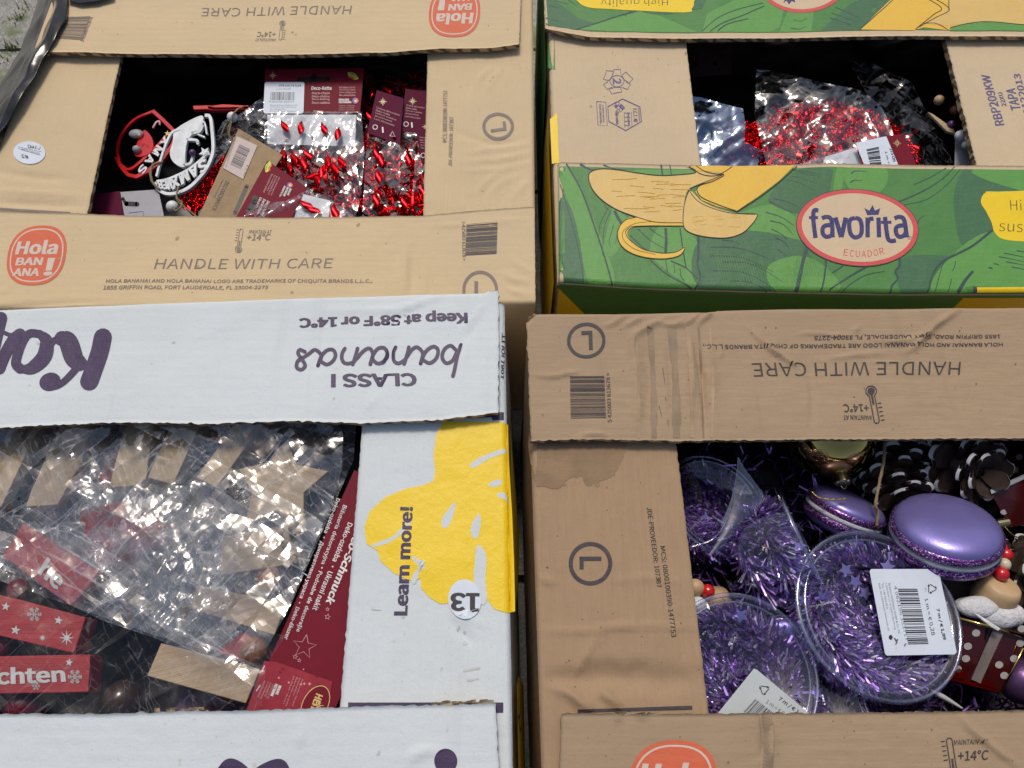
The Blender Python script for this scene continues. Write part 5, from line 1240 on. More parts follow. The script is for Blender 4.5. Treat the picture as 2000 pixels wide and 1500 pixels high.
def swirl(pr, c, r): pr.ell(c, r, r, M['bluei'], n=20); pr.ell((c[0] + r * .3, c[1]), r * .75, r * .75, M['fruit'], n=20); pr.ell((c[0] + r * .1, c[1] + r * .1), r * .4, r * .4, M['gold_ink'], n=16)
# main bag
t, cd1 = bagged_card('big clear bag of red chain with maroon header and white price label', [(518, 135), (711, 133), (703, 221), (514, 221)], .226, .226, .221,
   holes=[[('s', [(583, 156), (642, 155)], 9), ('e', (613, 151), 7)]], film_poly=[(516, 218), (706, 218), (712, 300), (706, 380), (690, 440), (560, 440), (524, 380), (516, 300)],
   fz=lambda x, y: .226 - (y - 220) * .00008, seed=7, chain=([(530, 290), (700, 290), (700, 440), (560, 440), (522, 330)], lambda x, y: .216 - (y - 220) * .00006, 95, 260, 5, .012), amp=.0045)
p = cd1.pr(); sparkle(p, (533, 148), 8); arclogo(p, (684, 158), 14, -60)
p.text('Deco-Kette', [(608, 176), (648, 176), (648, 169), (609, 169)], WI, .015)
for i, s in enumerate(('Deco-chain', 'Déco-chaîne', 'Deco-ketting', 'Deco-cadena')): p.text(s, [(609, 184.5 + i * 6.2), (644, 184.5 + i * 6.2), (644, 179.5 + i * 6.2), (610, 179.5 + i * 6.2)], M['pink_ink'], .01)
for i, s in enumerate(('Not babenn tire-tic', 'fort intensi d pour', 'not safigued', 'No comestible')): p.text(s, [(663, 173 + i * 5), (694, 173 + i * 5), (694, 169 + i * 5), (663, 169 + i * 5)], M['pink_ink'], .005)
p.text('BRAUNS', [(662, 197.5), (682, 197.5), (682, 193), (662, 193)], WI, .04); p.text('HEITMANN', [(662, 202), (686, 202), (686, 198), (662, 198)], WI, .04); swirl(p, (694, 197), 6)
for i in range(3): p.text('GmbH & Co. KG Warburg', [(662, 208.5 + i * 4), (692, 208.5 + i * 4), (692, 205.5 + i * 4), (662, 205.5 + i * 4)], M['pink_ink'], 0)
p.stroke([(612, 217), (631, 217.5)], 1.2, M['labelp'], False); p.build()
price_label(cd1, [(514.5, 222), (593, 222.5), (595, 161), (517.5, 161)], 4)
bc = Card('backing_card', [(522, 224), (696, 224), (693, 286), (522, 281)], .222, .222, .2165, M['bcard'], t, .0005)
for (x, y, rz) in ((556, 246, .5), (588, 250, .0), (633, 251, .35), (660, 262, -.1)): oval(t, P(x, y, .2245), (1.57, .2, rz), 1.35)
rnd = random.Random(8)
for (x, y) in ((575, 312), (594, 320), (565, 330), (612, 345), (628, 338), (655, 330), (620, 352), (640, 318), (553, 305), (600, 300), (668, 318), (560, 350)): oval(t, P(x, y, .222), (1.57, rnd.uniform(-.5, .5), rnd.gauss(.2, .4)), 1.5)
# tilted bags on the right
specs = [('second chain bag, its plum header leaning left beside the white labelled bag', [(736, 176), (788, 192), (781, 283), (717, 259)], .222, (762, 219), [(717, 259), (781, 283), (782, 440), (706, 440)], 21),
         ('third chain bag, plum header between two others at the right rim', [(792, 173), (835, 179), (830, 264), (782, 256)], .217, (806, 208), [(782, 256), (832, 262), (834, 440), (776, 440)], 22),
         ('chain bag pressed against the right kraft flap, only a sliver of plum header', [(810, 237), (850, 240), (850, 322), (823, 317)], .227, (832, 258), [(812, 300), (846, 322), (850, 440), (800, 440)], 23)]
for lb, q, z, sp, fp, sd in specs:
    t, c = bagged_card(lb, q, z + .004, z + .002, z - .004, M['maroond'], film_poly=fp, fz=lambda x, y, z=z: z - .002 - (y - 260) * .00005, seed=sd, amp=.004,
        chain=([fp[0], fp[1], fp[2], fp[3]], lambda x, y, z=z: z - .009, 34, 110, sd, .012))
    p = c.pr(); sparkle(p, (sp[0] - 14, sp[1] - 20) if sd == 21 else (sp[0], sp[1] - 10), 8)
    a = np.array(q, float); L = lambda u, v: a[0] * (1 - u) * (1 - v) + a[1] * u * (1 - v) + a[2] * u * v + a[3] * (1 - u) * v
    lines(p, [L(.12, .68), L(.92, .68), L(.92, .36), L(.12, .36)], ['Chaîne décorative', 'Deko řetěz', 'Łańcuch ozdobny', 'Декоративний', 'Lant decorativ'], M['pink_ink'], .0)
    p.ring(L(.2, .82), 5, 5, 1.3, WI, n=20); p.stroke([L(.42, .76), L(.46, .88)], 3, WI, False)
    g = L(.75, .84); p.stroke([(g[0] - 5, g[1] + 3), (g[0], g[1] - 6), (g[0] + 5, g[1] + 4), (g[0] - 5, g[1] + 3)], 1.1, WI, False); p.build()
for x, y, r in ((745, 312, .1), (740, 345, .15), (736, 300, .2), (798, 310, .1), (735, 390, .2), (790, 395, .3), (808, 390, -.3), (825, 370, .2)):
    oval(t, P(x, y, .218), (1.57, .3, r), 1.5)
# lower red card
t, c = bagged_card('tilted red header card with lime logo in front of the kraft card', [(522, 314), (600, 366), (562, 440), (452, 440)], .231, .231, .236, holes=[[('s', [(497, 395), (486, 412)], 11), ('e', (498, 388), 6)]],
   film_poly=[(470, 428), (500, 400), (560, 392), (598, 372), (640, 384), (690, 420), (690, 445), (470, 445)], fz=.236, seed=31, amp=.005, ang=.3, st=1.6)
p = c.pr(); arclogo(p, (533, 330), 13, 200); swirl(p, (566, 362), 5.5)
a = R(118); 
def rot_lines(pr, o, ang, h, gap, txts, mat, b=.0, w=.52):
    u = np.array([math.cos(R(ang)), math.sin(R(ang))]); v = np.array([u[1], -u[0]]); o = np.array(o, float)
    for i, s in enumerate(txts):
        q = o - v * gap * i; L = len(s) * h * w; pr.text(s, [q, q + u * L, q + u * L + v * h, q + v * h], mat, b)
rot_lines(p, (544, 346), 115, 4, 5, ['Nein Spielzeug Deko', 'Not intended fur cl', 'No conviene para', 'Decoratieve artikel'], M['pink_ink'])
rot_lines(p, (566, 368), 115, 4.5, 6, ['BRAUNS', 'HEITMANN', 'GmbH & Co.'], WI, .03); rot_lines(p, (522, 392), 115, 6, 8, ['Deco-Kette', 'Deco-chain', 'Déco-ch'], WI, .01); p.build()
bc = Card('backing_card', [(588, 378), (645, 392), (640, 440), (566, 440)], .232, .232, .232, M['bcard'], t, .0005)
for q in ((598, 400, .9), (612, 410, 1.0), (655, 414, .2)): oval(t, P(q[0], q[1], .2355), (1.57, .3, q[2]), 1.6)
# kraft header card
t = thing('decoration_card', 'kraft cardboard header card with slot and pinkish barcode label', 'header card', tuple(P(480, 340, .225)))
c = Card('card', [(466, 251), (552, 303), (466, 440), (380, 440)], .228, .226, .231, M['kcard'], t, .0009, holes=[[('s', [(482, 364), (459, 416)], 8)]])
S = Print('barcode_label', c, c.o, step=0, base=.0006); S.poly([(463, 267), (503, 285), (475, 351), (436, 329)], M['labelp'])
S.bars([(468, 283), (450, 322), (471, 332), (489, 293)][0:4], M['lprint'], 26, 9); S.text('€ 0,99', [(482, 322), (474, 344), (478, 346), (486, 324)], M['lprint']); S.text('Brauns-Heitmann GmbH & Co. KG', [(459, 272), (440, 326), (443, 328), (462, 274)], M['lprint']); S.build()
p = c.pr(); rot_lines(p, (441, 353), 116, 8, 8, ['DECOSCHMUCK'], M['lprint'], .012, .72); rot_lines(p, (434, 350), 116, 3.6, 5, ['Hängeschmuck aus Holz'], M['lprint']); rot_lines(p, (474, 262), 30, 3, 5, ['Art.-Nr. 84', 'Made in PRC'], M['lprint']); p.build()
# grey card and dark maroon card at the left bottom
t = thing('decoration_card', 'grey header card with black hook hole at the lower left rim', 'header card', tuple(P(275, 400, .218)))
c = Card('card', [(235, 375), (309, 370), (324, 440), (246, 440)], .218, .218, .218, M['gcard'], t, .0007, holes=[[('s', [(247, 398), (268, 399)], 9), ('s', [(247, 400), (240, 388)], 6)]])
p = c.pr(); p.stroke([(252, 416), (280, 413), (282, 440)], .8, M['lprint'], False); p.build()
tag(Card('decoration_card', [(178, 381), (234, 373), (244, 440), (170, 440)], .212, .212, .212, M['maroond'], None, .0007).o, 'dark maroon card beside the grey hook card', 'header card')
# house shaped ornaments ---------------------------------------
def gnome_house(label, outline, zz, mat, bandw, figure, group='house frame ornaments with cut out lettering', th=.003):
    S = Plane((*outline[0], zz[0]), (*outline[len(outline) // 3], zz[1]), (*outline[2 * len(outline) // 3], zz[2]))
    t = thing('house_ornament', label, 'ornament', tuple(P(*outline[0], zz[0])), group)
    q = Print('frame', S, t, step=0, base=0, dl=.0001); q.stroke(outline, bandw, mat, False, cap=False); q.build(slab=th)
    return t, S
out = [(405, 225), (411, 226), (415, 288), (411, 310), (403, 330), (385, 352), (362, 370), (340, 377), (322, 377), (306, 368), (302, 356), (318, 336)]
out = catmull([(400, 225), (410, 228), (414, 256), (416, 290), (411, 312), (398, 336), (374, 362), (350, 375), (326, 378), (308, 369), (302, 356)], 4)
t, S = gnome_house('white house shaped gnome ornament with cut out lettering', [tuple(q) for q in out], (.232, .228, .222), M['whitep'], 6, None)
q = Print('gnome_figure', S, t, step=0, base=.0002, dl=.0001)
q.poly([(344, 252), (392, 226), (396, 240), (388, 254), (376, 262), (366, 276), (362, 300), (360, 326), (340, 318), (332, 300), (338, 276)], M['whitep'], True, 4)
q.stroke([(374, 260), (390, 256), (396, 244)], 5, M['whitep']); q.stroke([(366, 272), (384, 274), (386, 280)], 5, M['whitep'], cap=True)
q.stroke([(360, 322), (372, 318), (376, 302), (372, 298)], 4.5, M['whitep'], cap=True); q.star((400, 298), 12, M['whitep'], 5, .45, 20); q.stroke([(306, 354), (330, 349), (366, 332), (392, 312), (408, 296)], 4, M['whitep'])
q.build(slab=.003)
q = Print('cut_lettering', S, t, step=0, base=.0001, dl=.0001)
for i, ch in enumerate('SAMX'):
    a = np.array([401.0, 308]) + np.array([-18.0, 11.5]) * i; uu = np.array([-15.5, 10.5]); vv = np.array([6.0, 22.0 - i])
    q.text(ch, [a, a + uu, a + uu + vv, a + vv], M['whitep'], .045)
for i, ch in enumerate('MER'):
    a = np.array([334.0, 349]) + np.array([-9.0, 3.0]) * i; q.text(ch, [a, a + (-8, 3), a + (-4, 22 - 3 * i), a + (4, 20 - 3 * i)], M['whitep'], .04)
q.stroke([(382, 246), (398, 238), (404, 262)], 3, M['whitep']); q.stroke([(386, 262), (400, 268)], 3, M['whitep']); q.stroke([(352, 252), (334, 262), (318, 300), (306, 345)], 4, M['whitep'])
q.build(slab=.0025)
ball('nose', P(376, 298, .229), .0030, M['lilacd'], t)
out = [(298, 216), (318, 234), (337, 253), (342, 268), (336, 284), (312, 316), (288, 334), (266, 345), (250, 341), (238, 328), (231, 316), (226, 306)]
t, S = gnome_house('red house shaped gnome ornament with white letters, half in shadow', out, (.216, .217, .213), M['redp'], 7, None)
q = Print('gnome_hat', S, t, step=0, base=.0, dl=.0001); q.poly([(282, 254), (296, 268), (299, 288), (288, 302), (268, 306), (262, 296), (272, 270)], M['redp'], True, 4); q.build(slab=.004)
q = Print('lettering', S, t, step=0, base=.0006, dl=.0001)
for i, ch in enumerate('XMAS'):
    a = np.array([322.0, 266]) + np.array([-14.5, 18.0]) * i; uu = np.array([-10.0, 15.0]); vv = np.array([12.0, 7.5]); q.text(ch, [a, a + uu, a + uu + vv, a + vv], M['whitep'], .03)
q.star((328, 262), 6, M['gold_ink']); q.build(slab=.0015)
q = Print('crossbar', S, t, step=0, base=-.0006, dl=.0001); q.stroke([(326, 262), (300, 290), (256, 328), (236, 322)], 4.5, M['redp']); q.stroke([(232, 312), (228, 292), (236, 262), (262, 232), (298, 216)], 4, M['redp']); q.build(slab=.002)
ball('pompom', P(266, 262, .216), .0062, M['gcard'], t, sq=(1.1, .8, .6)); ball('nose', P(267, 292, .216), .0038, M['gcard'], t); ball('star_bead', P(272, 264, .223), .0016, M['gold_ink'], t)  # grey instead of white: shade put into the pompom's colour
q = Print('candy_cane', S, t, step=0, base=.001, dl=.0001); q.stroke([(300, 250), (306, 240), (312, 238), (313, 244)], 3, M['pink_ink'], cap=True); q.build(slab=.001)
# red star ornament seen on edge, beads and strings
t = thing('star_ornament', 'flat red painted ornament lying edge-on above the white bead', 'ornament', tuple(P(430, 212, .214)))
block('body', [(376, 206), (404, 205), (440, 207), (482, 208), (490, 213), (440, 215), (412, 215), (404, 213), (378, 214)], .216, .004, M['redp'], t)
block('point', [(404, 207), (436, 203), (488, 206), (470, 209), (420, 210)], .2185, .003, M['redp'], t)
def bead_on_string(label, c, z, r, mat, strings, group=None, seed=1, name='bead_hanger', cord='cordm'):
    t = thing(name, label, 'bead', tuple(P(*c, z)), group); ball('bead', P(*c, z), r, mat, t)
    for k, s in enumerate(strings):
        pp = pxpath(s, 8); tube('string', pp, .0008, M[cord], t, 5, .5); fuzz('string_fibres', pp, M[cord], t, 40, .0035, seed + k)
    return t
bead_on_string('white wooden bead on jute string beneath the flat red ornament', (454, 229), .226, .0050, M['whitep'], [[(474, 209, .224), (464, 214, .228), (455, 224, .232), (452, 236, .230), (446, 250, .227), (446, 262, .224), (450, 276, .22)], [(452, 238, .23), (448, 262, .226), (456, 284, .222)]], seed=3)
bead_on_string('white wooden bead with jute knot in front of the grey hook card', (337, 404), .222, .0055, M['whitep'], [[(348, 366, .226), (345, 384, .226), (350, 396, .226), (368, 410, .224), (385, 424, .222)], [(346, 388, .227), (356, 398, .226), (344, 412, .228), (338, 404, .229)]], seed=5)
t = tag(tube('jute_loop', pxpath([(318, 316, .226), (300, 322, .226), (294, 336, .226), (298, 356, .224), (312, 370, .222)]), .0011, M['cordm'], n=6, twist=.5), 'jute loop hanging between the red and the white house ornaments', 'string')
# wrinkled loose film behind the beads
tag(film('loose_film', None, [(436, 236), (470, 222), (516, 186), (522, 250), (560, 300), (540, 320), (500, 290), (466, 258), (440, 300), (414, 330), (418, 270)], .2205, .006, M['filmh'], 41, 2.6, .9), 'wrinkled clear film between the white bead and the labelled bag', 'plastic film')
t = thing('chain_bag', 'loose red foil chain spilling below the white house ornament', 'packaged chain', tuple(P(400, 350, .21)), 'red chain bags with header cards')
chain_mass(t, [(350, 395), (372, 372), (412, 332), (440, 300), (440, 330), (400, 400), (380, 420)], .215, 18, 60, 51, .010)
t = thing('chain_bag', 'dim red chain bag in shadow behind the labelled header card', 'packaged chain', tuple(P(740, 170, .2)), 'red chain bags with header cards')
chain_mass(t, [(705, 150), (830, 150), (840, 260), (720, 300), (700, 240)], .198, 50, 90, 52, .014); film('bag_film', t, [(690, 140), (840, 150), (840, 260), (720, 300)], .203, .005, M['filmt'], 53, 4)
for x, y, r in ((757, 169, .3), (727, 176, -.1), (723, 228, .4)): oval(t, P(x, y, .213), (1.57, .2, r), 1.8)
# ================================================================ contents of the upper right box
t = thing('chain_bag', 'large clear bag heaped with fine red chain in the green box', 'packaged chain', tuple(P(1600, 250, .21)), 'red chain bags with header cards')
zr = lambda x, y: .214 - ((x - 1620) / 200) ** 2 * .012 - ((y - 260) / 90) ** 2 * .006
chain_mass(t, [(1495, 250), (1530, 212), (1600, 200), (1690, 220), (1740, 240), (1790, 290), (1800, 340), (1500, 340)], zr, 260, 900, 61, .008, sc=1.05)
film('bag_film', t, [(1477, 136), (1500, 137), (1560, 150), (1630, 166), (1678, 174), (1720, 205), (1742, 250), (1745, 268), (1660, 300), (1600, 330), (1500, 335), (1474, 226)], lambda x, y: .2225 - ((x - 1600) / 200) ** 2 * .010, .0065, M['film'], 62, 2.6, 1.0, .5, 1.8)
t = thing('chain_bag', 'small red chain bag with price label and maroon header at the front rim', 'packaged chain', tuple(P(1730, 300, .224)), 'red chain bags with header cards')
c = Card('header_card', [(1731, 266), (1764, 261), (1800, 345), (1762, 345)], .229, .229, .229, M['maroon'], t, .0008); p = c.pr(); sparkle(p, (1752, 280), 8); p.build()
c2 = Card('label_panel', [(1671, 279), (1731, 266), (1764, 345), (1697, 345)], .230, .230, .230, M['label'], t, .0004); p = c2.pr(base=.0003)
p.bars([(1692, 292), (1701, 330), (1723, 330), (1716, 287)][0:4], M['lprint'], 16, 2); p.text('275 cm', [(1737, 290), (1744, 316), (1751, 315), (1744, 290)], M['lprint'], .01); p.text('1 m =', [(1728, 296), (1734, 320), (1738, 320), (1732, 296)], M['lprint']); p.build()
Card('backing_card', [(1612, 306), (1672, 288), (1690, 340), (1600, 340)], .222, .222, .222, M['bcard'], t, .0005); film('bag_film', t, [(1560, 322), (1620, 300), (1672, 286), (1690, 340), (1560, 345)], .2265, .004, M['filmh'], 63, 2.6)
tag(film('foil_bag', None, [(1349, 188), (1370, 190), (1410, 202), (1451, 212), (1456, 240), (1454, 276), (1500, 300), (1510, 340), (1360, 340)], lambda x, y: .220 - (y - 200) * .00006, .010, film_mat('bluish_heavy_film', (.35, .45, .65), .30, .14, gain=1.8, bscale=40, bst=.3, facet=.32, crease=.1, gcol=(.62, .76, 1)), 64, 2.6, 1.4, .9, 1.6), 'bluish glinting crumpled film bag beside the left kraft flap', 'plastic film')
tag(film('clear_bag', None, [(1649, 105), (1700, 122), (1781, 160), (1800, 200), (1870, 330), (1800, 330), (1740, 240), (1690, 180)], lambda x, y: .218 - (x - 1650) * .00003, .007, M['filmt'], 65, 3, 1.3, .8, 2.4), 'taut clear bag corner rising toward the back flap', 'plastic film')
c = Card('dark_card', [(1342, 84), (1427, 84), (1429, 144), (1346, 149)], .180, .180, .178, plain('dark_brown_card', (.09, .045, .035), .6), None, .001, holes=[[('e', (1358, 126), 4)], [('e', (1396, 124), 4)]]); tag(c.o, 'dark brown card with two punched holes below the back flap', 'header card')
t = thing('chain_bag', 'shadowed red chain behind the foil film in the green box', 'packaged chain', tuple(P(1500, 250, .2)), 'red chain bags with header cards'); chain_mass(t, [(1420, 250), (1500, 240), (1500, 330), (1400, 330)], .206, 60, 160, 66, .008)
t = thing('bead_garland', 'string of pale and amber wooden beads under the right kraft flap', 'bead garland', tuple(P(1870, 260, .21)))
for x, y, z, r, mt in ((1876, 265, .222, .0052, 'whitep'), (1886, 283, .222, .0035, 'whitep'), (1866, 215, .212, .005, 'brownb'), (1834, 196, .208, .005, 'woodend'), (1858, 244, .214, .0045, 'lilacd')): ball('bead', P(x, y, z), r, M[mt], t, 18)
block('spike', [(1812, 218), (1822, 222), (1862, 250), (1868, 262), (1850, 256)], .214, .003, M['wood'], t)
tag(Card('decoration_card', [(1866, 271), (1900, 268), (1930, 345), (1864, 345)], .212, .212, .212, M['gcard'], None, .0007).o, 'plain grey card below the wooden beads', 'header card')
# ================================================================ contents of the lower left box
WG = 'wooden decoration pieces under crinkled film'
def wood(label, top, z, h, mat, cat='wooden block', group=WG, name='wooden_block', drift=(0, 0)):
    o = block(name, top, z, h, M[mat] if isinstance(mat, str) else mat, None, drift); return tag(o, label, cat, group)
wood('pale wooden slat leaning at the far left edge under film', [(38, 800), (90, 800), (2, 990), (-50, 990), (-30, 930)], .270, .010, 'wood2')
wood('broad pale wooden slat second from the left under film', [(128, 805), (182, 805), (160, 900), (112, 986), (50, 990), (60, 960)], .266, .010, 'wood2')
wood('pale wooden slat with slanted foot left of the dark notch', [(252, 800), (305, 800), (292, 880), (285, 935), (270, 948), (212, 953)], .272, .012, 'wood2')
wood('pale wooden slat right of the dark notch under film', [(346, 800), (404, 800), (338, 946), (288, 933)], .272, .016, 'wood2')
wood('narrow pale wooden slat between the notch and the star', [(480, 800), (532, 800), (422, 953), (383, 932)], .272, .014, 'wood2')
o = block('wooden_star', [(560, 858), (579, 907), (642, 920), (593, 962), (593, 1026), (542, 998), (478, 1022), (492, 960), (465, 916), (526, 902)], .268, .010, wood_mat('star_wood', (.36, .26, .15), (.50, .385, .25), R(20))); tag(o, 'five pointed pale wooden star with drilled hole under film', 'wooden star', WG)
q = Print('drilled_hole', Plane((560, 858, .268), (642, 920, .268), (478, 1022, .268)), o, step=0); q.ell((577, 998), 4, 4, M['dark_fill'], n=16); q.build()
wood('pale wooden slat below the star next to the maroon card', [(384, 1143), (559, 1177), (536, 1240), (368, 1188)], .262, .010, 'woodr')
wood('pale wooden slat at the front, lowest of the natural ones', [(314, 1256), (508, 1306), (480, 1374), (287, 1320)], .262, .012, 'woodr')
wood('short pale wooden slat hazy under film below the star', [(432, 1050), (560, 1024), (580, 1100), (430, 1124)], .256, .008, 'woodr')
wood('pale wooden slat sliver under the maroon card corner', [(640, 1360), (668, 1352), (672, 1400), (636, 1400)], .256, .008, 'woodr')
RG = 'red painted wooden blocks with silver print'
o = wood('red wooden block lettered in silver, nearest the front flap', [(-120, 1284), (176, 1278), (172, 1352), (-120, 1357)], .268, .017, 'redwood', group=RG)
q = Print('silver_lettering', Plane((0, 1281, .268), (176, 1278, .268), (0, 1354, .268)), o, step=0, base=.0004); SV = M['silverp']
q.text('chten', [(-6, 1338), (129, 1332), (126, 1300), (-6, 1304)], SV, .035); q.star((136, 1294), 8, SV, 5, .42, -80); q.flake((147, 1322), 14, SV); q.flake((71, 1340), 8, SV); q.build()
o = wood('red wooden block scattered with silver stars and a snowflake', [(-60, 1148), (30, 1169), (167, 1206), (144, 1276), (-60, 1228)], .266, .017, 'redwood', group=RG)
q = Print('silver_stars', Plane((30, 1169, .266), (167, 1206, .266), (144, 1276, .266)), o, step=0, base=.0004)
for x, y, r in ((12, 1185, 9), (115, 1212, 9), (31, 1231, 10)): q.star((x, y), r, SV, 5, .42, -80)
q.flake((68, 1200), 14, SV); q.star((131, 1246), 16, SV, 8, .25); q.star((84, 1246), 8, SV, 8, .3); q.build()
o = wood('red wooden block with silver letters slanting under the film', [(44, 1022), (195, 1120), (138, 1184), (4, 1086)], .262, .014, 'redwood', group=RG)
q = Print('silver_lettering', Plane((44, 1022, .262), (195, 1120, .262), (138, 1184, .262)), o, step=0, base=.0004); u = np.array([38.0, 34]); v = np.array([20.0, -32])
c0 = np.array([74.0, 1120]); q.text('he', [c0, c0 + u, c0 + u + v, c0 + v], M['silverp'], .03); q.build()
wood('small dark red wooden block with silver star between pale slats', [(420, 1272), (478, 1234), (535, 1280), (500, 1302)], .255, .010, 'redwood', group=RG)
q = Print('silver_star', Plane((420, 1272, .255), (478, 1234, .255), (535, 1280, .255)), bpy.data.objects['wooden_block.' + '%03d' % (len([o for o in bpy.data.objects if o.name.startswith('wooden_block')]) - 1)], step=0, base=.0004); q.star((456, 1284), 8, SV); q.build()
wood('dark red wooden block deep under the middle of the film', [(150, 1000), (300, 960), (330, 1060), (190, 1110)], .246, .012, 'redwood', group=RG)
wood('red wooden strip running beside the pale slats at the top', [(190, 930), (255, 850), (268, 860), (205, 960)], .252, .008, 'redwood', group=RG)
M['dbrown'] = plain('dark_brown_ball', (.035, .018, .012), .2)
BG = 'round beads among the wooden pieces'
for lb, x, y, z, r, mt in (('maroon ball behind the starred red block', 36, 1150, .252, .007, 'maroonb'), ('maroon ball at the left edge between the red blocks', -4, 1262, .250, .009, 'maroonb'), ('maroon ball below the lettered red block', 52, 1376, .246, .013, 'maroonb'),
        ('dark brown glossy ball right of the lettered red block', 240, 1366, .244, .0125, 'dbrown'), ('brown wooden bead above the upper lower slat', 526, 1132, .262, .0085, 'brownb'), ('brown wooden bead beside the maroon card staples', 497, 1272, .262, .009, 'brownb'), ('brown bead left of the star tip', 512, 874, .262, .0075, 'brownb')):
    tag(ball('bead', P(x, y, z), r, M[mt]), lb, 'bead', BG)
pp = pxpath([(577, 998, .270), (566, 1012, .271), (556, 1030, .270), (548, 1050, .268), (556, 1070, .268), (572, 1080, .268), (590, 1085, .268)]); t = tag(tube('jute_string', pp, .0011, M['cordm'], twist=.5), 'frayed jute string hanging from the wooden star', 'string'); fuzz('string_fibres', pp, M['cordm'], t, 130, .007, 9)
# long maroon header card
t = thing('header_card', 'long maroon header card with slanted white text beside the flap', 'header card', tuple(P(600, 1200, .268)))
c = Card('card', [(479, 1394), (692, 918), (850, 990), (636, 1420)], .273, .271, .270, M['maroon'], t, .0009)
q = Print('light_band', c, c.o, step=0, base=.0002, dl=.00003); q.poly([(516, 1291), (540, 1293), (649, 1331), (636, 1410), (479, 1394)], M['maroonl'])
rnd = random.Random(3)
for _ in range(16): q.star((rnd.uniform(515, 640), rnd.uniform(1305, 1340)), rnd.uniform(2, 4), M['maroon'] if rnd.random() < .6 else M['pink_ink'])
q.build()
p = c.pr(base=.0004)
def along(s, a, b, h, mat=WI, bold=.012, sh=0):
    a, b = np.array(a, float), np.array(b, float); u = (b - a) / np.linalg.norm(b - a); v = np.array([u[1], -u[0]]) ; k = u * h * sh; p.text(s, [a, b, b + v * h + k, a + v * h + k], mat, bold)
along('Deko-ozdoba • Декоративна украса • Deko-ékszer', (656, 972), (553, 1247), 11)
along('Bižuteria dekoracyjna • Podoabe de decorație', (668, 985), (576, 1232), 11); along('Deko-ozdoba • Ukrasni nakit', (680, 1020), (610, 1190), 11)
along('Deco-Schmuck', (700, 1020), (636, 1176), 16, WI, .03, .2)
for (x, y, r) in ((595, 1263, 24), (577, 1283, 5), (585, 1290, 4), (640, 1205, 6), (640, 1190, 4)):
    o = []
    for i in range(11): rr = r if i % 2 == 0 else r * .42; a = R(-80 + 36 * i); o.append((x + rr * math.cos(a), y + rr * math.sin(a)))
    p.stroke(o, 1.0, M['pink_ink'], False)
p.ell((616, 1376), 40, 25, M['gold_ink'], rot=R(-62), n=40); p.ell((616, 1376), 38.5, 23.5, M['maroon'], rot=R(-62), n=40); along('HEITMANN', (618, 1354), (590, 1425), 14, M['gold_ink'], .03)
sparkle(p, (622, 1378), 11, GI)
rot_lines(p, (545, 1338), 113, 6, 7.5, ['BRAUNS', 'HEITMANN'], WI, .04); rot_lines(p, (533, 1336), 113, 4.5, 6, ['GmbH & Co. KG', 'Lütkefeld 15', 'D-34414 Warburg', 'www.brauns-heit'], M['pink_ink'], .0)
rot_lines(p, (590, 1326), 111, 4.5, 6, ['Żadna hračka • Nie igrač', 'Ez nem játékszer', 'Žiadna hračka • ne igračke', 'nem játékszer • Nu este o'], M['pink_ink'], .0)
for a, b in (((513, 1310), (517, 1300)), ((501, 1350), (509, 1338)), ((602, 1090), (605, 1080)), ((590, 1118), (600, 1124))): p.stroke([a, b], 1.6, M['label'], False)
p.build()
purple = tag(film('cloth_scrap', None, [(360, 1340), (478, 1368), (486, 1400), (340, 1400)], .238, .004, plain('purple_cloth', (.06, .025, .08), .8), 90, 3.5), 'dark purple fabric scrap under the lowest pale slat', 'fabric')
# films
tag(film('clear_bag', None, [(-40, 800), (655, 800), (670, 850), (668, 915), (654, 965), (618, 1055), (588, 1126), (560, 1196), (522, 1264), (430, 1300), (385, 1285), (300, 1245), (200, 1212), (135, 1180), (70, 1136), (0, 1110), (-40, 1090)],
   lambda x, y: .2785 + .003 * np.clip((900 - y) / 80, 0, 1) + .0015 * np.sin(x / 60), .0045, M['filmw'], 71, 2.6, 1.0, -.9, 1.7, ), 'large crinkled clear bag spread over the wooden star and slats', 'plastic bag')
tag(film('clear_bag', None, [(100, 880), (420, 860), (560, 1010), (560, 1150), (430, 1240), (250, 1190), (110, 1080), (60, 960)], .2695, .007, M['film'], 72, 3, .8, .6, 1.3), 'second crumpled clear bag bunched beneath the spread one', 'plastic bag')
tag(film('clear_bag', None, [(150, 940), (380, 950), (470, 1040), (440, 1230), (330, 1235), (200, 1140)], .2735, .007, M['filmw'], 75, 3, .7, 1.2, 1.3), 'tightly crumpled milky film in the middle of the wooden pieces', 'plastic bag')
tag(film('clear_bag', None, [(-40, 790), (700, 790), (690, 900), (620, 1060), (560, 1200), (470, 1290), (300, 1240), (130, 1180), (-40, 1120)], .2475, .009, M['filmd'], 76, 3.4, .8, .2, 1.2), 'dense milky film packed below the pale wooden pieces', 'plastic bag')
tag(film('clear_bag', None, [(-60, 1090), (70, 1136), (250, 1225), (520, 1300), (510, 1400), (-60, 1400)], .2755, .0035, M['filmt'], 73, 4, 1.6, .3, 2.5), 'thin taut clear bag over the red lettered blocks', 'plastic bag')
tag(film('clear_bag', None, [(300, 1290), (384, 1280), (420, 1230), (560, 1240), (505, 1320), (480, 1395), (430, 1370), (385, 1330)], .2735, .004, M['filmt'], 74, 3, 1.2, .3, 1.5), 'clear film bag end around the lowest pale slat', 'plastic bag')
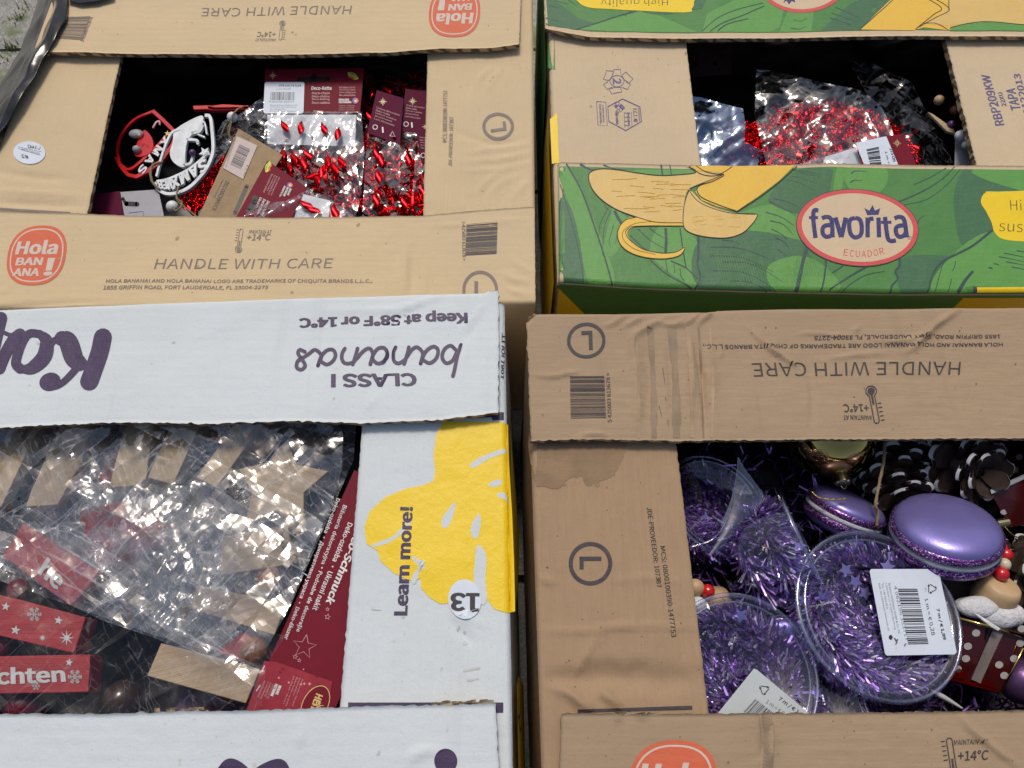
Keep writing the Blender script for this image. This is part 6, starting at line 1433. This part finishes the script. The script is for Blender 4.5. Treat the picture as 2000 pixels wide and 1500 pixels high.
# ================================================================ contents of the lower right box
def strip_mesh(name, spots, mats, parent, seed, L=(.007, .013), w=(.0005, .0010)):
    """spots: list of (centre, direction); thin creased metallic slivers, one joined part"""
    rnd = random.Random(seed); V, F, MI = [], [], []
    for c, d in spots:
        d = (Vector(d) + Vector((rnd.gauss(0, .35), rnd.gauss(0, .35), rnd.gauss(0, .35)))).normalized(); n = Vector((rnd.gauss(0, 1), rnd.gauss(0, 1), rnd.gauss(0, 1))); s = d.cross(n).normalized() * rnd.uniform(*w) / 2 * 1.6
        l = rnd.uniform(*L); n2 = d.cross(s).normalized() * l * rnd.uniform(-.18, .18); i = len(V); c = Vector(c)
        V += [c - s, c + s, c + d * l * .5 + n2 - s, c + d * l * .5 + n2 + s, c + d * l - s, c + d * l + s]; F += [(i, i + 1, i + 3, i + 2), (i + 2, i + 3, i + 5, i + 4)]
        MI += [rnd.choice([0, 0, 0, 1, 1, 2])] * 2
    o = mesh(name, [tuple(v) for v in V], F, mats, parent, MI); o['kind'] = 'stuff'; return o
TM = [M['tins'], M['tins2'], M['tins3']]
_sv = [(0, 0, 0)] + [(.0052 * (1 if i % 2 == 0 else .5) * math.cos(R(36 * i)), .0052 * (1 if i % 2 == 0 else .5) * math.sin(R(36 * i)), 0) for i in range(10)]
_stm = mesh_only('star_sequin', _sv, [(0, 1 + i, 1 + (i + 1) % 10) for i in range(10)], [plain('lilac_sequin', (.50, .42, .80), .25, .9)], False)
def sequin(parent, c, rot, s=1): o = bpy.data.objects.new('star_sequin', _stm); COL.objects.link(o); o.parent = parent; o.location = Vector(c) - wloc(parent); o.rotation_euler = rot; o.scale = (s,) * 3; return o
def tinsel_tub(label, c, axis, Rr, depth, seed, n=2600, nstars=9, lid=True, hint=(0, 1, 0), fill=False, coil=.62, tr=.33):
    """clear round tub: c = centre of the lid, axis out of the lid"""
    t = thing('tinsel_tub', label, 'tinsel tub', tuple(c), 'clear tubs of purple tinsel'); m = frame(c, axis, hint)
    lathe('tub_wall', [(Rr * .90, -depth), (Rr * .93, -depth * .98), (Rr * .97, -depth * .3), (Rr * .985, -.002), (Rr, -.001)], [M['tub']], t, m, 72)
    lathe('tub_base', [(.0001, -depth), (Rr * .90, -depth)], [M['tub']], t, m, 72)
    if lid:
        lathe('lid', [(.0001, -.0010), (Rr * .86, -.0010), (Rr * .88, .0006), (Rr * .985, .0008)], [M['tub']], t, m, 72)
        prof = [(Rr * 1.0 + .0016 * math.cos(a), .0016 * math.sin(a)) for a in np.linspace(0, 2 * math.pi, 9)]; lathe('lid_rim', prof, [M['rim']], t, m, 90)
        prof = [(Rr * .905 + .0009 * math.cos(a), .0009 * math.sin(a)) for a in np.linspace(0, 2 * math.pi, 7)]; lathe('lid_groove', prof, [M['rim']], t, m, 90)
    rnd = random.Random(seed); sp = []
    for _ in range(n):
        a = rnd.uniform(0, 2 * math.pi); lay = rnd.choice([0, 0, 1]) ; R0 = Rr * coil; r0 = Rr * tr; b = rnd.uniform(-.6, 3.8) if not fill else rnd.uniform(0, 6.28)
        if rnd.random() < .10: R0 = Rr * rnd.uniform(.05, .5); r0 = Rr * .15
        rad = Vector((math.cos(a), math.sin(a), 0)); zc = -depth * (.35 if lay == 0 else .7)
        o = rad * math.cos(b) + Vector((0, 0, math.sin(b))); k = rnd.uniform(.25, .72)
        c0 = rad * R0 + Vector((0, 0, zc)) + o * r0 * k; tang = Vector((-math.sin(a), math.cos(a), 0)); d = o + tang * .8
        p1 = c0 + d.normalized() * .009; rr = math.hypot(p1.x, p1.y)
        if rr > Rr * .93 or p1.z > -.0015 or p1.z < -depth: continue
        sp.append((m @ c0, m.to_3x3() @ d))
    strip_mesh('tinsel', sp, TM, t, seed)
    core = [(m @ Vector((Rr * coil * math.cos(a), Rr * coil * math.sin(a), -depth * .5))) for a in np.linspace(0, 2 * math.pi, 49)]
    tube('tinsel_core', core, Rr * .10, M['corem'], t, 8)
    for _ in range(nstars):
        a = rnd.uniform(0, 6.28); r = Rr * rnd.uniform(.3, .88); sequin(t, m @ Vector((r * math.cos(a), r * math.sin(a), -rnd.uniform(.002, .006))), (rnd.gauss(0, .5), rnd.gauss(0, .5), rnd.uniform(0, 6)), rnd.uniform(.7, 1.1))
    return t, m
# main tub
def at(px, py, z): return P(px, py, z)
ax0 = Vector((.10, .10, 1)).normalized()
tm, mm = tinsel_tub('large round tub of purple tinsel with white price label, nearest the front', at(1716, 1197, .268), ax0, .0545, .040, 101, 14000, 8)
c = Plane((1698, 1112, .2715), (1832, 1112, .2735), (1728, 1280, .2700))
price_label(c, [(1700, 1114), (1730, 1279), (1866, 1277), (1831, 1113)][0:4], 12, host=tm, price='7 m / € 1,99', unit='1 m = € 0,28') if False else None
S = Print('price_label', c, tm, step=0, base=.0004, dl=.00005)
q4 = [(1728, 1280), (1868, 1278), (1832, 1112), (1698, 1112)]
S.poly([(1701, 1111.5), (1829, 1111.5), (1833, 1116), (1868, 1273), (1864, 1278), (1732, 1280.5), (1728, 1277), (1698, 1116)], M['label'])
LP = M['lprint']
S.text('7 m / € 1,99', [(1827, 1189), (1840, 1250), (1848, 1249), (1834, 1188)], LP, .03); S.text('1 m = € 0,28', [(1804, 1170), (1817, 1242), (1826, 1240), (1811, 1168)], LP, .01)
S.bars([(1753, 1150), (1773, 1259), (1813, 1258), (1791, 1150)], LP, 30, 12); S.text('4 062196 353717', [(1745, 1145), (1768, 1252), (1773, 1250), (1751, 1144)], LP)
for i, (s, L) in enumerate((('Brauns-Heitmann GmbH & Co. KG', 1), ('Lütkefeld 15  D-34414 Warburg', .92), ('Tel.: +49 5641 95 0', .5), ('Mail: deco@brauns-heitmann.de', .95))):
    x = 1734 - i * 6.6; S.text(s, [(x, 1140), (x + 20 * L, 1140 + 98 * L), (x + 20 * L + 4, 1140 + 97 * L), (x + 4.5, 1139)], LP)
def recyc(S, c, r, rot, mat):
    for k in range(3):
        a = R(rot + 120 * k); b = R(rot + 120 * k + 120); A = np.array([c[0] + r * math.cos(a), c[1] + r * math.sin(a)]); B = np.array([c[0] + r * math.cos(b), c[1] + r * math.sin(b)])
        S.stroke([A + (B - A) * .12, A + (B - A) * .72], r * .16, mat, False); e = A + (B - A) * .72; u = (B - A) / np.linalg.norm(B - A); n = np.array([-u[1], u[0]]); S.poly([e - n * r * .24, e + n * r * .24, e + u * r * .42], mat)
recyc(S, (1819, 1150), 11.5, 0, LP); S.text('PET', [(1805, 1148), (1806, 1156), (1809, 1156), (1808, 1148)], LP)
S.ell((1739, 1245), 4, 5, LP, n=12); S.stroke([(1746, 1246), (1752, 1256)], 2.5, LP, False); S.ell((1752, 1250), 1.8, 1.8, LP, n=10); S.build(label='white price label with barcode stuck on the lid')
for x, y in ((1652, 1113), (1733, 1107), (1671, 1136), (1571, 1171), (1655, 1318), (1689, 1338), (1690, 1158)): sequin(tm, at(x, y, .2665), (.2, .1, x), 1.0)
lb = [('tilted tub of purple tinsel beside the left brown flap, upper one', at(1566, 1052, .250), (.86, .28, .42), .041, .056, 102, 8000),
      ('purple tinsel tub lying below the gold bauble, half in shadow', at(1400, 985, .236), (.3, .2, .9), .040, .040, 103, 4500),
      ('purple tinsel tub in the lower left corner carrying a tilted label', at(1448, 1318, .266), (.10, .02, 1), .050, .045, 104, 11000),
      ('dark purple tinsel tub squeezed behind the front flap', at(1592, 1392, .247), (.1, .2, 1), .036, .035, 105, 3500)]
tubs = [tinsel_tub(l, c, a, r, d, s, n, 6) for l, c, a, r, d, s, n in lb]
t3 = tubs[2][0]
c = Plane((1472, 1307, .2765), (1585, 1398, .2765), (1395, 1400, .2765)); S = Print('price_label', c, t3, step=0, base=.0004, dl=.00005)
S.poly([(1472, 1306), (1478, 1308), (1600, 1410), (1388, 1410)], plain('label_paper_greyed', (.45, .49, .5), .5, var=.03)); recyc(S, (1492, 1347), 12, -20, LP)
S.bars([(1475, 1365), (1520, 1400), (1500, 1420), (1452, 1390)], LP, 24, 7); S.text('7 m / € 1,99', [(1518, 1368), (1570, 1406), (1576, 1398), (1524, 1360)], LP, .02); S.text('1 m = € 0,28', [(1494, 1374), (1540, 1408), (1545, 1400), (1499, 1366)], LP); S.build(label='greyish price label stuck at an angle')
# torn cone of clear plastic standing from the upper tub
t1 = tubs[0][0]
rows = [[(1442, 893, .276), (1446, 897, .274), (1452, 905, .272)], [(1440, 925, .272), (1452, 928, .272), (1474, 945, .268)], [(1432, 965, .268), (1452, 965, .270), (1500, 968, .266)], [(1415, 1010, .264), (1440, 1010, .268), (1480, 1000, .266)], [(1392, 1050, .260), (1410, 1055, .266), (1430, 1050, .264)], [(1372, 1078, .258), (1385, 1085, .262), (1396, 1082, .262)]]
V = [P(*q) for r in rows for q in r]; Fc = [(3 * j + i, 3 * j + i + 1, 3 * j + i + 4, 3 * j + i + 3) for j in range(5) for i in range(2)]
o = mesh('plastic_flare', V, Fc, M['rim'], t1, smooth=True); md = o.modifiers.new('s', 'SUBSURF'); md.levels = md.render_levels = 2
tube('plastic_crease', pxpath([(1442, 893, .278), (1438, 930, .274), (1424, 1000, .268), (1396, 1050, .264), (1345, 1070, .262)]), .0004, M['rim'], t1)
tag(tube('metallic_string', pxpath([(1488, 1067, .272), (1506, 1072, .272), (1530, 1084, .271), (1545, 1088, .270)]), .0004, M['goldcord']), 'short gold cord lying on the upper tinsel tub', 'cord')
# extra tinsel slivers and fallen stars outside the tubs
rnd = random.Random(5); sp = []
for _ in range(900):
    x, y = rnd.uniform(1345, 1620), rnd.uniform(880, 1395); sp.append((P(x, y, rnd.uniform(.205, .228)), (rnd.gauss(0, 1), rnd.gauss(0, 1), .3)))
for _ in range(500):
    x, y = rnd.uniform(1560, 1990), rnd.uniform(1290, 1400); sp.append((P(x, y, rnd.uniform(.205, .225)), (rnd.gauss(0, 1), rnd.gauss(0, 1), .3)))
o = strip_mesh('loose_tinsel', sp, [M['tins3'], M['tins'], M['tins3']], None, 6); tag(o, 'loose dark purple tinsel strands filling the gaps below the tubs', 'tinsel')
# gold bauble
cb = Vector(P(1623, 850, .244)); rb = .0325; t = thing('gold_bauble', 'shiny gold glass ball hanging half under the back flap', 'bauble', tuple(cb))
ball('ball', cb, rb, M['gold'], t, 64); d = (Vector(P(1651, 962, .250)) - cb); d.normalize(); m = frame(cb + d * (rb - .001), d)
prof = []; pr = [(.0062, 0), (.0062, .0075), (.0052, .0085), (.0002, .0088)]
lathe('cap', pr, [M['goldm']], t, m, 22, smooth=False); tube('cap_loop', [m @ Vector((.002 * math.cos(a), 0, .009 + .003 * math.sin(a))) for a in np.linspace(0, math.pi, 9)], .0004, M['goldm'], t)
tube('cord', pxpath([(1655, 974, .262), (1630, 976, .262), (1600, 972, .261), (1585, 960, .26)]), .0005, M['goldcord'], t, 5, .9)
# macaron baubles
def macaron(label, c, axis, r, hint=(0, 1, 0)):
    t = thing('macaron_bauble', label, 'bauble', tuple(c), 'lilac macaron baubles'); m = frame(c, axis, hint)
    def rough(z, a0, a1, n=5): return [(a0 + (a1 - a0) * i / n, z) for i in range(n)]
    top = [(r * math.cos(a) ** .55 if a < 1.57 else .0001, r * .24 + r * .27 * math.sin(a)) for a in np.linspace(0, math.pi / 2, 14)]
    lathe('top_shell', top, [M['lilac']], t, m, 64); lathe('bottom_shell', [(q, -z) for q, z in top][::-1], [M['lilac']], t, m, 64)
    for nm, s in (('glitter_band', 1), ('glitter_band', -1)):
        pr = [(r * .99, s * r * .25), (r * 1.05, s * r * .22), (r * 1.06, s * r * .13), (r * 1.0, s * r * .05)]; lathe(nm, pr if s > 0 else pr[::-1], [M['glit']], t, m, 90)
    pr = [(r * .99 + r * .06 * math.cos(a), r * .07 * math.sin(a)) for a in np.linspace(-1.6, 1.6, 9)]; lathe('cream_band', pr, [M['whiteg']], t, m, 90)
    return t, m
tma, mma = macaron('lilac macaron bauble lying on the tubs, glossy shell up', P(1845, 1046, .262), (-.06, .60, .80), .0335)
g = P(1952, 1040, .262); m = frame(Vector(P(1946, 1024, .264)), (1, .15, .05)); lathe('cap', [(.0035, 0), (.0035, .008), (.001, .009)], [M['goldm']], tma, m, 14, smooth=False)
tube('cord', pxpath([(1962, 1028, .266), (1975, 1042, .266), (1990, 1050, .264), (2010, 1048, .262)]), .0004, M['goldcord'], tma, 5, .9)
macaron('glitter macaron bauble standing between gold ball and round tub', P(1648, 1002, .234), (.30, .72, .55), .0270)
macaron('dark plum macaron bauble hidden under the large round tub', P(1530, 1275, .232), (-.2, -.3, .9), .024)
tag(ball('plum_bauble', P(1508, 1310, .236), .019, M['lilacd'], n=36), 'matt plum ball between the lower left and the round tub', 'bauble')
tag(ball('plum_bauble', P(1995, 1330, .240), .015, M['lilacd'], n=36), 'plum ball at the right edge beside the dotted gift box', 'bauble')
# pinecones
def scale_mesh():
    V, F, MI = [], [], []; nu, nv = 6, 5
    for j in range(nv + 1):
        v = j / nv
        for i in range(nu + 1):
            u = i / nu * 2 - 1; w = (.35 + .65 * math.sin(min(v * 1.5, 1.57))) * (1 - max(0, v - .75) * 1.9 * abs(u)); V.append((u * .5 * w, v * 1.0 - .12 * u * u, .16 * v * v + .10 * (1 - u * u) * (1 if v > .6 else .3)))
    N = len(V); V += [(x, y * .97, z - .09 - .05 * (y > .8)) for x, y, z in V]
    for j in range(nv):
        for i in range(nu): k = j * (nu + 1) + i; F.append((k, k + 1, k + nu + 2, k + nu + 1)); MI.append(1 if j == nv - 1 else 0); F.append((N + k, N + k + nu + 1, N + k + nu + 2, N + k + 1)); MI.append(0)
    for i in range(nu): k = nv * (nu + 1) + i; F.append((k, k + 1, N + k + 1, N + k)); MI.append(1)
    me = mesh_only('cone_scale', V, F, [M['cone'], M['conew']], False); me.polygons.foreach_set('material_index', MI); return me
_sc = scale_mesh()
def pinecone(label, c, axis, r, L, n=75, seed=1):
    n = int(n * .62)
    t = thing('pine_cone', label, 'pine cone', tuple(c), 'pine cones with white painted tips'); m = frame(c, axis); rnd = random.Random(seed)
    lathe('core', [(.001, -L / 2), (r * .45, -L * .3), (r * .5, 0), (r * .25, L * .35), (.001, L * .45)], [M['cone']], t, m, 16)
    for i in range(n):
        s = i / n; z = -L / 2 + L * s; a = i * 2.39996; rr = r * (math.sin(math.pi * min(1, .12 + s * .84)) ** .6); rad = Vector((math.cos(a), math.sin(a), 0)); up = .15 + 1.1 * s * s
        y = (rad + Vector((0, 0, up))).normalized(); x = Vector((-math.sin(a), math.cos(a), 0)); zz = x.cross(y); q = Matrix((x, y, zz)).transposed().to_4x4(); sz = r * .74 * (1.0 - .35 * s) * rnd.uniform(.85, 1.12); q = q @ Matrix.Rotation(rnd.gauss(0, .12), 4, 'X') @ Matrix.Rotation(rnd.gauss(0, .1), 4, 'Z'); q.translation = rad * rr * .38 + Vector((0, 0, z))
        o = bpy.data.objects.new('cone_scale', _sc); COL.objects.link(o); o.parent = t; mw = m @ q @ Matrix.Diagonal((sz * 1.05, sz * 1.1, sz, 1)); mw.translation -= wloc(t); o.matrix_local = mw
    return t
pinecone('large pine cone with white tips right of the gold ball', P(1868, 905, .246), (.25, -.55, .8), .032, .046, 80, 1)
t = pinecone('pine cone in shadow hung on jute beside the gold ball', P(1742, 915, .236), (-.1, -.9, .45), .028, .052, 80, 2)
pp = pxpath([(1728, 862, .268), (1726, 900, .268), (1718, 940, .268), (1710, 985, .266), (1714, 1000, .262), (1712, 1028, .258)]); tube('jute_string', pp, .0010, M['cordm'], t, 6, .5); fuzz('string_fibres', pp, M['cordm'], t, 80, .004, 12)
pinecone('pine cone peeking out behind the red and cream beads', P(2000, 1125, .240), (.2, -.2, .9), .026, .04, 60, 3)
# gnome with bead hat above the gift box
t = thing('bead_figure', 'wooden cone figure with red and cream beads and white fleece collar', 'ornament', tuple(P(1938, 1160, .26)))
for x, y, z, r, mt in ((1966, 1083, .262, .0044, 'redp'), (1961, 1103, .264, .0044, 'woodend'), (1957, 1121, .267, .0047, 'redp')): ball('bead', P(x, y, z), r, M[mt], t, 20, (1, 1, .85))
ball('bead', P(1961, 1102, .2652), .0043, plain('cream_bead', (.58, .50, .38), .35), t, 20)
m = frame(P(1934, 1175, .252), (.18, .55, .80)); rw = .0140
lathe('wooden_cap', [(.0001, 0), (rw * .97, 0), (rw * 1.02, .002), (rw * .93, .013), (rw * .84, .0165), (rw * .72, .0175), (.0001, .0178)], [M['woodend']], t, m, 40)
tube('striped_cord', pxpath([(1967, 1075, .262), (1962, 1060, .262), (1950, 1045, .258)]), .0008, M['redp'], t)
for k, (x, y, z, r, s) in enumerate(((1912, 1186, .262, .0100, (1.5, .75, .6)), (1952, 1202, .260, .0110, (1.3, .8, .6)), (1972, 1200, .258, .009, (1.2, .9, .6)), (1895, 1178, .258, .007, (1.5, .6, .5)))): ball('fleece', P(x, y, z), r, M['fur'], t, 20, s)
block('bow_end', [(1900, 1196), (1912, 1200), (1956, 1228), (1950, 1232), (1938, 1226)], .268, .001, M['fur'], t); block('bow_end', [(1976, 1190), (1990, 1200), (1994, 1216), (1982, 1210)], .264, .001, M['silverp'], t)
# dotted gift box
t = thing('gift_ornament', 'dark red dotted gift box with grey ribbon below the wooden cap figure', 'ornament', tuple(P(1930, 1290, .25)))
hexa('box', [(1872, 1204), (2010, 1240), (1954, 1352), (1846, 1326)], [.262, .262, .246, .246], [(1885, 1195), (2020, 1228), (1960, 1350), (1856, 1322)], [.236, .236, .228, .228], M['giftred'], t)
GS = Plane((1872, 1204, .262), (2010, 1240, .262), (1846, 1326, .246))
q = Print('white_dots', GS, t, step=0, base=.0003)
for x, y in ((1992, 1256), (1980, 1286), (1951, 1298), (1961, 1319), (1886, 1286), (1906, 1236), (1890, 1262), (1938, 1264), (1995, 1228), (1870, 1306)): q.ell((x, y), 8, 7, M['dots'], n=22)
q.build()
q = Print('ribbon', GS, t, step=0, base=.0006, dl=.0002); q.stroke([(1952, 1226), (1935, 1262), (1905, 1330)], lambda s: 21 - 2 * s, M['ribbon'], False); q.stroke([(1930, 1228), (1926, 1250)], 6, M['dark_fill'], False); q.build(slab=.0006)
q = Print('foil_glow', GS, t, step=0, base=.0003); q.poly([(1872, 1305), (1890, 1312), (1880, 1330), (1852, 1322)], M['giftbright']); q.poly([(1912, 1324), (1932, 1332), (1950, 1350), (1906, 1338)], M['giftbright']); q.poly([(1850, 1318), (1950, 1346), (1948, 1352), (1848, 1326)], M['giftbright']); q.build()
tube('gold_edge', [PV(1874, 1208, .2635), PV(1940, 1226, .2635), PV(2012, 1246, .2635)], .0011, M['gold'], t); tube('gold_edge', [PV(1999, 1266, .262), PV(1955, 1352, .2475)], .0007, M['gold'], t)
t = thing('gift_ornament', 'bright red dotted foil gift at the right edge above the macaron', 'ornament', tuple(P(1990, 960, .25)), None)
hexa('box', [(1934, 962), (2060, 905), (2090, 1010), (1972, 1030)], [.258, .262, .254, .248], [(1944, 962), (2060, 925), (2080, 1006), (1972, 1030)], [.235, .235, .23, .23], M['giftred'], t)
GS = Plane((1934, 962, .258), (2060, 905, .262), (1972, 1030, .248)); q = Print('white_dots', GS, t, step=0, base=.0004)
for x, y in ((1968, 982), (1990, 955), (1996, 1022), (1960, 1000)): q.ell((x, y), 7, 5, M['dots'], n=20)
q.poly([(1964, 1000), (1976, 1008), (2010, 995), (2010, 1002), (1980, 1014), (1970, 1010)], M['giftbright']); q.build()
hexa('lid_band', [(1934, 956), (2060, 898), (2062, 908), (1936, 966)], [.260, .264, .264, .260], [(1938, 958), (2060, 908), (2060, 912), (1940, 964)], [.250, .254, .254, .250], M['gcard'], t)
t = thing('gift_ornament', 'shadowed dotted gift under the back flap beside the large pine cone', 'ornament', tuple(P(1980, 890, .24)), None)
hexa('box', [(1930, 858), (2060, 850), (2060, 925), (1950, 938)], .236, [(1930, 858), (2060, 850), (2060, 925), (1950, 938)], .215, M['giftred'], t)
GS = Plane((1930, 858, .236), (2060, 850, .236), (1950, 938, .236)); q = Print('white_dots', GS, t, step=0, base=.0004)
for x, y in ((1950, 915), (1982, 918), (1990, 893), (1962, 880)): q.ell((x, y), 7, 6, M['dots'], n=20)
q.build()
# beads at the left
t = thing('bead_figure', 'wooden cap figure with red and cream beads against the left flap', 'ornament', tuple(P(1380, 1160, .25)))
for x, y, z, r, mt in ((1358, 1148, .250, .0062, 'woodend'), (1382, 1155, .250, .0050, 'redp'), (1362, 1183, .249, .0065, 'whitep')): ball('bead', P(x, y, z), r, M[mt], t, 20)
m = frame(P(1404, 1190, .238), (-.25, .75, .6)); lathe('wooden_cap', [(.0001, 0), (.0095, 0), (.010, .001), (.0088, .012), (.0078, .0135), (.0001, .014)], [M['woodend']], t, m, 36)
tag(ball('glitter_knob', P(1422, 1196, .246), .0055, M['glitg']), 'small gold glitter knob beside the left wooden cap', 'ornament')
tag(tube('metallic_string', pxpath([(1428, 1204, .25), (1440, 1192, .252), (1450, 1180, .253), (1446, 1176, .253)]), .0005, M['goldcord'], twist=.9), 'gold cord loop above the lower left tinsel tub', 'cord')
tag(film('ribbon_film', None, [(1800, 1344), (1832, 1352), (1870, 1372), (1900, 1400), (1800, 1400), (1812, 1370)], .262, .003, M['filmt'], 120, 3, 1.2, .6, 2), 'pale clear ribbon of film at the front below the round tub', 'plastic film')
tag(tube('film_twist', pxpath([(1818, 1348, .264), (1832, 1356, .265), (1850, 1366, .264), (1880, 1384, .262)]), lambda t: .0006 + .0012 * math.sin(t * 3.1), M['silverp']), 'twisted white ribbon end poking out below the round tub', 'ribbon')
# ================================================================ black sack over the corner of the light kraft box
def sack():
    left = [(74, -60), (72, 0), (56, 50), (38, 96), (18, 132), (0, 166), (-30, 230), (-60, 300)]; right = [(128, -60), (133, 0), (132, 40), (112, 82), (88, 112), (72, 144), (40, 198), (0, 258), (-40, 310)]
    n, m = 90, 34; Lf, Rt = resample(left, n), resample(right, n); V = []
    for j in range(n):
        for i in range(m):
            u = i / (m - 1); x, y = Lf[j] * (1 - u) + Rt[j] * u
            z = .165 + .086 * min(1, u * 1.5) ** .8 - .004 * (u > .97)
            V.append(P(x, y, z))
    V = np.array(V); e = np.tile(np.sin(np.linspace(0, math.pi, m)) ** .6, n)
    V[:, 2] += e * .0075 * crumple(V[:, 0], V[:, 1], 131, 1.8, 1.0, 1.6) + .003 * noise(V[:, 0] / .03, V[:, 1] / .03, 9)
    F = [(j * m + i, j * m + i + 1, (j + 1) * m + i + 1, (j + 1) * m + i) for j in range(n - 1) for i in range(m - 1)]
    # hanging side down to the ground
    k0 = len(V); H = 14; S_ = []
    for j in range(n):
        for h in range(1, H + 1):
            a = V[j * m]; t = h / H; S_.append((a[0] - .012 * t + .004 * math.sin(j * .4 + h * .7), a[1], a[2] * (1 - t) + .002 + .004 * t * abs(math.sin(j * .5))))
    V = np.r_[V, np.array(S_)]
    for j in range(n - 1):
        for h in range(H):
            a = j * m if h == 0 else k0 + j * H + h - 1; b = (j + 1) * m if h == 0 else k0 + (j + 1) * H + h - 1; F.append((a, b, k0 + (j + 1) * H + h, k0 + j * H + h))
    o = mesh('plastic_sack', V, F, M['blackp'], smooth=True); tag(o, 'shiny black plastic sack draped over the left edge of the light kraft box', 'plastic sack')
    md = o.modifiers.new('s', 'SUBSURF'); md.levels = md.render_levels = 1
sack()
tag(film('flap_shadow_sheet', None, [(128, -60), (222, -60), (220, -8), (190, 2), (155, 6), (132, 0)], .2515, .002, M['blackp'], 141, 4), 'black sheet standing in for the dark shadow on the back flap next to the sack', 'plastic sack')  # black film laid in as the dark shadow along the flap

# long foil curls among the red chains
RM2 = [M['redm'], plain('bright_red_foil_strand', (.80, .03, .02), .18, 1), plain('deep_red_foil_strand', (.30, .004, .008), .2, 1)]
def curls(word, poly, z, n, seed, L=(.007, .014), w=(.0010, .0018)):
    t = [o for o in bpy.data.objects if o.get('label', '').startswith(word)][0]; rd = random.Random(seed); a = np.array(poly, float); lo, hi = a.min(0), a.max(0); sp = []
    while len(sp) < n:
        x, y = rd.uniform(lo[0], hi[0]), rd.uniform(lo[1], hi[1]); r = False
        for i in range(len(a)):
            q, k = a[i], a[(i + 1) % len(a)]
            if (q[1] > y) != (k[1] > y) and x < (k[0] - q[0]) * (y - q[1]) / (k[1] - q[1]) + q[0]: r = not r
        if r: sp.append((P(x, y, (z(x, y) if callable(z) else z) - rd.uniform(0, .006)), (rd.gauss(0, 1), rd.gauss(0, 1), .25)))
    strip_mesh('foil_strands', sp, RM2, t, seed, L, w)
curls('large clear bag heaped', [(1495, 250), (1530, 212), (1600, 200), (1690, 220), (1740, 240), (1790, 290), (1800, 340), (1500, 340)], lambda x, y: zr(x, y) + .002, 700, 5)
curls('big clear bag', [(530, 288), (700, 288), (700, 440), (560, 440), (522, 330)], lambda x, y: .217 - (y - 220) * .00006, 260, 6)
for k_, (wd, x0, x1) in enumerate((('second chain bag', 712, 780), ('third chain bag', 782, 834))): curls(wd, [(x0, 270), (x1, 280), (x1, 440), (x0, 440)], .213, 110, 7 + k_)
